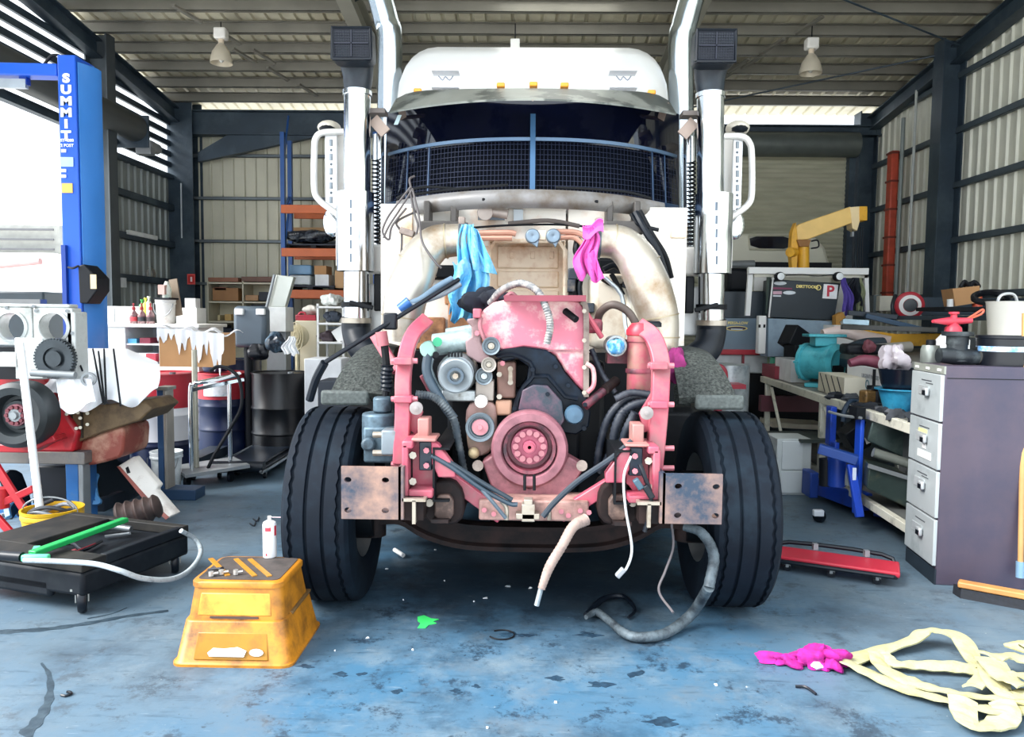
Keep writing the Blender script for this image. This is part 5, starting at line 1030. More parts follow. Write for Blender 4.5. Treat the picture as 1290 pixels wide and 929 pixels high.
# ---- drums
def drum(name,px,Y,bands,label,z=0,h=.9,r=.29):
    c = (P(px,500,Y).x,Y,z); t = thing(name,label,'drum',c)
    prev = 0
    for i,(z1,mt_) in enumerate(bands):
        pr = [(r,prev)]
        for zz in (.3,.6):
            q = zz*h
            if prev < q-.02 and z1 > q+.02: pr += [(r,q-.02),(r+.012,q-.005),(r+.012,q+.005),(r,q+.02)]
        pr += [(r,z1)]
        if i == 0: pr = [(0,0),(r+.008,0),(r+.008,.015)]+pr[1:] if len(pr)>1 else pr
        if i == len(bands)-1: pr += [(r+.01,z1),(r+.01,z1+.015),(r-.01,z1+.015),(r-.012,z1),(0,z1)]
        obj(('drum_body','drum_band','drum_top')[min(i,2)], MB().lathe(pr,c,(0,0,1),32,caps=False), mt_, t); prev = z1
    obj('bung', MB().cyl((c[0]+.15,Y-.1,z+prev),(c[0]+.15,Y-.1,z+prev+.025),.03), gray, t)
    return t
nav = mat('#0b1a3c',.35,.1,.12,4); drd = mat('#b22a38',.4,.05,.1,4); dwh = mat('#e6e6ea',.4,.05,.04,4); dbk = mat('#05080f',.35,.1,.2,5)
drum('oil_drum',205,7.5,[(.34,nav),(.66,dwh),(.98,drd)],'big drum banded red, white and navy beside the trolley',h=.98,r=.32)
drum('oil_drum',283,8.7,[(.62,nav),(.9,drd)],'navy and red drum with a white label behind the trolley handle',r=.285)
lbx = P(284,500,8.7).x; 
single('drum_label', MB().grid(lambda u,v: V((lbx+.297*math.sin(-.5+u*1.0),8.7-.297*math.cos(-.5+u*1.0),.66+.16*v)),8,2,.003), mat('#d9dde2',.5,0,.1,14,dirt='#3f8fa0',amt=.25,dsc=9), 'white and teal label on the navy and red drum', 'label')
drum('oil_drum',353,8.4,[(.93,dbk)],'black steel drum beside the left front tyre',h=.93,r=.3)
drum('oil_drum',300,9.6,[(1.0,nav)],'navy drum in the dark behind the black drum',h=1.0)
single('pail', MB().lathe([(0,0),(.13,0),(.15,.1),(.14,.12),(.15,.14),(.15,.28),(0,.28)],(P(272,500,8.75).x,8.75,.917),(0,0,1),22), nav, 'navy pail standing on the red and navy drum', 'pail')
# cardboard box with torn paper on the drum
bX = P(205,500,7.35).x; bX1 = P(278,500,7.35).x; bz0 = P(240,462,7.35).z; bz1 = P(240,420,7.35).z
bz0 = max(bz0,1.0)
cb2 = thing('cardboard_box','open cardboard box with torn white paper over its rim','box',((bX+bX1)/2,7.5,bz0))
obj('box_body', MB().box((bX,7.3,bz0),(bX1,7.75,bz1)), card, cb2)
tp_ = MB()
def torn(u,v): 
    x = bX-.01+(bX1-bX+.08)*u; d = .14+.06*u+.08*math.sin(u*23)+.05*math.sin(u*61+1)+.04*math.sin(u*97); d = max(.04,d*(.5+.9*u)); return V((x,7.285-.012*math.sin(u*40),bz1+.05-.05*u-d*v if v>0 else bz1+.05-.05*u))
obj('torn_paper', MB().grid(torn,60,3,.004), mat('#ebebee',.7,0,.04,9), cb2); obj('paper_top', MB().grid(lambda u,v: V((bX-.01+(bX1-bX+.08)*u,7.285+.5*v,bz1+.05-.05*u+.03*math.sin(u*17+v*5))),20,6,.004), mat('#ebebee',.7,0,.04,9), cb2)
# trolley with chrome handle
tr = thing('hand_trolley','flat trolley with a bent chrome tube handle','trolley',base(255,7.0))
zc = .2; xa = P(240,500,6.9).x; xb = P(281,500,6.9).x
obj('handle', MB().tube([(xa,6.9,.12),(xa,6.9,.85),(xa+.03,6.9,.93),(xa+.1,6.9,.955),(xb+.03,7.15,1.0)],.022,10,4), chrome, tr); obj('handle_post', MB().tube([(xb-.04,7.15,.12),(xb-.04,7.15,.95)],.02,10), chrome, tr); obj('handle_bar', MB().bar((xa,6.9,.88),(xb+.08,7.2,.96),.03,.03), chrome, tr)
obj('deck', MB().bar((xa-.1,6.85,.13),(xb+.05,7.2,.16),.5,.03), gray, tr)
for x,y in ((xa,6.8),(xb,7.05),(xa-.08,7.1),(xb-.05,7.35)): obj('castor', MB().cyl((x-.015,y,.055),(x+.015,y,.055),.055,n=16), rubs, tr)
obj('post', MB().tube([(xa+.02,6.95,.12),(xa+.02,6.95,1.25)],.026,10), mat('#b6b3a4',.35,.5), tr)
single('hose_loop', MB().tube([P(264,468,6.9),P(275,462,6.95),P(290,466,6.95),P(302,480,6.95),P(304,512,6.95),P(290,540,6.95),P(272,570,6.9),P(262,590,6.9)],.016,8,6), dk, 'black hose looping over the chrome trolley handle', 'hose')
single('clipboard', MB().bar(P(262,482,6.98),P(303,470,7.1),.2,.012), mat('#dfe2e6',.4), 'white board resting on the trolley handle bar', 'board')
# white bucket
def bucket(px,Y,r,h,mt_,label,z=0,name='bucket'):
    c = (P(px,500,Y).x,Y,z); t = thing(name,label,'bucket',c)
    obj('bucket_body', MB().lathe([(0,0),(r*.86,0),(r*.97,h*.82),(r*1.04,h*.83),(r*1.04,h*.88),(r,h*.89),(r*1.03,h*.96),(r*1.05,h),(r*.95,h),(r*.93,h*.9),(0,h*.88)],c,(0,0,1),26), mt_, t)
    obj('handle', MB().tube([(c[0]+r*1.03*math.cos(t_),Y-r*.5*math.sin(t_)-.5*r,z+h*.85-.55*h*math.sin(t_)) for t_ in [pi*i/8 for i in range(9)]],.005,6,2), gray, t); return t
bucket(208,6.75,.135,.34,mat('#dfe5e8',.4,0,.05,5,dirt='#a9b6bb',amt=.3,dsc=8),'white plastic bucket on the floor behind the blue post')
# creeper left
def creeper(name,label,A0,B0,wd,mt_,rail,z=.09,rz_=.02,cr_=.03):
    A0 = V(A0); B0 = V(B0); d = (B0-A0).normalized(); s = V((d.y,-d.x,0)); t = thing(name,label,'creeper',((A0+B0)/2)[:2]+(0,))
    L_ = (B0-A0).length; f = lambda a,b,zz: A0+d*a+s*b+V((0,0,zz))
    obj('bed', MB().prism([f(0,-wd/2,z),f(L_,-wd/2,z),f(L_,wd/2,z),f(0,wd/2,z)],(0,0,.035)), mt_, t, bevel=.01)
    for b in (-1,1): 
        obj('rail', MB().tube([f(.02,b*wd*.4,z),f(.1,b*(wd/2+.02),z+(rz_ if b<0 else .01)),f(L_-.1,b*(wd/2+.02),z+(rz_ if b<0 else .01)),f(L_-.02,b*wd*.42,z)],.014,8,3), rail, t)
        for a in (.12,L_*.5,L_-.12): 
            q = MB().cyl(f(a-.0,b*(wd/2-.03)-.012,cr_),f(a,b*(wd/2-.03)+.012,cr_),cr_,n=14); cs = obj('castor', q, rubs, t); obj('castor_fork', MB().cbox(f(a,b*(wd/2-.03),(cr_+z)/2+.01),(.03,.03,.05)), gray, cs)
    return t,f,L_
t_,f_,L_ = creeper('floor_creeper',"black padded creeper on the floor behind the left tyre",F(300,606),F(362,560)+V((.1,.25,0)),.5,mat('#161d28',.3,0,.2,5),mat('#9aa3ab',.3,.7))
obj('head_rest', MB().tube([f_(.02,-.24,.13),f_(.02,.24,.13)],.055,14), rubs, t_)
obj('pad', MB().prism([f_(.1,-.2,.125),f_(L_*.9,-.2,.125),f_(L_*.9,.2,.125),f_(.1,.2,.125)],(0,0,.03)), mat('#1b2430',.3,0,.2,5), t_, bevel=.012)
# dark odds behind (keep the corner dark and busy)
for i,(x0,x1,y0,Y,mt_,lb,ct_) in enumerate(((306,320,470,9.0,mat('#2a3344',.5),'dark steel cabinet between the drums','cabinet'),(383,430,452,8.0,mat('#d8dadd',.5),'white carton stack behind the left mudguard','carton'),(400,440,480,7.2,mat('#232a35',.6),'dark toolbox low behind the left mudguard','toolbox'))):
    a = P(x0,y0,Y); b = P(x1,y0,Y); single(('steel_cabinet','carton_stack','toolbox')[i], MB().box((a.x,Y,0),(b.x,Y+.4,a.z)), mt_, lb, ct_, bevel=.01)
# ---- white workbench and cupboard with things on it
wb_z = P(150,408,8.9).z
wbn = thing('workbench','white cupboard bench along the left rear, edge lit by daylight','workbench',base(170,9.2))
a = P(112,436,8.9); b = P(248,436,8.9)
obj('cabinet', MB().box((a.x,8.95,0),(P(158,430,8.95).x,9.7,wb_z-.04)), wht, wbn, bevel=.006); obj('cabinet', MB().box((P(200,430,8.95).x,8.95,0),(b.x,9.7,wb_z-.04)), wht, wbn, bevel=.006)
obj('worktop', MB().box((a.x-.03,8.9,wb_z-.04),(b.x+.03,9.75,wb_z)), mat('#e2e0da',.5,0,.05,4), wbn, bevel=.006)
for y in (433,459): z = P(175,y,8.95).z; obj('shelf', MB().box((P(158,430,8.95).x,8.97,z-.02),(P(200,430,8.95).x,9.6,z)), wht, wbn)
obj('back_panel', MB().box((P(158,430,8.95).x,9.62,0),(P(200,430,8.95).x,9.66,wb_z-.05)), mat('#cfd6dc',.5), wbn)
obj('splash_board', MB().box((P(110,430,9.75).x,9.76,wb_z-.5),(P(178,430,9.75).x,9.79,P(150,386,9.76).z)), wht, wbn)
obj('splash_board', MB().box((P(222,430,9.75).x,9.76,wb_z-.2),(P(248,430,9.75).x,10.05,P(235,388,9.76).z)), wht, wbn)
obj('board_joint', bx(143,144,388,428,9.75,.012), mat('#9fa4a8',.5), wbn)
for i,x in enumerate((171,181,192)):
    c = (P(x,500,9.1).x,9.1,wb_z); t = thing('pump_bottle',('red and clear pump bottle on the white bench, leftmost of three','red and clear pump bottle on the white bench, middle of three','red and clear pump bottle on the white bench, rightmost of three')[i],'bottle',c,group='pump bottles on the white bench')
    obj('bottle_body', MB().lathe([(0,0),(.045,0),(.048,.01),(.048,.09),(.042,.12),(.02,.15),(.016,.17),(0,.17)],c,(0,0,1),18), mat('#6e4a4e',.25,0,.25,20,dirt='#b9a0a0',amt=.35,dsc=20), t); obj('pump_cap', MB().lathe([(.02,.165),(.022,.17),(.02,.2),(.008,.205),(.008,.23),(.014,.232),(.012,.245),(0,.248)],c,(0,0,1),14), mat('#9e2a30',.4), t); obj('bottle_label', MB().lathe([(.0485,.03),(.0495,.031),(.0495,.08),(.0485,.081)],c,(0,0,1),18,caps=False), mat(('#c23a44','#2b2d33','#3a2c30')[i],.4,0,.3,30), t)
bucket(211,9.15,.115,.29,mat('#dcdad6',.45,0,.06,5,dirt='#a58f86',amt=.2,dsc=7),'scuffed white pail on the white bench with boxes on its lid',wb_z)
zz = wb_z+.295
single('small_box', bx(199,207,359,371,9.1,.12), mat('#c9a49a',.6), 'small pink and white box on the bucket lid', 'box'); single('white_jug', MB().lathe([(0,0),(.05,0),(.055,.1),(.03,.17),(.02,.2),(0,.2)],(P(213,500,9.2).x,9.2,zz+.02),(0,0,1),16), mat('#e3e6da',.4,0,.05,6,dirt='#4f9a70',amt=.2,dsc=12), 'white jug with a green mark on the bucket lid', 'jug')
single('tray', MB().box((P(196,430,9.05).x,9.02,zz),(P(216,430,9.05).x,9.3,zz+.02)), dk, 'dark tray lid over the bucket', 'tray'); single('board', MB().bar(P(218,352,9.3),P(225,398,9.25),.1,.02,(0,-1,0)), mat('#8a7a68',.7), 'brown board leaning behind the white bucket', 'board')
for i,(x,h_,c_) in enumerate(((181.5,.18,'#3f9a4a'),(186,.2,'#c9cf4a'),(190,.22,'#d9dcc8'))): c = (P(x,500,9.5).x,9.5,wb_z+.12); single('spray_bottle', MB().lathe([(0,-.12),(.035,-.12),(.035,h_*.6),(.012,h_*.75),(.012,h_*.9),(.02,h_*.92),(.02,h_),(0,h_)],c,(0,0,1),14), mat(c_,.4), ('green spray bottle behind the pump bottles','yellow spray bottle behind the pump bottles','cream spray bottle behind the pump bottles')[i], 'bottle')
fn_ = thing('desk_fan','small white fan on the wall behind the white bench','fan',P(183,372,12.0)); obj('fan_motor', MB().ball(P(178,347,11.9),.055,12,8), wht, fn_); obj('fan_cage', MB().lathe([(.1,-.03),(.11,0),(.1,.03),(.1,-.03)],P(188,345,11.9),(.9,-.4,0),24,caps=False), mat('#b3ab9f',.4,.3), fn_); obj('stem', MB().tube([P(174,353,11.95),P(172,365,11.98),P(173,380,12.0)],.02,8,3), wht, fn_)
for i in range(4): obj('blade', MB().cbox(P(188,345,11.9)+V((0,0,0)),(.012,.16,.05),rx=pi/4*i), mat('#cfcac0',.4), fn_)
single('meter_box', MB().box((XL+.02,10.85,P(147,362,10.9).z),(XL+.12,10.98,P(147,350,10.9).z)), mat('#d5d8da',.4), 'small white box fixed to the wall left of the fan', 'box')
single('power_board', MB().bar((XL+.12,11.05,2.76),(XL+.12,11.9,2.76),.05,.06), mat('#e1e2df',.4), 'white batten light along the left wall rail', 'light')
single('white_box', bx(233,246,376,388,9.85,.15), mat('#dedede',.5), 'white box on top of the bench back board', 'box'); 
single('grey_shelf_tray', MB().box((P(165,430,8.95).x,9.0,P(175,458,9.0).z),(P(194,430,8.95).x,9.4,P(175,445,9.0).z)), mat('#d0d5da',.4), 'pale plastic tray on the lower bench shelf', 'tray')
single('blue_tin', bx(161,172,427,433,8.98,.2), mat('#4a9bc4',.4), 'blue tin on the upper bench shelf', 'tin'); single('red_tray', bx(176,189,426,433,8.98,.2), mat('#7d2238',.5), 'dark red tray on the upper bench shelf', 'tray')
single('red_crate', bx(184,196,446,456,8.95,.1), mat('#b23445',.4), 'red crate on the lower bench shelf', 'crate'); single('tap', MB().tube([P(133,428,9.0),P(137,422,9.0),P(141,424,9.0),P(141,412,9.0)],.02,8,3), mat('#a59a90',.4,.5), 'small tap fitting on the bench by the hoist post', 'tap')
for i,(x,y,r_2) in enumerate(((123,428,.03),(116,428,.025),(129,429,.02))): single('jar', MB().cyl(P(x,433,8.92),P(x,y-2,8.92),r_2), mat(('#b9bcc0','#2b2f36','#3a3436')[i],.4), ('clear jar on the white bench by the hoist','black jar on the white bench nearest the hoist','dark pot on the white bench beside the clear jar')[i], 'jar')
# grey case, chute, fan, cabinet, trolley
gc = thing('case_lid','grey plastic case lid with two white latches behind the drums','case',base(313,8.6,.9)); obj('shell', bx(293,334,386,438,8.5,.2), mat('#56626c',.4,0,.1,3), gc, bevel=.05)
for x in (300,327): obj('latch', bx(x-5,x+6,389,397,8.46,.05), wht, gc, bevel=.01)
obj('stem', MB().cyl((P(313,430,8.6).x,8.6,0),(P(313,430,8.6).x,8.6,P(313,437,8.6).z),.05), dk, gc)
chs = thing('metal_chute','folded silver sheet metal chute standing behind the drums','chute',base(352,9.2)); sil = mat('#c9cbc2',.35,.4,.06,3)
obj('upper_face', MB().prism([P(x,y,9.1) for x,y in ((348,346),(370,349),(359,387),(337,387))],(0,.1,.0)), sil, chs, bevel=.006); obj('lower_face', bx(335,360,387,418,9.05,.3), mat('#e4e5e2',.4,.1), chs, bevel=.006)
obj('flange', MB().tube([P(346,346,9.05),P(336,387,9.05)],.02,6), gray, chs); obj('leg', MB().box((P(336,430,9.1).x,9.1,0),(P(360,430,9.1).x,9.3,P(350,418,9.1).z)), gray, chs)
tb = MB(); crumple(tb,P(348,432,8.4),(m(11,8.4),.1,m(13,8.4)),seed=21); single('rubbish_bag', tb, mat('#1d2836',.3,0,.3,9,dirt='#6f8fa5',amt=.3,dsc=9), 'dark shiny bag bulging out of the black drum', 'bag')
single('white_cloth', rag(MB(),P(366,424,8.3),.2,.17,4,.02,seed=31), mat('#eef0f2',.8,0,.03,9), 'white cloth hung over the rim of the black drum', 'cloth')
tb = MB(); crumple(tb,P(325,444,8.45),(m(13,8.4),.1,m(10,8.4)),seed=23); single('black_bag', tb, mat('#10151f',.5,0,.3,9), 'black bag slumped beside the dark shiny bag', 'bag')
pf = thing('pedestal_fan','cream wire fan cage standing behind the drums','fan',base(375,9.6)); c = P(373,424,9.6)
q = MB()
for k in (6,11,17): q.tube([c+V((m(k,9.6)*.55*math.cos(t2),0,m(k*1.05,9.6)*math.sin(t2))) for t2 in [2*pi*i/20 for i in range(21)]],.006,5)
for k in range(10): t2 = 2*pi*k/10; q.tube([c,c+V((m(17,9.6)*.55*math.cos(t2),.0,m(17.8,9.6)*math.sin(t2)))],.004,4)
obj('cage', q, mat('#d9cfae',.4,.1), pf); obj('disc', MB().lathe([(0,.05),(.12,.05),(.15,.06)],c,(0,1,0),20), mat('#cbbf9c',.5), pf); obj('stand', MB().cyl((c.x,9.66,0),(c.x,9.66,c.z),.03), mat('#d9cfae',.4), pf)
a = P(372,404,9.8); b = P(399,404,9.8); single('cream_cupboard', MB().box((a.x,9.8,0),(b.x,10.3,a.z)), mat('#d8cfb6',.5,0,.05,4), 'cream steel cupboard behind the fan', 'cupboard', bevel=.01)
rt = thing('red_toolbox','small red toolbox on the cream cupboard','toolbox',P(383,404,9.9)); obj('box', bx(372,398,397,404,9.85,.2), mat('#a83040',.4,0,.15,9), rt, bevel=.01); obj('handle', MB().tube([P(376,397,9.9),P(378,394,9.9),P(383,394,9.9),P(385,397,9.9)],.012,6,3), mat('#c84050',.4), rt)
tb = MB(); crumple(tb,P(392,391,10.0),(m(9,10),.1,m(6,10)),seed=28); single('paper_bundle', tb, mat('#e2dcd2',.7,0,.1,14), 'crumpled pale papers behind the red toolbox', 'paper')
ws = thing('shelf_trolley','white three tier shelf trolley between cupboard and truck','trolley',base(416,9.2))
for y in (386,407,431): z = P(416,y,9.0).z; obj('shelf', MB().box((P(399,430,9.0).x,9.0,z-.025),(P(433,430,9.0).x,9.45,z)), wht, ws, bevel=.006)
for x in (399,431): 
    for Y in (9.0,9.42): obj('post', MB().box((P(x,430,9.0).x,Y,0),(P(x+2.5,430,9.0).x,Y+.03,P(416,383,9.0).z)), wht, ws)
for i,(x,y,r_2,c_,lb) in enumerate(((418,378,(11,7),'#d9dcd8','pale rolls heaped on the trolley top'),(420,399,(10,7),'#3b4350','dark tools heaped on the middle trolley shelf'),(416,424,(13,7),'#3f333a','dark red cloth heaped on the lower trolley shelf'))): 
    tb = MB(); crumple(tb,P(x,y,9.2),(m(r_2[0],9.2),.12,m(r_2[1],9.2)),seed=40+i,amp=.5); single(('roll_heap','tool_heap','cloth_heap')[i], tb, mat(c_,.6,0,.3,14), lb, ('rolls','tools','cloth')[i])
single('white_tray', MB().bar(P(424,414,9.05),P(433,428,9.05),.15,.02,(0,-1,0)), wht, 'white tray leaning on the lower trolley shelf', 'tray')
# shelf unit on the back wall
su = thing('shelf_unit','beige steel shelving with boxes against the back wall','shelving',base(300,12.6)); shm = mat('#c7bfa8',.5,0,.06,4)
Ysu = 12.3
for y in (356,380,405,423): z = P(300,y,Ysu).z; obj('shelf', MB().box((P(263,430,Ysu).x,Ysu,z-.025),(P(347,430,Ysu).x,Ysu+.45,z)), shm, su)
for x in (262,306,346): obj('upright', MB().box((P(x,430,Ysu).x,Ysu,0),(P(x+1.5,430,Ysu).x,Ysu+.45,P(x,354,Ysu).z)), shm, su)
obj('back_sheet', MB().box((P(262,430,Ysu).x,Ysu+.46,0),(P(347,430,Ysu).x,Ysu+.48,P(300,356,Ysu).z)), mat('#d3cbb0',.5,0,.05,3), su)
bxs = [(268,300,363,379,'#96693f','wide brown carton'),(270,285,362,366,'#7a4a38','flat brown carton'),(309,325,372,379,'#a9805a','tan carton'),(326,340,368,379,'#2a2c34','black case'),(274,277,397,404,'#c5b48a','cream tin'),(283,291,396,404,'#bf9a5c','amber tin'),(264,272,412,422,'#b8a184','light brown box'),(273,277,408,422,'#1c2030','black bottle'),(278,283,410,422,'#262b3a','dark tin'),(283,292,414,422,'#20242f','black box'),(316,336,384,392,'#20242c','dark pack'),(262,300,350,355,'#8a5a44','brown planks'),(304,347,349,355,'#6a4a3e','dark planks')]
for x0,x1,y0,y1,c_,lb in bxs: single('stored_box', bx(x0,x1,y0,y1,Ysu+.03,.3), mat(c_,.6,0,.12,6), lb+' on the beige shelving', 'box', bevel=.005)
# pallet racking
pk = thing('pallet_rack','blue and orange pallet racking by the left of the truck','racking',base(400,12.4)); org = mat('#c4602c',.45,0,.1,4); rkb = mat('#23508f',.4,.1,.1,4)
for Y,x in ((11.9,355),(12.5,364)):
    u = obj('upright', MB().box((P(x,430,Y).x,Y,0),(P(x+5,430,Y).x,Y+.08,P(x,166,11.9).z)), rkb, pk)
for i in range(6):
    z0 = .4+i*.7; obj('lacing', MB().bar((P(357,430,11.9).x,11.97,z0),(P(366,430,12.5).x,12.5,z0+(.6 if i%2 else -.0)+.3),.03,.03), rkb, pk)
for Y,x in ((11.9,470),(12.5,470)): obj('upright', MB().box((P(x,430,Y).x,Y,0),(P(x+5,430,Y).x,Y+.08,P(x,166,11.9).z)), rkb, pk)
for y in (265,319,371):
    for Y in (11.88,12.54): z = P(400,y,12).z; obj('rack_beam', MB().box((P(356,430,11.9).x,Y,z-.065),(P(474,430,12).x,Y+.05,z+.065)), org, pk, bevel=.006)
def pallet(x0,x1,y1,Y,label):
    t = thing('pallet',label,'pallet',P((x0+x1)/2,y1,Y+.3)); a = P(x0,y1,Y); b = P(x1,y1,Y); z = a.z
    for i in range(3): xx = a.x+(b.x-a.x)*i/2; obj('bearer', MB().box((xx-.04,Y,z),(xx+.04,Y+.6,z+.08)), dk, t)
    for i in range(5): obj('plank', MB().box((a.x-.04,Y+.02+.12*i,z+.08),(b.x+.04,Y+.10+.12*i,z+.1)), mat('#2a2f3c',.6), t)
    return t
pallet(362,428,315,12.03,'dark pallet on the middle rack beam'); pallet(364,418,367.5,12.03,'dark pallet on the lower rack beam')
def wrap(u,v): return P(361+62*u+1.5*math.sin(v*9), 305-14*v*(1+.15*math.sin(u*17)) ,12.05+.05*math.sin(u*31)*math.sin(v*9))
tb = MB(); c = P(392,299,12.35); crumple(tb,c,(m(32,12.3),.26,m(8.5,12.3)),seed=51,amp=.25); single('wrapped_pallet', tb, mat('#141a24',.25,0,.3,14,dirt='#565d66',amt=.3,dsc=14), 'load wrapped in black film on the middle rack beam', 'load')
single('flat_carton', MB().box(tuple(P(368,294,12.7)),tuple(P(420,287,12.7)+V((0,.1,0)))), cardl, 'flat tan carton standing behind the wrapped load', 'carton')
single('blue_tub', bx(364,392,334,346,12.1,.4), mat('#6c93b3',.4), 'blue plastic tub, upper one on the lower rack beam', 'tub', bevel=.02); single('clear_tub', bx(364,391,347,359,12.1,.4), mat('#c3c9ca',.35,0,.08,9), 'clear plastic tub under the blue tub on the rack', 'tub', bevel=.02)
single('carton', bx(396,411,335,346,12.1,.35), card, 'tan carton on the white archive box on the rack', 'carton'); single('archive_box', bx(397,414,346,360,12.1,.35), mat('#dfe0e0',.5), 'white archive box on the lower rack beam', 'box'); single('carton', bx(422,436,341,363,12.1,.35), cardl, 'tall tan carton beside the chrome pipe on the rack', 'carton')
# sign on the post
sg = thing('fire_sign','red fire sign with a white mark on the dark rear post','sign',P(240,358,12.35)); obj('board', bx(236,245.5,345.5,358.5,12.34,.01), mat('#d8564e',.4), sg); obj('inner', bx(237.2,244.2,347,357,12.33,.012), mat('#b8201c',.4), sg); obj('mark', bx(239.8,241.8,349,355,12.32,.014), mat('#f2e4e0',.4), sg)
ba = P(229,231,12.5); single('cable_drop', MB().tube([P(228,231,12.3),P(229,300,12.3),P(228,222,12.3)][:2],.012,6), mat('#aeb4b8',.4), 'grey cable running down the rear left post', 'cable')
# outside the open door
oc = thing('parked_ute','dark boxed ute with a pink pole outside the left door','vehicle',(-8.4,12.0,0)); 
obj('tray_box', MB().box((-8.8,11.6,-.1),(-7.4,13.0,1.9)), mat('#1d2a33',.5), oc, bevel=.03); obj('bonnet', MB().box((-10.4,11.4,-.1),(-8.85,13.0,1.3)), wht, oc, bevel=.1)
obj('rack_pole', MB().tube([(-9.1,11.4,2.15),(-7.3,11.4,2.35)],.05,10), mat('#d8a0a0',.5), oc); obj('pole_end', MB().bar((-9.1,11.4,1.9),(-9.1,11.4,2.15),.08,.08,(0,-1,0)), mat('#d8a0a0',.5), oc)
sb_ = P(0,383,6.9); single('steel_bar', MB().box((P(-30,430,6.9).x,6.9,P(20,383,6.9).z),(P(52,430,6.9).x,7.0,P(20,377,6.9).z)), mat('#6d6f70',.5,.3), 'grey steel bar across the open door behind the spare engine', 'bar')
# ================================================================ right of the truck
cream = mat('#d9d6c6',.5,0,.08,4,dirt='#8d8a80',amt=.22,dsc=8)
# ---- filing cabinet
N0 = F(1178,737); Fa = F(1141,706); d1_ = (Fa-N0).normalized(); s1 = V((d1_.y,-d1_.x,0))     # d1_: along the drawer face, s1: into the cabinet's depth
Wc,Dc,Hc = .46,.50,1.32
fc = thing('filing_cabinet','brown steel filing cabinet with four grey drawers','cabinet',N0)
f = lambda a,b,z: N0+d1_*a+s1*b+V((0,0,z))
def fbox(a0,a1,b0,b1,z0,z1): return MB().prism([f(a0,b0,z0),f(a1,b0,z0),f(a1,b1,z0),f(a0,b1,z0)],(0,0,z1-z0))
obj('carcass', fbox(0,Wc,0,Dc,0,Hc), mat('#4b4250',.45,.1,.1,3,dirt='#38384c',amt=.35,dsc=2), fc, bevel=.004)
obj('top_trim', fbox(.0,Wc,-.008,.004,Hc-.05,Hc-.002), mat('#8d9088',.5,.1,.15,8), fc)
for i in range(3): obj('trim_mark', fbox(.04+.17*i,.09+.17*i,-.012,-.006,Hc-.035,Hc-.02), wht, fc)
obj('side_seam', fbox(-.002,.001,.01,Dc-.01,Hc-.075,Hc-.07), dk, fc)
hd = (Hc-.055-.1)/4
obj('plinth', fbox(0,Wc,-.006,.004,0,.095), mat('#1c2630',.5,.1,.15,5), fc)
for i in range(4):
    z1 = Hc-.055-i*hd; z0 = z1-hd+.012
    dr_ = obj('drawer', fbox(.006,Wc-.006,-.02,.03,z0,z1), mat('#a9b0b2',.45,.1,.05,4,dirt='#8b9295',amt=.2,dsc=5), fc, bevel=.004)
    zc = z0+hd*.58; obj('card_holder', fbox(.17,.33,-.026,-.018,zc-.028,zc+.028), mat('#c9ced0',.3,.4), dr_); obj('handle', fbox(.15,.22,-.05,-.026,zc-.03,zc+.02), mat('#d3d7da',.3,.6), dr_, bevel=.008); obj('finger_gap', fbox(.155,.20,-.052,-.046,zc-.026,zc+.004), dk, dr_)
    if i == 1: obj('label', fbox(.17,.30,-.024,-.019,z1-.085,z1-.06), mat('#d9d29a',.5), dr_); obj('label', fbox(.1,.30,-.024,-.019,z0+.04,z0+.085), wht, dr_); obj('label', fbox(.18,.23,-.024,-.019,z0+.1,z0+.13), wht, dr_)
    obj('pen_mark', fbox(.14,.29,-.0225,-.0195,z1-.05,z1-.044), mat('#4a4d52',.6), dr_); 
    if i%2 == 0: obj('pen_mark', fbox(.12,.22,-.0225,-.0195,z1-.066,z1-.061), mat('#4a4d52',.6), dr_)
# things on the cabinet
top = Hc+.001
pcg = thing('pump_casting','black cast pump body with a flanged neck on the cabinet','casting',f(.22,.2,top)); pcm = mat('#20262b',.5,.2,.2,9,dirt='#50585a',amt=.3,dsc=9)
c = f(.2,.14,top); q = MB().lathe([(.07,.0),(.07,.05),(.058,.06),(.058,.15),(.088,.155),(.088,.18),(.062,.18),(.062,.1)],c+V((0,0,.02)),(0,0,1),26); obj('neck', q, pcm, pcg)
q = MB().tube([c+V((-.12,-.02,.055)),c+V((0,-.02,.05)),c+V((.09,-.02,.045)),c+V((.13,-.02,.045))],[.045,.055,.045,.045],16,3); obj('pipe', q, pcm, pcg); obj('flange', MB().lathe([(.035,0),(.055,0),(.055,.03),(.035,.03)],c+V((.11,-.02,.055)),(1,0,0),18), mat('#4a4a48',.5,.3), pcg)
q = f(.36,.05,top); gcn = thing('canister','small grey metal canister at the corner of the cabinet top','canister',q); obj('body', MB().lathe([(0,0),(.055,0),(.058,.005),(.058,.08),(.05,.11),(0,.11)],q,(0,0,1),22), mat('#8f9590',.35,.5,.12,8), gcn); obj('cap', MB().lathe([(.028,.108),(.028,.14),(.022,.145),(0,.145)],q,(0,0,1),16), dk, gcn)
btc = f(.18,.4,top); bt = thing('black_tub','black bucket with a blue and white band on the cabinet','bucket',btc)
obj('tub_body', MB().lathe([(0,0),(.14,0),(.15,.16),(.156,.165),(.156,.18),(.14,.18),(.135,.02)],btc,(0,0,1),28), mat('#0d1119',.35,0,.2,7), bt); obj('band', MB().lathe([(.1455,.085),(.148,.086),(.150,.115),(.1475,.116)],btc,(0,0,1),28,caps=False), mat('#5fa0dc',.4,0,.1,20,dirt='#e6eef4',amt=.4,dsc=14), bt)
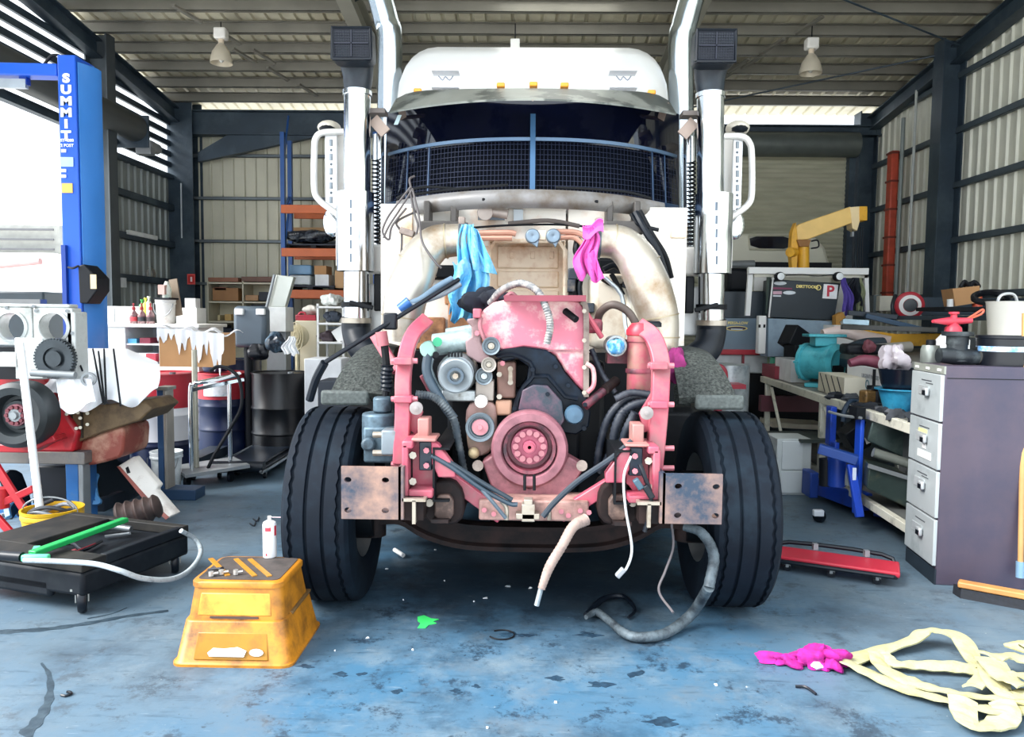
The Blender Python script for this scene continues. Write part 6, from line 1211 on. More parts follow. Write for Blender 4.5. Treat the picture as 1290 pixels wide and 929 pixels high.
# ---- broom against the cabinet
bh = F(1207,735,.07); be = F(1300,752,.07)
br_ = thing('broom','wide wooden broom with black bristles standing by the cabinet','broom',((bh+be)/2)[:2]+(0,))
obj('broom_head', MB().bar(bh,be,.07,.035), mat('#b9824a',.5,0,.15,10), br_, bevel=.008); 
bm = MB(); L_ = (be-bh).length; d_ = (be-bh).normalized()
bm.prism([bh+V((0,-.035,-.02)),be+V((0,-.035,-.02)),be+V((-.0,-.055,-.07)),bh+V((-.015,-.055,-.07))],(0,.08,0)); obj('bristles', bm, mat('#0e131c',.8,0,.4,60), br_)
for i in range(60): pass
hb_ = F(1281,728,.09)+V((.02,.0,0)); ht = P(1291,395,hb_.y+.15); obj('handle', MB().tube([hb_,ht],.015,10), mat('#b98d58',.5,0,.1,8), br_); obj('socket', MB().tube([hb_,hb_.lerp(ht,.06)],.024,10), mat('#7fa3bf',.4,.3), br_)
obj('grip_band', MB().tube([hb_.lerp(ht,.60),hb_.lerp(ht,.55)],.022,10), rubs, br_)
# ---- workbench frame
Bz = .9
b0 = F(1152,536,Bz); b1 = F(958,474,Bz); dv = (b1-b0).normalized(); sv = V((dv.y,-dv.x,0)); LB = (b1-b0).length
g = lambda a,b,z: b0+dv*a+sv*b+V((0,0,z-Bz))
wt = thing('workbench','cream painted steel workbench loaded with parts','workbench',g(LB/2,.35,0))
def gb(a0,a1,c0,c1,z0,z1): return MB().prism([g(a0,c0,z0),g(a1,c0,z0),g(a1,c1,z0),g(a0,c1,z0)],(0,0,z1-z0))
obj('top_frame', gb(-.4,LB,0,.05,Bz-.07,Bz), cream, wt, bevel=.004); obj('top_sheet', gb(-.4,LB,.05,.75,Bz-.02,Bz-.004), mat('#8f8d84',.5,.1,.15,5,dirt='#4d4c48',amt=.4,dsc=4), wt)
obj('lower_rail', gb(-.4,LB,.0,.05,.16,.22), cream, wt, bevel=.004); obj('lower_shelf', gb(-.4,LB,.05,.75,.17,.19), mat('#6d6f6d',.5,.1,.15,5), wt)
def nearest_a(px,c=0.,z=Bz):
    return min((abs((px-projx(g(a/100*LB,c,z)))),a/100*LB) for a in range(-20,121))[1]
CRI = CR.inverted()
def projx(p): q = CRI @ (p-V((0,0,H))); return 645+FPX*q.x/-q.z
for a in (nearest_a(1033),nearest_a(965),-.15):
    obj('leg', gb(a-.03,a+.03,0,.06,0,Bz-.07), cream, wt, bevel=.004); obj('leg', gb(a-.03,a+.03,.69,.75,0,Bz-.02), cream, wt, bevel=.004)
for a in (LB*.3,LB*.75): obj('cross_brace', MB().bar(g(a,.02,.22),g(a+.6,.02,.8),.03,.02), cream, wt)
# gridded slots: dark splash board behind the bench
bs = Bz
def on(px,c=.25): return nearest_a(px),c
def gput(px,c,z=Bz): return g(nearest_a(px,c,z),c,z)
# basins
p = gput(1131,.17); tbn = thing('teal_basin','teal plastic basin on the near end of the workbench','basin',p)
r1 = .15; obj('basin_body', MB().lathe([(0,0),(r1*.62,0),(r1*.95,.17),(r1*1.12,.175),(r1*1.12,.185),(r1*.9,.18),(r1*.58,.015),(0,.015)],p,(0,0,1),30), mat('#2f8fb4',.4,0,.15,9,dirt='#1a5f86',amt=.4,dsc=7), tbn)
p2 = p+V((0.0,0,.12)); single('black_basin', MB().lathe([(0,.0),(r1*.55,.0),(r1*.85,.1),(r1*.98,.2),(r1*1.02,.21),(r1*.9,.205),(r1*.5,.02),(0,.02)],p2,(0,0,1),28), mat('#0f1724',.25,0,.2,6), 'black tub nested in the teal basin', 'tub')
tb = MB(); crumple(tb,p2+V((-.03,.04,.28)),(.085,.07,.09),26,16,.7,seed=61); single('plastic_bag', tb, mat('#aaa2a8',.3,0,.12,14), 'crumpled clear plastic bag above the black tub', 'bag')
# carton with print
p = gput(1098,.3); ca = thing('printed_carton','white carton with faint print on the workbench','carton',p); a0 = nearest_a(1130,.3); a1 = nearest_a(1065,.3)
zt_c = P(1085,464,p.y).z
obj('carton_body', gb(a0,a1,.3,.62,Bz,zt_c), mat('#dcdde0',.5,0,.03,4), ca, bevel=.004)
fr_m = mat('#8a8f98',.6)
nq = (g(0,0,0)-g(1,0,0)).normalized(); up_ = V((0,0,1)); nn_ = nq.cross(up_).normalized()
def facetext(body,a,z,sz,par,mt_): 
    o_ = g(a,.297,z); X = -dv; Z = V((0,0,1)); Yv = Z.cross(X)
    T_ = Matrix(((X.x,Z.x,X.cross(Z).x,o_.x),(X.y,Z.y,X.cross(Z).y,o_.y),(X.z,Z.z,X.cross(Z).z,o_.z),(0,0,0,1))); text('print',body,mt_,par,T_,sz,.0008)
facetext('URGENT PARTED',(a0+a1)/2+.0,zt_c-.08,.05,ca,fr_m)
o_ = g((a0+a1)/2+.05,.296,Bz+.13); obj('print_ring', MB().lathe([(.03,0),(.042,0),(.042,.003),(.03,.003),(.03,0)],o_,-sv,24,caps=False), mat('#5a7f8c',.5), ca)
# gold black unit in front of it
p = gput(1094,.08); cu = thing('carburettor','brass and black small machine part on the bench edge','machine part',p)
obj('body', MB().cbox(p+V((0,.02,.07)),(.1,.09,.13),rz=.3), mat('#8a6a3e',.4,.4,.3,20,dirt='#231c14',amt=.4,dsc=20), cu, bevel=.015); obj('dark_half', MB().cbox(p+V((.07,.03,.07)),(.06,.09,.13),rz=.3), dk, cu, bevel=.015); obj('rod', MB().cyl(p+V((.05,.03,.13)),p+V((.05,.03,.3)),.012), dk, cu); obj('collar', MB().cyl(p+V((.05,.03,.14)),p+V((.05,.03,.17)),.05,n=10), dk, cu); obj('knurl', MB().lathe([(0,0),(.03,0),(.04,.01),(.04,.03),(0,.03)],p+V((.13,-.02,.06)),(.2,-1,0),16), gray, cu)
# black scraps along the edge
R2 = random.Random(5); ORD = 'first second third fourth fifth sixth seventh eighth ninth tenth eleventh twelfth thirteenth fourteenth'.split()
for i in range(14):
    a = nearest_a(1040)*(i/13)+.15*(1-i/13); p = g(a,.03+.12*R2.random(),Bz+.015); q = MB(); crumple(q,p,(.05+.05*R2.random(),.04,.02+.025*R2.random()),10,6,.6,seed=70+i)
    single('rubber_scrap', q, mat(('#141a24','#262b33','#3d4148')[i%3],.6,0,.3,20), 'small dark rubber scrap on the bench front edge, %s from the near end'%ORD[i], 'scrap', 'rubber scraps on the bench edge')
st_p = g(nearest_a(1068),-.01,Bz); single('rubber_strap', MB().tube([st_p+V((.12,.05,.01)),st_p+V((.03,.0,.02)),st_p+V((-.03,-.03,-.05)),st_p+V((-.04,-.03,-.14))],.022,6,5), mat('#16324a',.5), 'dark blue strap hanging over the workbench edge', 'strap')
# chevron box
a0 = nearest_a(1062,.12); a1 = nearest_a(1030,.12); p = gput(1045,.12); cz = P(1045,472,p.y).z
cvx = thing('chevron_box','cream box marked with dark slanting lines on the workbench','box',p); obj('box_body', gb(a0,a1,.12,.35,Bz,cz), mat('#d2cbb8',.6,0,.06,5), cvx, bevel=.003)
for i in range(4): t0 = a0+(a1-a0)*(i+.5)/4.5; obj('slant_line', MB().bar(g(t0+.1,.117,cz-.01),g(t0-.06,.117,Bz+.01),.012,.004,-sv), mat('#3a3a3c',.6), cvx)
# teal electric motor
p = gput(1036,.3); mo_t = thing('electric_motor','big teal electric motor lying on the workbench','motor',p); tm_ = mat('#4fb3bf',.4,.05,.08,6,dirt='#2d7f8c',amt=.3,dsc=6)
Ym = p.y; cA = P(1018,455,Ym); R_m = m(23,Ym); ax_m = V((.6,-.8,0)).normalized(); cc = P(1036,457,Ym); 
c0 = cc-ax_m*.22; obj('housing', MB().lathe([(0,0),(R_m*.8,0),(R_m*.95,.02),(R_m*1.05,.03),(R_m*1.05,.06),(R_m*.92,.07),(R_m*.92,.32),(R_m*1.05,.33),(R_m*1.05,.37),(R_m*.9,.38),(R_m*.75,.4),(R_m*.6,.37),(R_m*.2,.36),(0,.36)],c0,ax_m,36), tm_, mo_t)
obj('end_opening', MB().prism([cc+ax_m*.17+V((0,0,0))+(V((-ax_m.y,ax_m.x,0))*x*R_m)+V((0,0,z*R_m)) for x,z in ((-.5,-.7),(.5,-.7),(.5,-.1),(-.5,-.1))],ax_m*.012), dk, mo_t)
obj('terminal_box', MB().cbox(cc+V((0,0,R_m+.03)),(.22,.16,.10)), tm_, mo_t, bevel=.01); obj('box_lid', MB().cbox(cc+V((0,-.02,R_m+.09)),(.38,.2,.03)), tm_, mo_t, bevel=.006)
obj('foot', MB().cbox(V((cc.x,cc.y,Bz+.02)),(.3,.25,.04),rz=-.5), tm_, mo_t, bevel=.006)
for k in range(6): t0 = 2*pi*k/6; bpn = c0+ax_m*.045+V((-ax_m.y,ax_m.x,0))*(R_m*1.0*math.cos(t0))+V((0,0,R_m*1.0*math.sin(t0))); obj('bolt', MB().cyl(bpn-ax_m*.03,bpn+ax_m*.03,.014,n=6), tm_, mo_t)
# white box, red box, spray cans
def bench_box(name,x0,x1,y0,c0,c1,mt_,label,cat,z=Bz,**k):
    a1 = nearest_a(x0,c0); a0 = nearest_a(x1,c0); p = gput((x0+x1)/2,c0); return single(name, gb(min(a0,a1),max(a0,a1)+.02,c0,c1,z,P((x0+x1)/2,y0,p.y).z), mt_, label, cat, bevel=.004, **k)
bench_box('white_carton',977,996,452,.1,.3,mat('#e3e4e6',.5),'white carton beside the teal motor','carton')
bench_box('red_case',960,976,460,.05,.4,mat('#8a2a3a',.5),'red case at the far end of the workbench','case')
for i,(x,c_) in enumerate(((962,'#8ccf7a'),(967,'#b9e6a0'),(973,'#4fae8a'))): p = gput(x,.2,P(967,461,gput(967,.2).y).z); single('spray_can', MB().lathe([(0,0),(.03,0),(.03,.15),(.02,.17),(.02,.2),(0,.2)],p,(0,0,1),16), mat(c_,.35), ('green spray can on the red case, farthest','pale green spray can on the red case, middle','teal spray can on the red case, nearest')[i], 'can')
# scrap pipes lying behind
pz = Bz+.001
bench2 = thing('rear_bench','long steel bench against the right wall','workbench',(4.6,7.4,0)); obj('top', MB().box((3.2,6.3,1.2),(5.45,9.4,1.25)), mat('#6b6a66',.5,.1,.15,4), bench2)
for x in (3.95,5.35):
    for y in (6.4,9.3): obj('leg', MB().box((x-.04,y-.04,0),(x+.04,y+.04,1.2)), steel, bench2)
obj('apron', MB().box((3.2,6.3,1.12),(3.24,9.4,1.2)), steel, bench2); obj('back_shelf', MB().box((4.05,6.6,1.6),(5.45,9.4,1.64)), steel, bench2)
for y in (6.7,9.3): obj('shelf_post', MB().box((4.06,y-.03,1.25),(4.12,y+.03,1.6)), steel, bench2); obj('shelf_post', MB().box((5.3,y-.03,1.25),(5.36,y+.03,1.6)), steel, bench2)
yel = mat('#e3a92c',.45,0,.1,6,dirt='#a9782a',amt=.25,dsc=6)
def lay(px,py,Y): return P(px,py,Y)
single('yellow_beam', MB().prism([P(x,y,8.3) for x,y in ((1088,414),(1098,417),(1130,421),(1215,420),(1212,438),(1150,436),(1098,430),(1088,424))],(0,.1,0)), yel, 'yellow steel beam lying along the rear bench', 'beam', bevel=.008)
single('cream_tube', MB().tube([P(1036,421,8.0),P(1060,418,8.0),P(1090,425,7.9),P(1122,430,7.8)],[.05,.065,.065,.05],14,4), mat('#e3cdc6',.4,0,.08,6), 'thick pinkish cream hose lying behind the teal motor', 'hose')
single('white_sheet_metal', MB().box((P(1050,430,8.4).x,8.4,1.251),(P(1098,430,8.4).x,8.7,P(1070,410,8.4).z)), wht, 'white panel edge lying behind the cream hose', 'panel')
single('black_pipe', MB().tube([P(1072,440,7.3),P(1090,434,7.35),P(1112,433,7.4)],.06,14,4), mat('#28333d',.4,.1,.2,8), 'black bent rubber pipe on the bench pile', 'pipe')
single('steering_linkage', MB().tube([P(1070,458,5.9),P(1090,454,5.9),P(1120,460,5.85),P(1136,456,5.8)],[.03,.045,.05,.03],12,3), mat('#6e3344',.5,.1,.2,9), 'maroon steering arm lying across the white carton', 'arm')
single('steel_pipe', MB().tube([P(1104,440,7.2),P(1146,437,7.3)],.05,16), mat('#b5b0a8',.35,.5,.1,8), 'short pale steel pipe on the bench pile', 'pipe'); single('dark_gearbox', MB().cbox(P(1088,440,7.25),(.4,.2,.1)), dk, 'dark casting under the black bent pipe', 'casting', bevel=.03)
tb = MB(); crumple(tb,P(1094,437,7.1),(.05,.05,.06),seed=90); single('maroon_joint', tb, mat('#6e3a44',.6,.1,.2,9), 'maroon ball joint beside the black bent pipe', 'joint')
single('black_battery', MB().cbox(P(1002,428,8.6),(.27,.2,.24),ry=.5,rz=.4), dk, 'black square part tilted beside the grey ute box', 'part', bevel=.01); single('black_tray', MB().cbox(P(1006,442,8.5),(.24,.2,.14),rz=.3), dk, 'black tray under the tilted black part', 'tray', bevel=.01)
# pump sprayer etc. behind the cabinet
pp = P(1199,452,5.6); ps_ = thing('pump_sprayer','white pump sprayer with a red top behind the cabinet','sprayer',(pp.x,5.6,1.25)); 
zt_s = P(1199,418,5.6).z; obj('bottle', MB().lathe([(0,1.0),(.11,1.0),(.11,zt_s-.06),(.06,zt_s),(0,zt_s)],(pp.x,5.6,0),(0,0,1),24), mat('#e2e3e6',.35,0,.05,6), ps_); rdp = mat('#cf3f52',.4)
zt2 = P(1199,393,5.6).z; obj('pump_head', MB().lathe([(.06,zt_s-.01),(.055,zt_s+.03),(.025,zt_s+.06),(.022,zt2-.02),(.035,zt2-.015),(.035,zt2),(0,zt2)],(pp.x,5.6,0),(0,0,1),18), rdp, ps_); obj('handle', MB().tube([P(1175,405,5.55),P(1195,405,5.6),P(1224,404,5.6)],[.012,.03,.02],10), rdp, ps_); obj('wand', MB().tube([P(1208,408,5.6),P(1225,398,5.6),P(1238,390,5.6),P(1236,396,5.6),P(1215,404,5.6)],.008,6,4), mat('#d9634a',.4), ps_)
single('sprayer_stand', MB().box((pp.x-.25,5.45,0),(pp.x+.35,5.8,1.0)), mat('#55585a',.5,.1), 'grey steel locker hidden behind the filing cabinet', 'locker')
wtc = P(1268,418,6.2); wtb = single('white_tub', MB().lathe([(0,0),(m(22,6.2),0),(m(26,6.2),P(1268,382,6.2).z-1.45),(m(27,6.2),P(1268,380,6.2).z-1.45),(m(24,6.2),P(1268,380,6.2).z-1.45),(0,.02)],(P(1270,430,6.2).x,6.2,1.45),(0,0,1),28), mat('#dfdcd2',.45,0,.05,5), 'big white plastic tub beyond the cabinet', 'tub')
single('tub_stand', MB().box((P(1240,430,6.2).x,5.95,0),(P(1300,430,6.2).x,6.5,1.45)), mat('#3d4246',.5,.1), 'dark steel stand under the big white tub', 'stand')
cbx = thing('tan_carton','tan carton with black cables on top by the right wall post','carton',P(1217,386,7.6)); obj('carton_body', MB().prism([P(x,y,7.5) for x,y in ((1200,364),(1234,360),(1235,381),(1204,386))],(.05,.3,0)), card, cbx); obj('cable_heap', MB().tube([P(1210,362,7.6),P(1215,355,7.6),P(1222,361,7.6),P(1227,355,7.6),P(1233,361,7.6),P(1225,357,7.7),P(1214,360,7.7)],.02,8,5), dk, cbx)
single('shelf_plank', MB().box((P(1185,430,7.5).x,7.45,P(1200,392,7.5).z),(P(1250,430,7.5).x,8.0,P(1200,387,7.5).z)), dk, 'dark shelf board under the tan carton', 'board')
single('orange_can', MB().cyl(P(1231,386.5,7.55),P(1231,372,7.55),.045), mat('#c9543a',.4), 'orange can beside the tan carton', 'can'); single('white_can', MB().cyl(P(1197,386.5,7.55),P(1197,377,7.55),.03), wht, 'small white can left of the tan carton', 'can')
single('cable_coil', MB().tube([P(1240+10*math.cos(t)*2.2+8,377+6*math.sin(t)-t*.3,6.7+.1*math.sin(t*2)) for t in [i*.5 for i in range(26)]],.022,8,2), dk, 'black cable coil behind the big white tub', 'cable'); single('hoop', MB().tube([P(1256,400,6.2),P(1258,376,6.2),P(1270,370,6.2),P(1280,375,6.2),P(1283,400,6.2)],.012,6,4), mat('#c8ccd0',.35,.4), 'pale wire hoop standing over the white tub', 'hoop')
# hose reel
hr = P(1145,385,8.6); hl = thing('hose_reel','red fire hose reel with a white ring on the right wall','hose reel',hr); r0 = m(17,8.6)
obj('reel_disc', MB().lathe([(0,.05),(r0*.4,.05),(r0*.45,.02),(r0*.9,.0),(r0,.0),(r0,.04),(r0*.8,.06)],hr,(-.25,-1,0),36), mat('#a8202f',.4,0,.1,6), hl); obj('white_ring', MB().lathe([(r0*.5,0.06),(r0*.5,.075),(r0*.75,.06),(r0*.75,.05)],hr,(-.25,-1,0),36,caps=False), mat('#e6e2e0',.4), hl); obj('hub', MB().lathe([(r0*.45,.05),(r0*.45,.08),(r0*.2,.09),(0,.09)],hr,(-.25,-1,0),28), mat('#3c4044',.5), hl)
obj('drum', MB().cyl(hr,hr+V((.1,.25,0)),r0*.8,n=28), mat('#8a1a28',.5), hl); obj('bracket', MB().box((hr.x-.02,hr.y+.2,hr.z-.1),(XR-.06,hr.y+.3,hr.z+.1)), steel, hl)
obj('hose_tail', MB().tube([P(1128,372,8.5),P(1124,385,8.45),P(1126,400,8.45)],.02,8,4), rubs, hl)
bxw = P(1118,385,9.6); single('wall_box', bx(1108,1126,373,392,9.5,.25), mat('#c9c4b4',.5), 'beige electrical box left of the hose reel', 'box', bevel=.008); single('wall_box', bx(1100,1108,372,394,9.6,.2), mat('#4b5557',.5), 'dark narrow box beside the beige electrical box', 'box')
# ---- service ute with boxes, crane and rack
Yu = 9.7
ut = thing('service_ute','white and red service ute with dark boxes and a yellow crane','vehicle',base(1000,9.2))
dkb = mat('#16242e',.4,.1,.15,3); lg = mat('#8ea3b3',.45,.1,.08,4,dirt='#6f8494',amt=.3,dsc=3)
def ub(n,x0,x1,y0,y1,Y,d,mt_,**k): return obj(n, bx(x0,x1,y0,y1,Y,d), mt_, ut, **k)
b1_ = MB().prism([P(x,y,Yu) for x,y in ((909,367),(963,367),(963,402),(906,401))],(0,.5,0)); l1 = obj('box_lid', b1_, dkb, ut, bevel=.01)
f1 = obj('box_front', bx(906,957,401,443,Yu,.5), mat('#6f8190',.45,.1,.08,4), ut, bevel=.01)
b2_ = MB().prism([P(x,y,Yu-.3) for x,y in ((973,352),(1059,357),(1051,404),(969,400))],(0,.35,0)); l2 = obj('box_lid', b2_, dkb, ut, bevel=.008)
obj('lid_edge', MB().bar(P(973.5,352,Yu-.31),P(968.5,400,Yu-.31),.015,.02,(0,-1,0)), wht, l2)
f2 = obj('box_front', MB().prism([P(x,y,Yu-.3) for x,y in ((968,401),(1051,405),(1050,450),(967,450))],(0,.35,0)), lg, ut, bevel=.01)
obj('corner_post', bx(955,966,398,446,Yu-.4,.12), wht, ut, bevel=.01)
for x in (957,963): obj('plate_hole', bx(x-1.3,x+1.3,409,413,Yu-.405,.01), dk, ut)
ub('tray_rail',895,958,441,447,Yu-.05,.4,mat('#b3303c',.4,0,.1,5),bevel=.01); ub('tray_body',895,1060,446,470,Yu+.0,1.5,mat('#c9cccd',.4),bevel=.02); ub('chassis',900,1060,470,505,Yu+.2,2.0,dk)
ub('red_stand',934,938,447,520,Yu-.1,.06,mat('#8d2a36',.5)); 
obj('body_panel', MB().box((P(960,430,Yu+.3).x,Yu+.35,P(960,446,Yu).z),(P(1075,430,Yu+.3).x,Yu+.45,P(960,356,Yu).z)), wht, ut)
# stickers on the dark lid, P plate
stw = mat('#d9dfe4',.5); yl = mat('#f0dc8a',.5)
Ys_ = Yu-.312
def sticker(pts,mt_,name='sticker'): return obj(name, MB().prism([P(x,y,Ys_) for x,y in pts],(0,.006,0)), mt_, l2)
sticker([(1038,358),(1056,359),(1054,377),(1036,376)],mat('#eeeef0',.5),'p_plate')
p = P(1046,367.5,Ys_-.003); text('plate_letter','P',mat('#c22a40',.5),l2,Matrix.Translation(p) @ FACE,.185,.001,.005)
for cx_,cy_ in ((983,357),(994.5,369)): sticker([(cx_+8*math.cos(2*pi*i/16),cy_+2.4*math.sin(2*pi*i/16)) for i in range(16)],stw)
sticker([(974,362),(998,363),(998,365),(974,364.5)],mat('#7d2a50',.5)); sticker([(974,367),(985,367),(985,371),(974,371)],mat('#c9a0b0',.5)); sticker([(974,372),(984,372.3),(984,374),(974,373.8)],stw)
p = P(1017,361.5,Ys_-.003); text('sticker_lettering','DIRTTOOLS',yl,l2,Matrix.Translation(p) @ FACE @ Matrix.Rotation(-.03,4,'Z'),.05,.001,.002)
p = P(1031,362.5,Ys_-.003); obj('sticker_ring', MB().lathe([(m(2.4,9.4),0),(m(3.4,9.4),0),(m(3.4,9.4),.003),(m(2.4,9.4),.003),(m(2.4,9.4),0)],p,(0,-1,0),18,caps=False), yl, l2)
p = P(929.5,407.3,Yu-.005); text('sticker_lettering','PERSA-LOW',yl,f1,Matrix.Translation(p) @ FACE,.047,.001,.0015)
obj('sticker', MB().prism([P(928+14*math.cos(2*pi*i/18),414+3.2*math.sin(2*pi*i/18),Yu-.006) for i in range(18)],(0,.006,0)), yl, f1); obj('sticker', MB().prism([P(928+12*math.cos(2*pi*i/18),414+2.3*math.sin(2*pi*i/18),Yu-.01) for i in range(18)],(0,.006,0)), mat('#3a2a3c',.5), f1); obj('sticker', MB().prism([P(921,414.3,Yu-.014),P(936,414.6,Yu-.014),P(935,415.8,Yu-.014),P(921,415.6,Yu-.014)],(0,.004,0)), stw, f1)
# rack, lights
rk = obj('ladder_rack', bx(943,1095,338,345,Yu-.35,.08), wht, ut, bevel=.006); obj('rack_tube', bx(950,1094,346,349,Yu-.3,.05), cream, rk)
for x0,x1,y1 in ((943,949,398),(1089,1094,440)): obj('rack_post', MB().prism([P(x,y,Yu-.3) for x,y in ((x0,342),(x1,342),(x1+(3 if x0>1000 else -4),y1),(x0+(3 if x0>1000 else -4),y1))],(0,.05,0)), wht, rk)
obj('rack_back', bx(950,985,346,366,Yu+.2,.05), wht, rk); obj('rack_post', bx(966,972,345,395,Yu-.2,.06), mat('#5f6d66',.5), rk)
for x in (983,1057):
    q = obj('work_light', MB().lathe([(0,-.03),(m(5,9),-.025),(m(6,9),0),(m(6,9),.06),(m(3,9),.09)],P(x,348.5,Yu-.4),(0,1,0),20), dk, rk); obj('lens', MB().lathe([(0,-.036),(m(4.6,9),-.03),(m(4.6,9),-.02)],P(x,348.5,Yu-.4),(0,1,0),20), mat('#dfe3e4',.2), q)
obj('wire', MB().tube([P(990,347,Yu-.35),P(1010,346,Yu-.35),P(1030,348,Yu-.35),P(1050,346,Yu-.35)],.006,5,4), dk, rk)
Yc = Yu+.1
cr = obj('crane_post', MB().cyl(P(1012,340,Yc),P(1012,309,Yc),m(7,Yc),n=20), yel, ut); obj('crane_collar', MB().prism([P(x,y,Yc-.08) for x,y in ((1004,302),(1022,302),(1019,311),(1007,311))],(0,.16,0)), mat('#8a5a20',.5), cr, bevel=.006); obj('crane_frame', MB().prism([P(x,y,Yc-.05) for x,y in ((998,292),(1003,280),(1006,310),(1004,339),(998,339),(996,320))],(0,.12,0)), yel, cr, bevel=.006); obj('winch', MB().cyl(P(995,318,Yc-.1),P(1001,318,Yc+.0),m(6,Yc)), yel, cr, bevel=.006)
bm_ = obj('crane_boom', MB().prism([P(x,y,Yc) for x,y in ((1000,288),(1008,282),(1072,260),(1074,281),(1018,302),(1004,304))],(0,.16,0)), mat('#f0c878',.4,0,.06,5), cr, bevel=.012)
obj('boom_head', MB().prism([P(x,y,Yc-.02) for x,y in ((1083,260),(1093,260),(1093,278),(1083,278))],(0,.2,0)), yel, bm_, bevel=.008); obj('boom_tip', MB().prism([P(x,y,Yc-.01) for x,y in ((1071,261),(1083,260),(1084,277),(1080,291),(1074,288))],(0,.18,0)), mat('#f2d9a8',.4,0,.06,5), bm_, bevel=.008)
for x in (1074.5,1081,1084,1087): obj('boom_cable', MB().cyl(P(x,286,Yc+.05),P(x-1,355,Yc+.05),.006,n=5), dk, bm_)
obj('boom_hose', MB().tube([P(1022,304,Yc),P(1030,303,Yc),P(1031,311,Yc),P(1022,313,Yc)],.01,6,4), dk, bm_); obj('hook_block', bx(1073,1076,292,298,Yc+.02,.05), gray, bm_)
# things hung on the rack
single('purple_strap', rag(MB(),P(1064,350,Yu-.42),.42,.13,3,.02,seed=33,lean=(.08,0,0)), mat('#54449a',.8,0,.15,14), 'purple sling hanging from the ute rack', 'strap'); single('black_straps', rag(MB(),P(1076,350,Yu-.36),.33,.2,5,.03,seed=35), mat('#0f1522',.8,0,.3,14), 'bunch of black straps hanging from the ute rack', 'strap'); single('olive_strap', rag(MB(),P(1086,350,Yu-.34),.38,.06,3,.02,seed=36), mat('#8a9070',.8,0,.2,14), 'olive strap hanging at the end of the ute rack', 'strap')
single('yellow_block', MB().prism([P(x,y,Yu-.45) for x,y in ((1053,398),(1062,393),(1066,400),(1058,406),(1062,412),(1053,411))],(0,.12,0)), mat('#b9863a',.5,0,.15,8), 'tan folded block beside the grey ute box', 'block', bevel=.008)
for i,(x0,y0,x1,y1,c_,lb) in enumerate(((1068,394,1130,400,'#12202c','dark jack handle across the rear pile'),(1090,398,1160,415,'#1d3a52','navy bar slanting down the rear pile'),(1060,412,1180,416,'#4a4a48','grey steel angle along the rear pile'),(1062,405,1095,407,'#a8c2d0','pale blue bar at the rear pile'))): single('long_bar', MB().bar(P(x0,y0,7.7-.1*i),P(x1,y1,7.6-.1*i),.06,.05), mat(c_,.5,.1,.2,6), lb, 'bar', bevel=.006)
# pale truck behind
pt = thing('parked_truck','pale truck cab with a dark rear window behind the ute','truck',base(975,12.2)); ptm = mat('#d0cdbb',.4,0,.05,3)
Yp = 11.7
obj('cab_back', MB().prism([P(x,y,Yp) for x,y in ((905,294),(1000,294),(1028,298),(1040,312),(1049,342),(1049,400),(905,400))],(0,1.0,0)), ptm, pt, bevel=.05); obj('rear_window', MB().prism([P(x,y,Yp-.01) for x,y in sm([(944,297),(998,298),(998,314),(946,313)])],(0,.02,0)), mat('#0c1020',.1), pt); obj('window_seal', MB().tube([P(x,y,Yp-.01) for x,y in ((943,297),(999,297),(999,315),(944,314),(943,297))],.015,6), mat('#b9b49e',.5), pt)
obj('deck_edge', bx(905,1048,331,338,Yp-.06,.1), dk, pt); obj('engine_hump', bx(917,945,338,368,Yp-1.2,.4), dk, pt, bevel=.05); obj('pipe', MB().cyl(P(905,334,Yp-.15),P(950,333,Yp-.15),.06), gray, pt); obj('lower_body', MB().box((P(905,430,Yp).x,Yp+.05,0.0),(P(1049,430,Yp).x,Yp+1.0,1.6)), dk, pt)
# red jack, bin and cartons behind the right mudguard
rj = thing('red_machine','red tubular frame beside the right mudguard','frame',base(905,7.6)); rdm = mat('#9c2a3a',.45,0,.15,6)
obj('frame_tube', MB().tube([P(897,470,7.5),P(901,464,7.5),P(908,463,7.5),P(913,470,7.5),P(913,484,7.5)],.03,8,4), rdm, rj); obj('frame_tube', MB().tube([P(898,465,7.5),P(912,487,7.5)],.03,8), rdm, rj); obj('frame_base', bx(896,940,485,490,7.45,.3), rdm, rj); obj('leg', MB().box((P(905,430,7.5).x,7.5,0),(P(912,430,7.5).x,7.6,P(905,490,7.5).z)), rdm, rj)
q = P(915,460,7.9); a = P(900,520,7.9); single('silver_drum', MB().lathe([(0,0),(.22,0),(.22,q.z),(.2,q.z+.01),(0,q.z+.01)],(P(918,430,7.95).x,7.95,0),(0,0,1),26), mat('#b5bcc0',.35,.4,.1,8,dirt='#7b858c',amt=.3,dsc=9), 'silver bin behind the right mudguard', 'bin')
single('white_carton', bx(922,934,504,525,6.6,.2), mat('#d6d6d2',.5), 'small white carton on the floor behind the right tyre', 'carton') if 0 else None
# ---- blue lift under the bench
bl = thing('blue_jack','blue hydraulic transmission jack standing before the bench','jack',(F(1070,640).x,F(1070,640).y,0)); blm = mat('#1744b8',.4,.05,.1,5,dirt='#12307a',amt=.35,dsc=5)
def col(x,y0,y1,Y,w_,mt_=blm,n='column'): a = P(x-w_/2,y1,Y); b = P(x+w_/2,y0,Y); return obj(n, MB().box((a.x,Y,a.z),(b.x,Y+.1,b.z)), mt_, bl, bevel=.008)
Yb = 5.75
col(1050,513,562,6.1,10); col(1085,516,650,Yb,11,mat('#1f52d0',.35,.05,.08,4)); col(1054,558,608,6.0,8)
obj('cross_arm', MB().bar(P(1031,565,5.75),P(1080,580,5.65),.1,.07), mat('#1b3f86',.45,.05,.12,5), bl, bevel=.006)
obj('chain', MB().tube([P(1044,519,6.0),P(1062,524,5.9),P(1085,527,5.7)],.012,6), gray, bl); obj('pillar_cap', bx(1079,1091,514,529,5.72,.14), dk, bl)
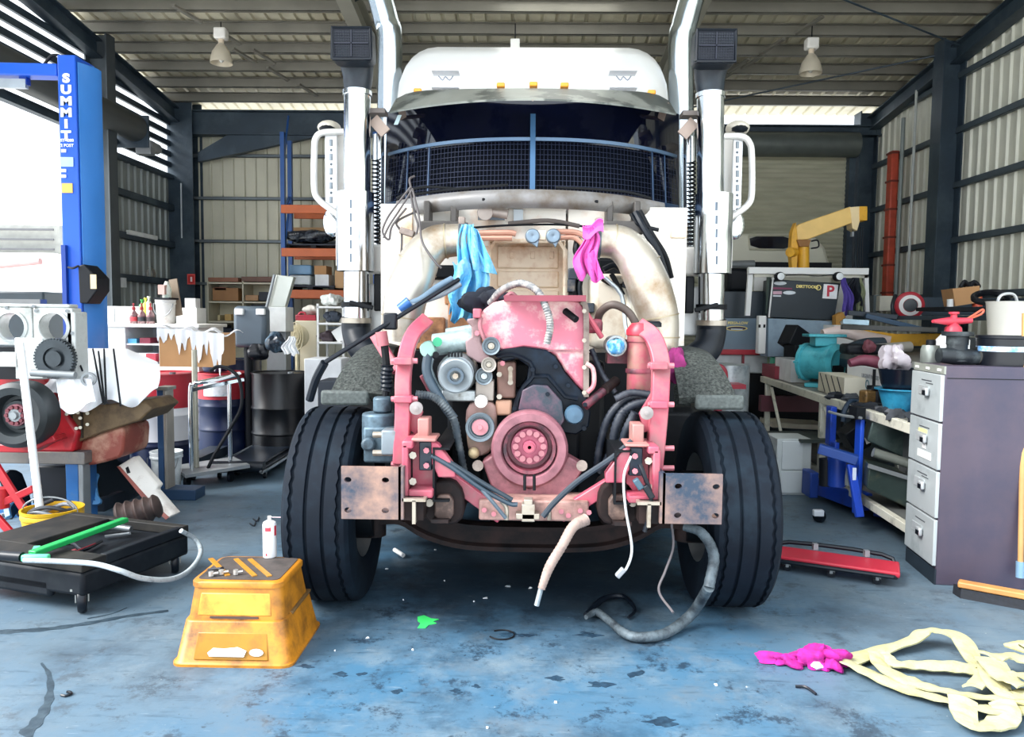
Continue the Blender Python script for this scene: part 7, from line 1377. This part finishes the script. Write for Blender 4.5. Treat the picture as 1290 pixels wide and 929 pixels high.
obj('strut', MB().bar(P(1072,585,5.65),P(1083,652,5.55),.06,.04,(0,-1,0)), blm, bl, bevel=.006); obj('cylinder', MB().cyl(P(1040,578,5.95),P(1040,612,5.95),.05), dk, bl); obj('ram', MB().tube([P(1062,585,5.9),P(1068,612,5.85)],.03,10), gray, bl)
q0 = F(1090,655); q1 = F(1022,632)
obj('base_leg', MB().bar(V((q0.x+.1,q0.y-.05,.09)),V((F(1120,650).x+.3,F(1120,650).y+.4,.09)),.12,.12), blm, bl, bevel=.01); obj('base_leg', MB().bar(V((F(1028,628).x,F(1028,628).y,.12)),V((q0.x,q0.y,.14)),.12,.14), blm, bl, bevel=.01); obj('base_block', bx(1020,1032,596,628,6.4,.2), mat('#1d3f90',.45,.05,.12,5), bl, bevel=.01)
c = F(1032,650,.05); obj('castor', MB().lathe([(0,-.02),(.05,-.02),(.055,0),(.05,.02),(0,.02)],c,(1,.5,0),18), rubs, bl); obj('castor_plate', MB().cbox(c+V((-.02,-.03,.03)),(.08,.05,.05)), mat('#cfd4da',.4), bl, bevel=.008)
obj('data_label', bx(1074,1079,590,606,5.6,.01), mat('#cfd8ea',.5), bl); obj('pump_body', MB().cyl(P(1054,575,5.9),P(1054,612,5.9),.07), mat('#1a3f9c',.4,.05), bl)
# tanks under the bench
gt = mat('#3f4f4d',.35,.2,.15,4,dirt='#6a7a74',amt=.3,dsc=5)
tk = thing('tilted_tank','greenish dented steel sheet tilted under the workbench','sheet metal',g(.6,.4,.2)); obj('panel', MB().prism([P(x,y,5.75) for x,y in ((1100,527),(1150,536),(1140,578),(1092,556))],(.1,.3,0)), gt, tk, bevel=.012)
bxl = thing('steel_tray','dark steel bin standing on the lower bench rail','bin',g(.5,.3,.22)); obj('bin_body', MB().prism([P(x,y,5.55) for x,y in ((1095,586),(1148,603),(1146,642),(1092,616))],(.1,.35,0)), mat('#2f3f3c',.4,.15,.2,5,dirt='#5a5a44',amt=.25,dsc=6), bxl, bevel=.01); obj('rim', MB().bar(P(1094,587,5.53),P(1149,604,5.53),.02,.03), gray, bxl); obj('roll', MB().tube([P(1100,570,5.6),P(1150,586,5.55)],.035,12), mat('#8a8f88',.4,.4,.15,7), bxl)
tri = thing('warning_triangle_box','black tilted box with pale label behind the blue jack','box',P(1085,560,6.1)); obj('box', MB().prism([P(x,y,6.2) for x,y in ((1064,548),(1090,530),(1100,545),(1098,562),(1080,572))],(0,.2,0)), dk, tri, bevel=.01); obj('label', MB().prism([P(x,y,6.18) for x,y in ((1089,552),(1095,549),(1099,557),(1092,560))],(0,.01,0)), wht, tri)
single('pallet_board', MB().bar(P(996,545,7.6),P(1050,556,6.8),.6,.03), mat('#39423f',.6), 'dark flat board lying behind the white drawers', 'board'); single('bench_channel', MB().box((P(965,430,8.8).x,8.9,P(960,520,8.8).z),(P(1040,430,8.8).x,9.0,P(960,500,8.8).z)), mat('#5f2c38',.5), 'maroon steel channel beyond the workbench legs', 'channel')
single('pale_ramp', MB().bar(P(965,532,9.5),P(1035,536,9.5),.5,.06), mat('#d5cdb9',.5), 'pale ramp lying beyond the workbench legs', 'ramp')
# white two drawer box
w0 = F(995,624); w1 = F(1016,618)
wd = thing('drawer_cabinet','small white two drawer cabinet on the floor by the right tyre','cabinet',w0); a = P(977,624,w0.y); b = P(1009,624,w0.y); zt_w = P(990,553,w0.y).z
obj('carcass', MB().box((a.x,w0.y,0),(b.x+.08,w0.y+.35,zt_w)), mat('#c3c9c9',.45,0,.04,4), wd, bevel=.006); zm = P(990,593,w0.y).z
obj('drawer', MB().box((a.x+.04,w0.y-.015,zm+.01),(b.x,w0.y,zt_w-.02)), mat('#cfd5d6',.4,0,.03,4), wd, bevel=.005); obj('drawer', MB().box((a.x+.04,w0.y-.015,.02),(b.x,w0.y,zm-.006)), mat('#cfd5d6',.4,0,.03,4), wd, bevel=.005)
# ---- red creeper on the floor
c0_ = F(990,712); c1_ = F(1138,738); t_,f_,L_ = creeper('red_creeper','long red mechanic creeper with black rails on the floor',c0_+V((-.1,.02,0)),c1_+V((0,.05,0)),.24,mat('#b3283a',.45,0,.08,5),rubs,.06,.06,.022)
for a in (L_*.35,L_*.75): obj('rail_bracket', MB().cbox(f_(a,-.12,.12),(.03,.03,.04)), gray, t_)
# ---- yellow lifting sling
slm = mat('#a9a682',.85,0,.06,9,dirt='#a59d6a',amt=.28,dsc=12,bump=.4,bsc=60,spec=.2)
sgt = thing('lifting_sling','pale yellow webbing sling heaped on the floor at the right','sling',F(1230,870))
def strap(pts, wd, name='strap', lift=.012, tw=None):
    p3 = catmull([F(x,y,z) for x,y,z in pts],7); n = len(p3); rnd = random.Random(len(pts)*7+int(pts[0][0])); ph = rnd.random()*6
    def fn(u,v):
        i = min(n-1,int(u*(n-1)+.5)); p = p3[i]; t = (p3[min(i+1,n-1)]-p3[max(i-1,0)]).normalized(); s = V((t.y,-t.x,0)); s = s.normalized() if s.length>0 else V((1,0,0)); tl = .3*math.sin(u*5+ph); s = (s*math.cos(tl)+V((0,0,1))*abs(math.sin(tl))).normalized()
        q = p+s*(v-.5)*wd*1.25*(1+.1*math.sin(u*9+ph))+V((0,0,.0025*math.sin(u*50+v*4)+.008*math.sin(v*pi)))
        q.z = max(q.z,.006); return q
    obj(name, MB().grid(fn,n-1,5,.008), slm, sgt)
strap([(1066,835,.02),(1110,821,.02),(1150,808,.04),(1165,797,.07),(1185,797,.08),(1210,806,.07),(1225,832,.04),(1240,846,.03)],.075)
strap([(1066,835,.03),(1100,852,.02),(1150,872,.02),(1200,886,.02),(1250,896,.03),(1292,892,.03)],.085)
strap([(1240,848,.03),(1205,842,.03),(1160,840,.03),(1128,838,.03),(1112,828,.03),(1106,824,.03)],.05)
strap([(1104,826,.04),(1112,842,.03),(1145,860,.03),(1190,872,.03),(1235,880,.03),(1292,884,.05)],.07)
strap([(1242,828,.10),(1265,829,.09),(1300,832,.09)],.09); strap([(1246,833,.10),(1262,852,.09),(1292,868,.08)],.10); strap([(1250,840,.08),(1255,865,.06),(1275,878,.05),(1300,874,.05)],.09)
strap([(1212,882,.05),(1215,905,.03),(1228,918,.02),(1258,914,.02),(1268,900,.04),(1262,886,.05)],.08); strap([(1285,820,.09),(1280,815,.11),(1290,812,.1),(1300,818,.1)],.07); strap([(1225,868,.05),(1245,855,.06),(1268,850,.08),(1300,856,.08)],.07)
# pink rag and bits on the floor
tb = MB(); crumple(tb,F(990,831,.02),(.09,.045,.025),40,16,.8,seed=101); crumple(tb,F(1037,829,.035),(.08,.07,.045),44,20,.9,seed=102); crumple(tb,F(1050,832,.03),(.06,.05,.04),36,16,.9,seed=105); crumple(tb,F(1014,830,.02),(.06,.04,.03),18,8,.6,seed=103)
for v in tb.v: v.z = max(v.z,.004)
single('pink_rag', tb, mat('#a5147c',.85,0,.3,30), 'bright pink rag crumpled on the floor by the yellow sling', 'rag'); tb = MB(); crumple(tb,F(1030,836,.02),(.05,.04,.02),16,8,.4,seed=104); single('white_tissue', tb, mat('#d9d6da',.8), 'small white tissue lying against the pink rag', 'tissue')
single('cable_tie', MB().tube([F(1002,865,.008),F(1015,866,.012),F(1028,875,.008)],.006,6,5), rubs, 'short black rubber strip on the floor below the pink rag', 'strip')
# ================================================================ lamps and floor litter
def lamp(px,py,Y,label):
    c = P(px,py,Y); t = thing('high_bay_lamp',label,'lamp',(c.x,Y,zr(Y)-.2)); r = m(13.5,Y); z = c.z
    obj('reflector', MB().lathe([(r,-.0),(r*.97,.05),(r*.8,.14),(r*.45,.22),(r*.25,.25),(r*.22,.25),(r*.42,.2),(r*.75,.13),(r*.92,.045),(r*.96,0),(r,0)],(c.x,Y,z),(0,0,1),28,caps=False), mat('#cfc5b2',.35,.2,.06,5), t)
    obj('lamp_neck', MB().cyl((c.x,Y,z+.24),(c.x,Y,z+.31),r*.25), mat('#d9c8b0',.4), t); obj('gear_box', MB().box((c.x-r*.55,Y-r*.5,z+.3),(c.x+r*.55,Y+r*.5,z+.44)), mat('#e6e2dc',.4), t, bevel=.02)
    obj('bulb', MB().ball((c.x,Y,z+.1),(r*.3,r*.3,.09),12,8), mat('#e8e6e0',.2), t); obj('suspension', MB().cyl((c.x,Y,z+.43),(c.x,Y,zr(Y)-.1),.008,n=6), dk, t); return t
lamp(279,80,10.0,'bell shaped hanging lamp above the left of the shed'); lamp(1021,93,10.0,'bell shaped hanging lamp above the right of the shed')
c = P(649,50,10.0); t = thing('lamp_gear','white lamp gear box hanging above the truck roof','lamp',(c.x,10.0,zr(10)-.2)); obj('gear_box', MB().box((c.x-.06,9.95,c.z-.14),(c.x+.06,10.05,c.z)), wht, t, bevel=.01); obj('suspension', MB().cyl((c.x,10,c.z-.01),(c.x,10,zr(10)-.1),.008,n=6), dk, t); obj('reflector', MB().lathe([(.14,-.3),(.12,-.2),(.05,-.14),(.04,-.14)],(c.x,10,c.z),(0,0,1),20,caps=False), mat('#cfc5b2',.35,.2), t)
# green paint splash, scraps
def flat(pts,mt_,label,name,cat,th=.003): return single(name, MB().prism([F(x,y,.001) for x,y in pts],(0,0,th)), mt_, label, cat)
flat([(526,778),(534,776),(543,780),(553,781),(545,784),(550,786),(540,788),(536,792),(526,792),(530,786),(526,783)],mat('#3fd36a',.4,0,.1,9),'bright green paint splash on the floor before the truck','paint_splash','paint')
R3 = random.Random(3); SL = ['white speck on the floor left of the green paint splash','pale scrap beside the white tube under the truck','pale scrap on the floor under the axle beam','tiny white speck on the floor behind the green splash','pale scrap on the floor right of the green splash','largest pale scrap on the floor under the crossmember','bright white scrap beside the largest pale scrap','white scrap on the open floor at the lower middle','white scrap on the floor between hose and yellow sling','tiny white speck on the floor right of the stool','tiny white speck on the floor below the green splash','white scrap at the bottom edge of the floor','pale speck on the floor under the truck behind the splash','pale speck beside the scrap right of the splash']
sp = [(463,804,3.5,'#cdd3d8'),(487,717,4,'#d9dde0'),(548,693,3,'#c5c9cc'),(508,756,1.5,'#dfe2e4'),(612,754,5,'#cfd2d6'),(640,739,6,'#b9c2c8'),(668,741,4,'#e6e8e8'),(700,885,2.5,'#e3e6e8'),(902,863,3,'#e8e8e6'),(422,820,1.5,'#dfe2e4'),(520,819,2,'#d8dcdf'),(614,917,2,'#dfe3e6'),(560,732,2,'#c9ced2'),(597,758,2,'#c9ced2')]
for i,(x,y,r_,c_) in enumerate(sp):
    q = MB(); crumple(q,F(x,y,.004),(m(r_*.7,3.6),m(r_*.5,3.6),.005),8,5,.5,seed=200+i); single('paper_scrap', q, mat(c_,.7), SL[i], 'scrap', 'pale scraps on the floor')
ds = [(455,850,4),(430,850,5),(575,871,5),(600,865,4),(640,800,6),(660,801,5),(755,863,9),(800,850,8),(835,910,10),(700,855,5),(740,800,6),(500,872,5),(385,840,4),(260,560,2)]
wl_ = [(318,660),(322,654)]
for i,(x,y) in enumerate(wl_): single('clip', MB().tube([F(x-3,y,.006),F(x+2,y+3,.006),F(x+4,y-2,.006)],.006,6,3), rubs, ('small dark clip on the floor behind the stool','second dark clip on the floor just beyond the first')[i], 'clip')
single('hook', MB().tube([F(77,876,.006),F(83,877,.006),F(90,874,.006),F(88,872,.006),F(84,872,.006)],.005,6,4), rubs, 'small black hook on the floor at the lower left', 'hook')
single('white_tube', MB().cyl(F(497,693,.03),F(508,700,.02),.014), wht, 'small white tube lying under the truck by the left tyre', 'tube')
single('rubber_ring', MB().tube([F(632+16*math.cos(t),800+6*math.sin(t),.005) for t in [i*.55-2.2 for i in range(10)]],.004,6,3), dk, 'thin dark ring of wire on the floor before the truck', 'wire')

# oil stains and skid marks soaked into the floor
stm = mat('#1b3042',.5,0,.3,14,dirt='#2f4c61',amt=.35,dsc=20)
def stain(name,pts,mt_): return obj(name, MB().prism([F(x,y,.0) for x,y in pts],(0,0,.0015)), mt_, FL)
R4 = random.Random(9)
for x,y,r_ in ds[:13]:
    n_ = 18; ph = R4.random()*6; el = 1.2+R4.random()*1.5; sl_ = R4.random()-.5
    stain('stain', [(x+.85*r_*el*(1+.35*math.sin(3*a_+ph)+.25*math.sin(5*a_+2*ph)+.15*R4.random())*math.cos(a_)+sl_*r_*math.sin(a_), y+.5*r_*(1+.35*math.sin(2*a_+ph)+.2*math.sin(7*a_+ph))*math.sin(a_)) for a_ in [2*pi*i/n_ for i in range(n_)]], stm)
skm = mat('#22323e',.5,0,.25,20,dirt='#3c4c57',amt=.4,dsc=16)
def skid(pts,w0,w1):
    c_ = catmull([(x,y,0) for x,y in pts],6); n_ = len(c_); L1 = []; L2 = []
    for i,p in enumerate(c_):
        t_2 = (c_[min(i+1,n_-1)]-c_[max(i-1,0)]).normalized(); w_ = (w0+(w1-w0)*i/(n_-1))*(1+.25*math.sin(i*1.7)); L1.append((p.x-t_2.y*w_,p.y+t_2.x*w_*.6)); L2.append((p.x+t_2.y*w_,p.y-t_2.x*w_*.6))
    stain('skid_mark', L1+L2[::-1], skm)
skid([(52,836),(62,852),(62,880),(50,905),(30,928)],1.5,9); skid([(0,797),(60,793),(110,786),(160,777),(212,770)],4,2); skid([(110,780),(140,774),(160,766)],.8,.6)
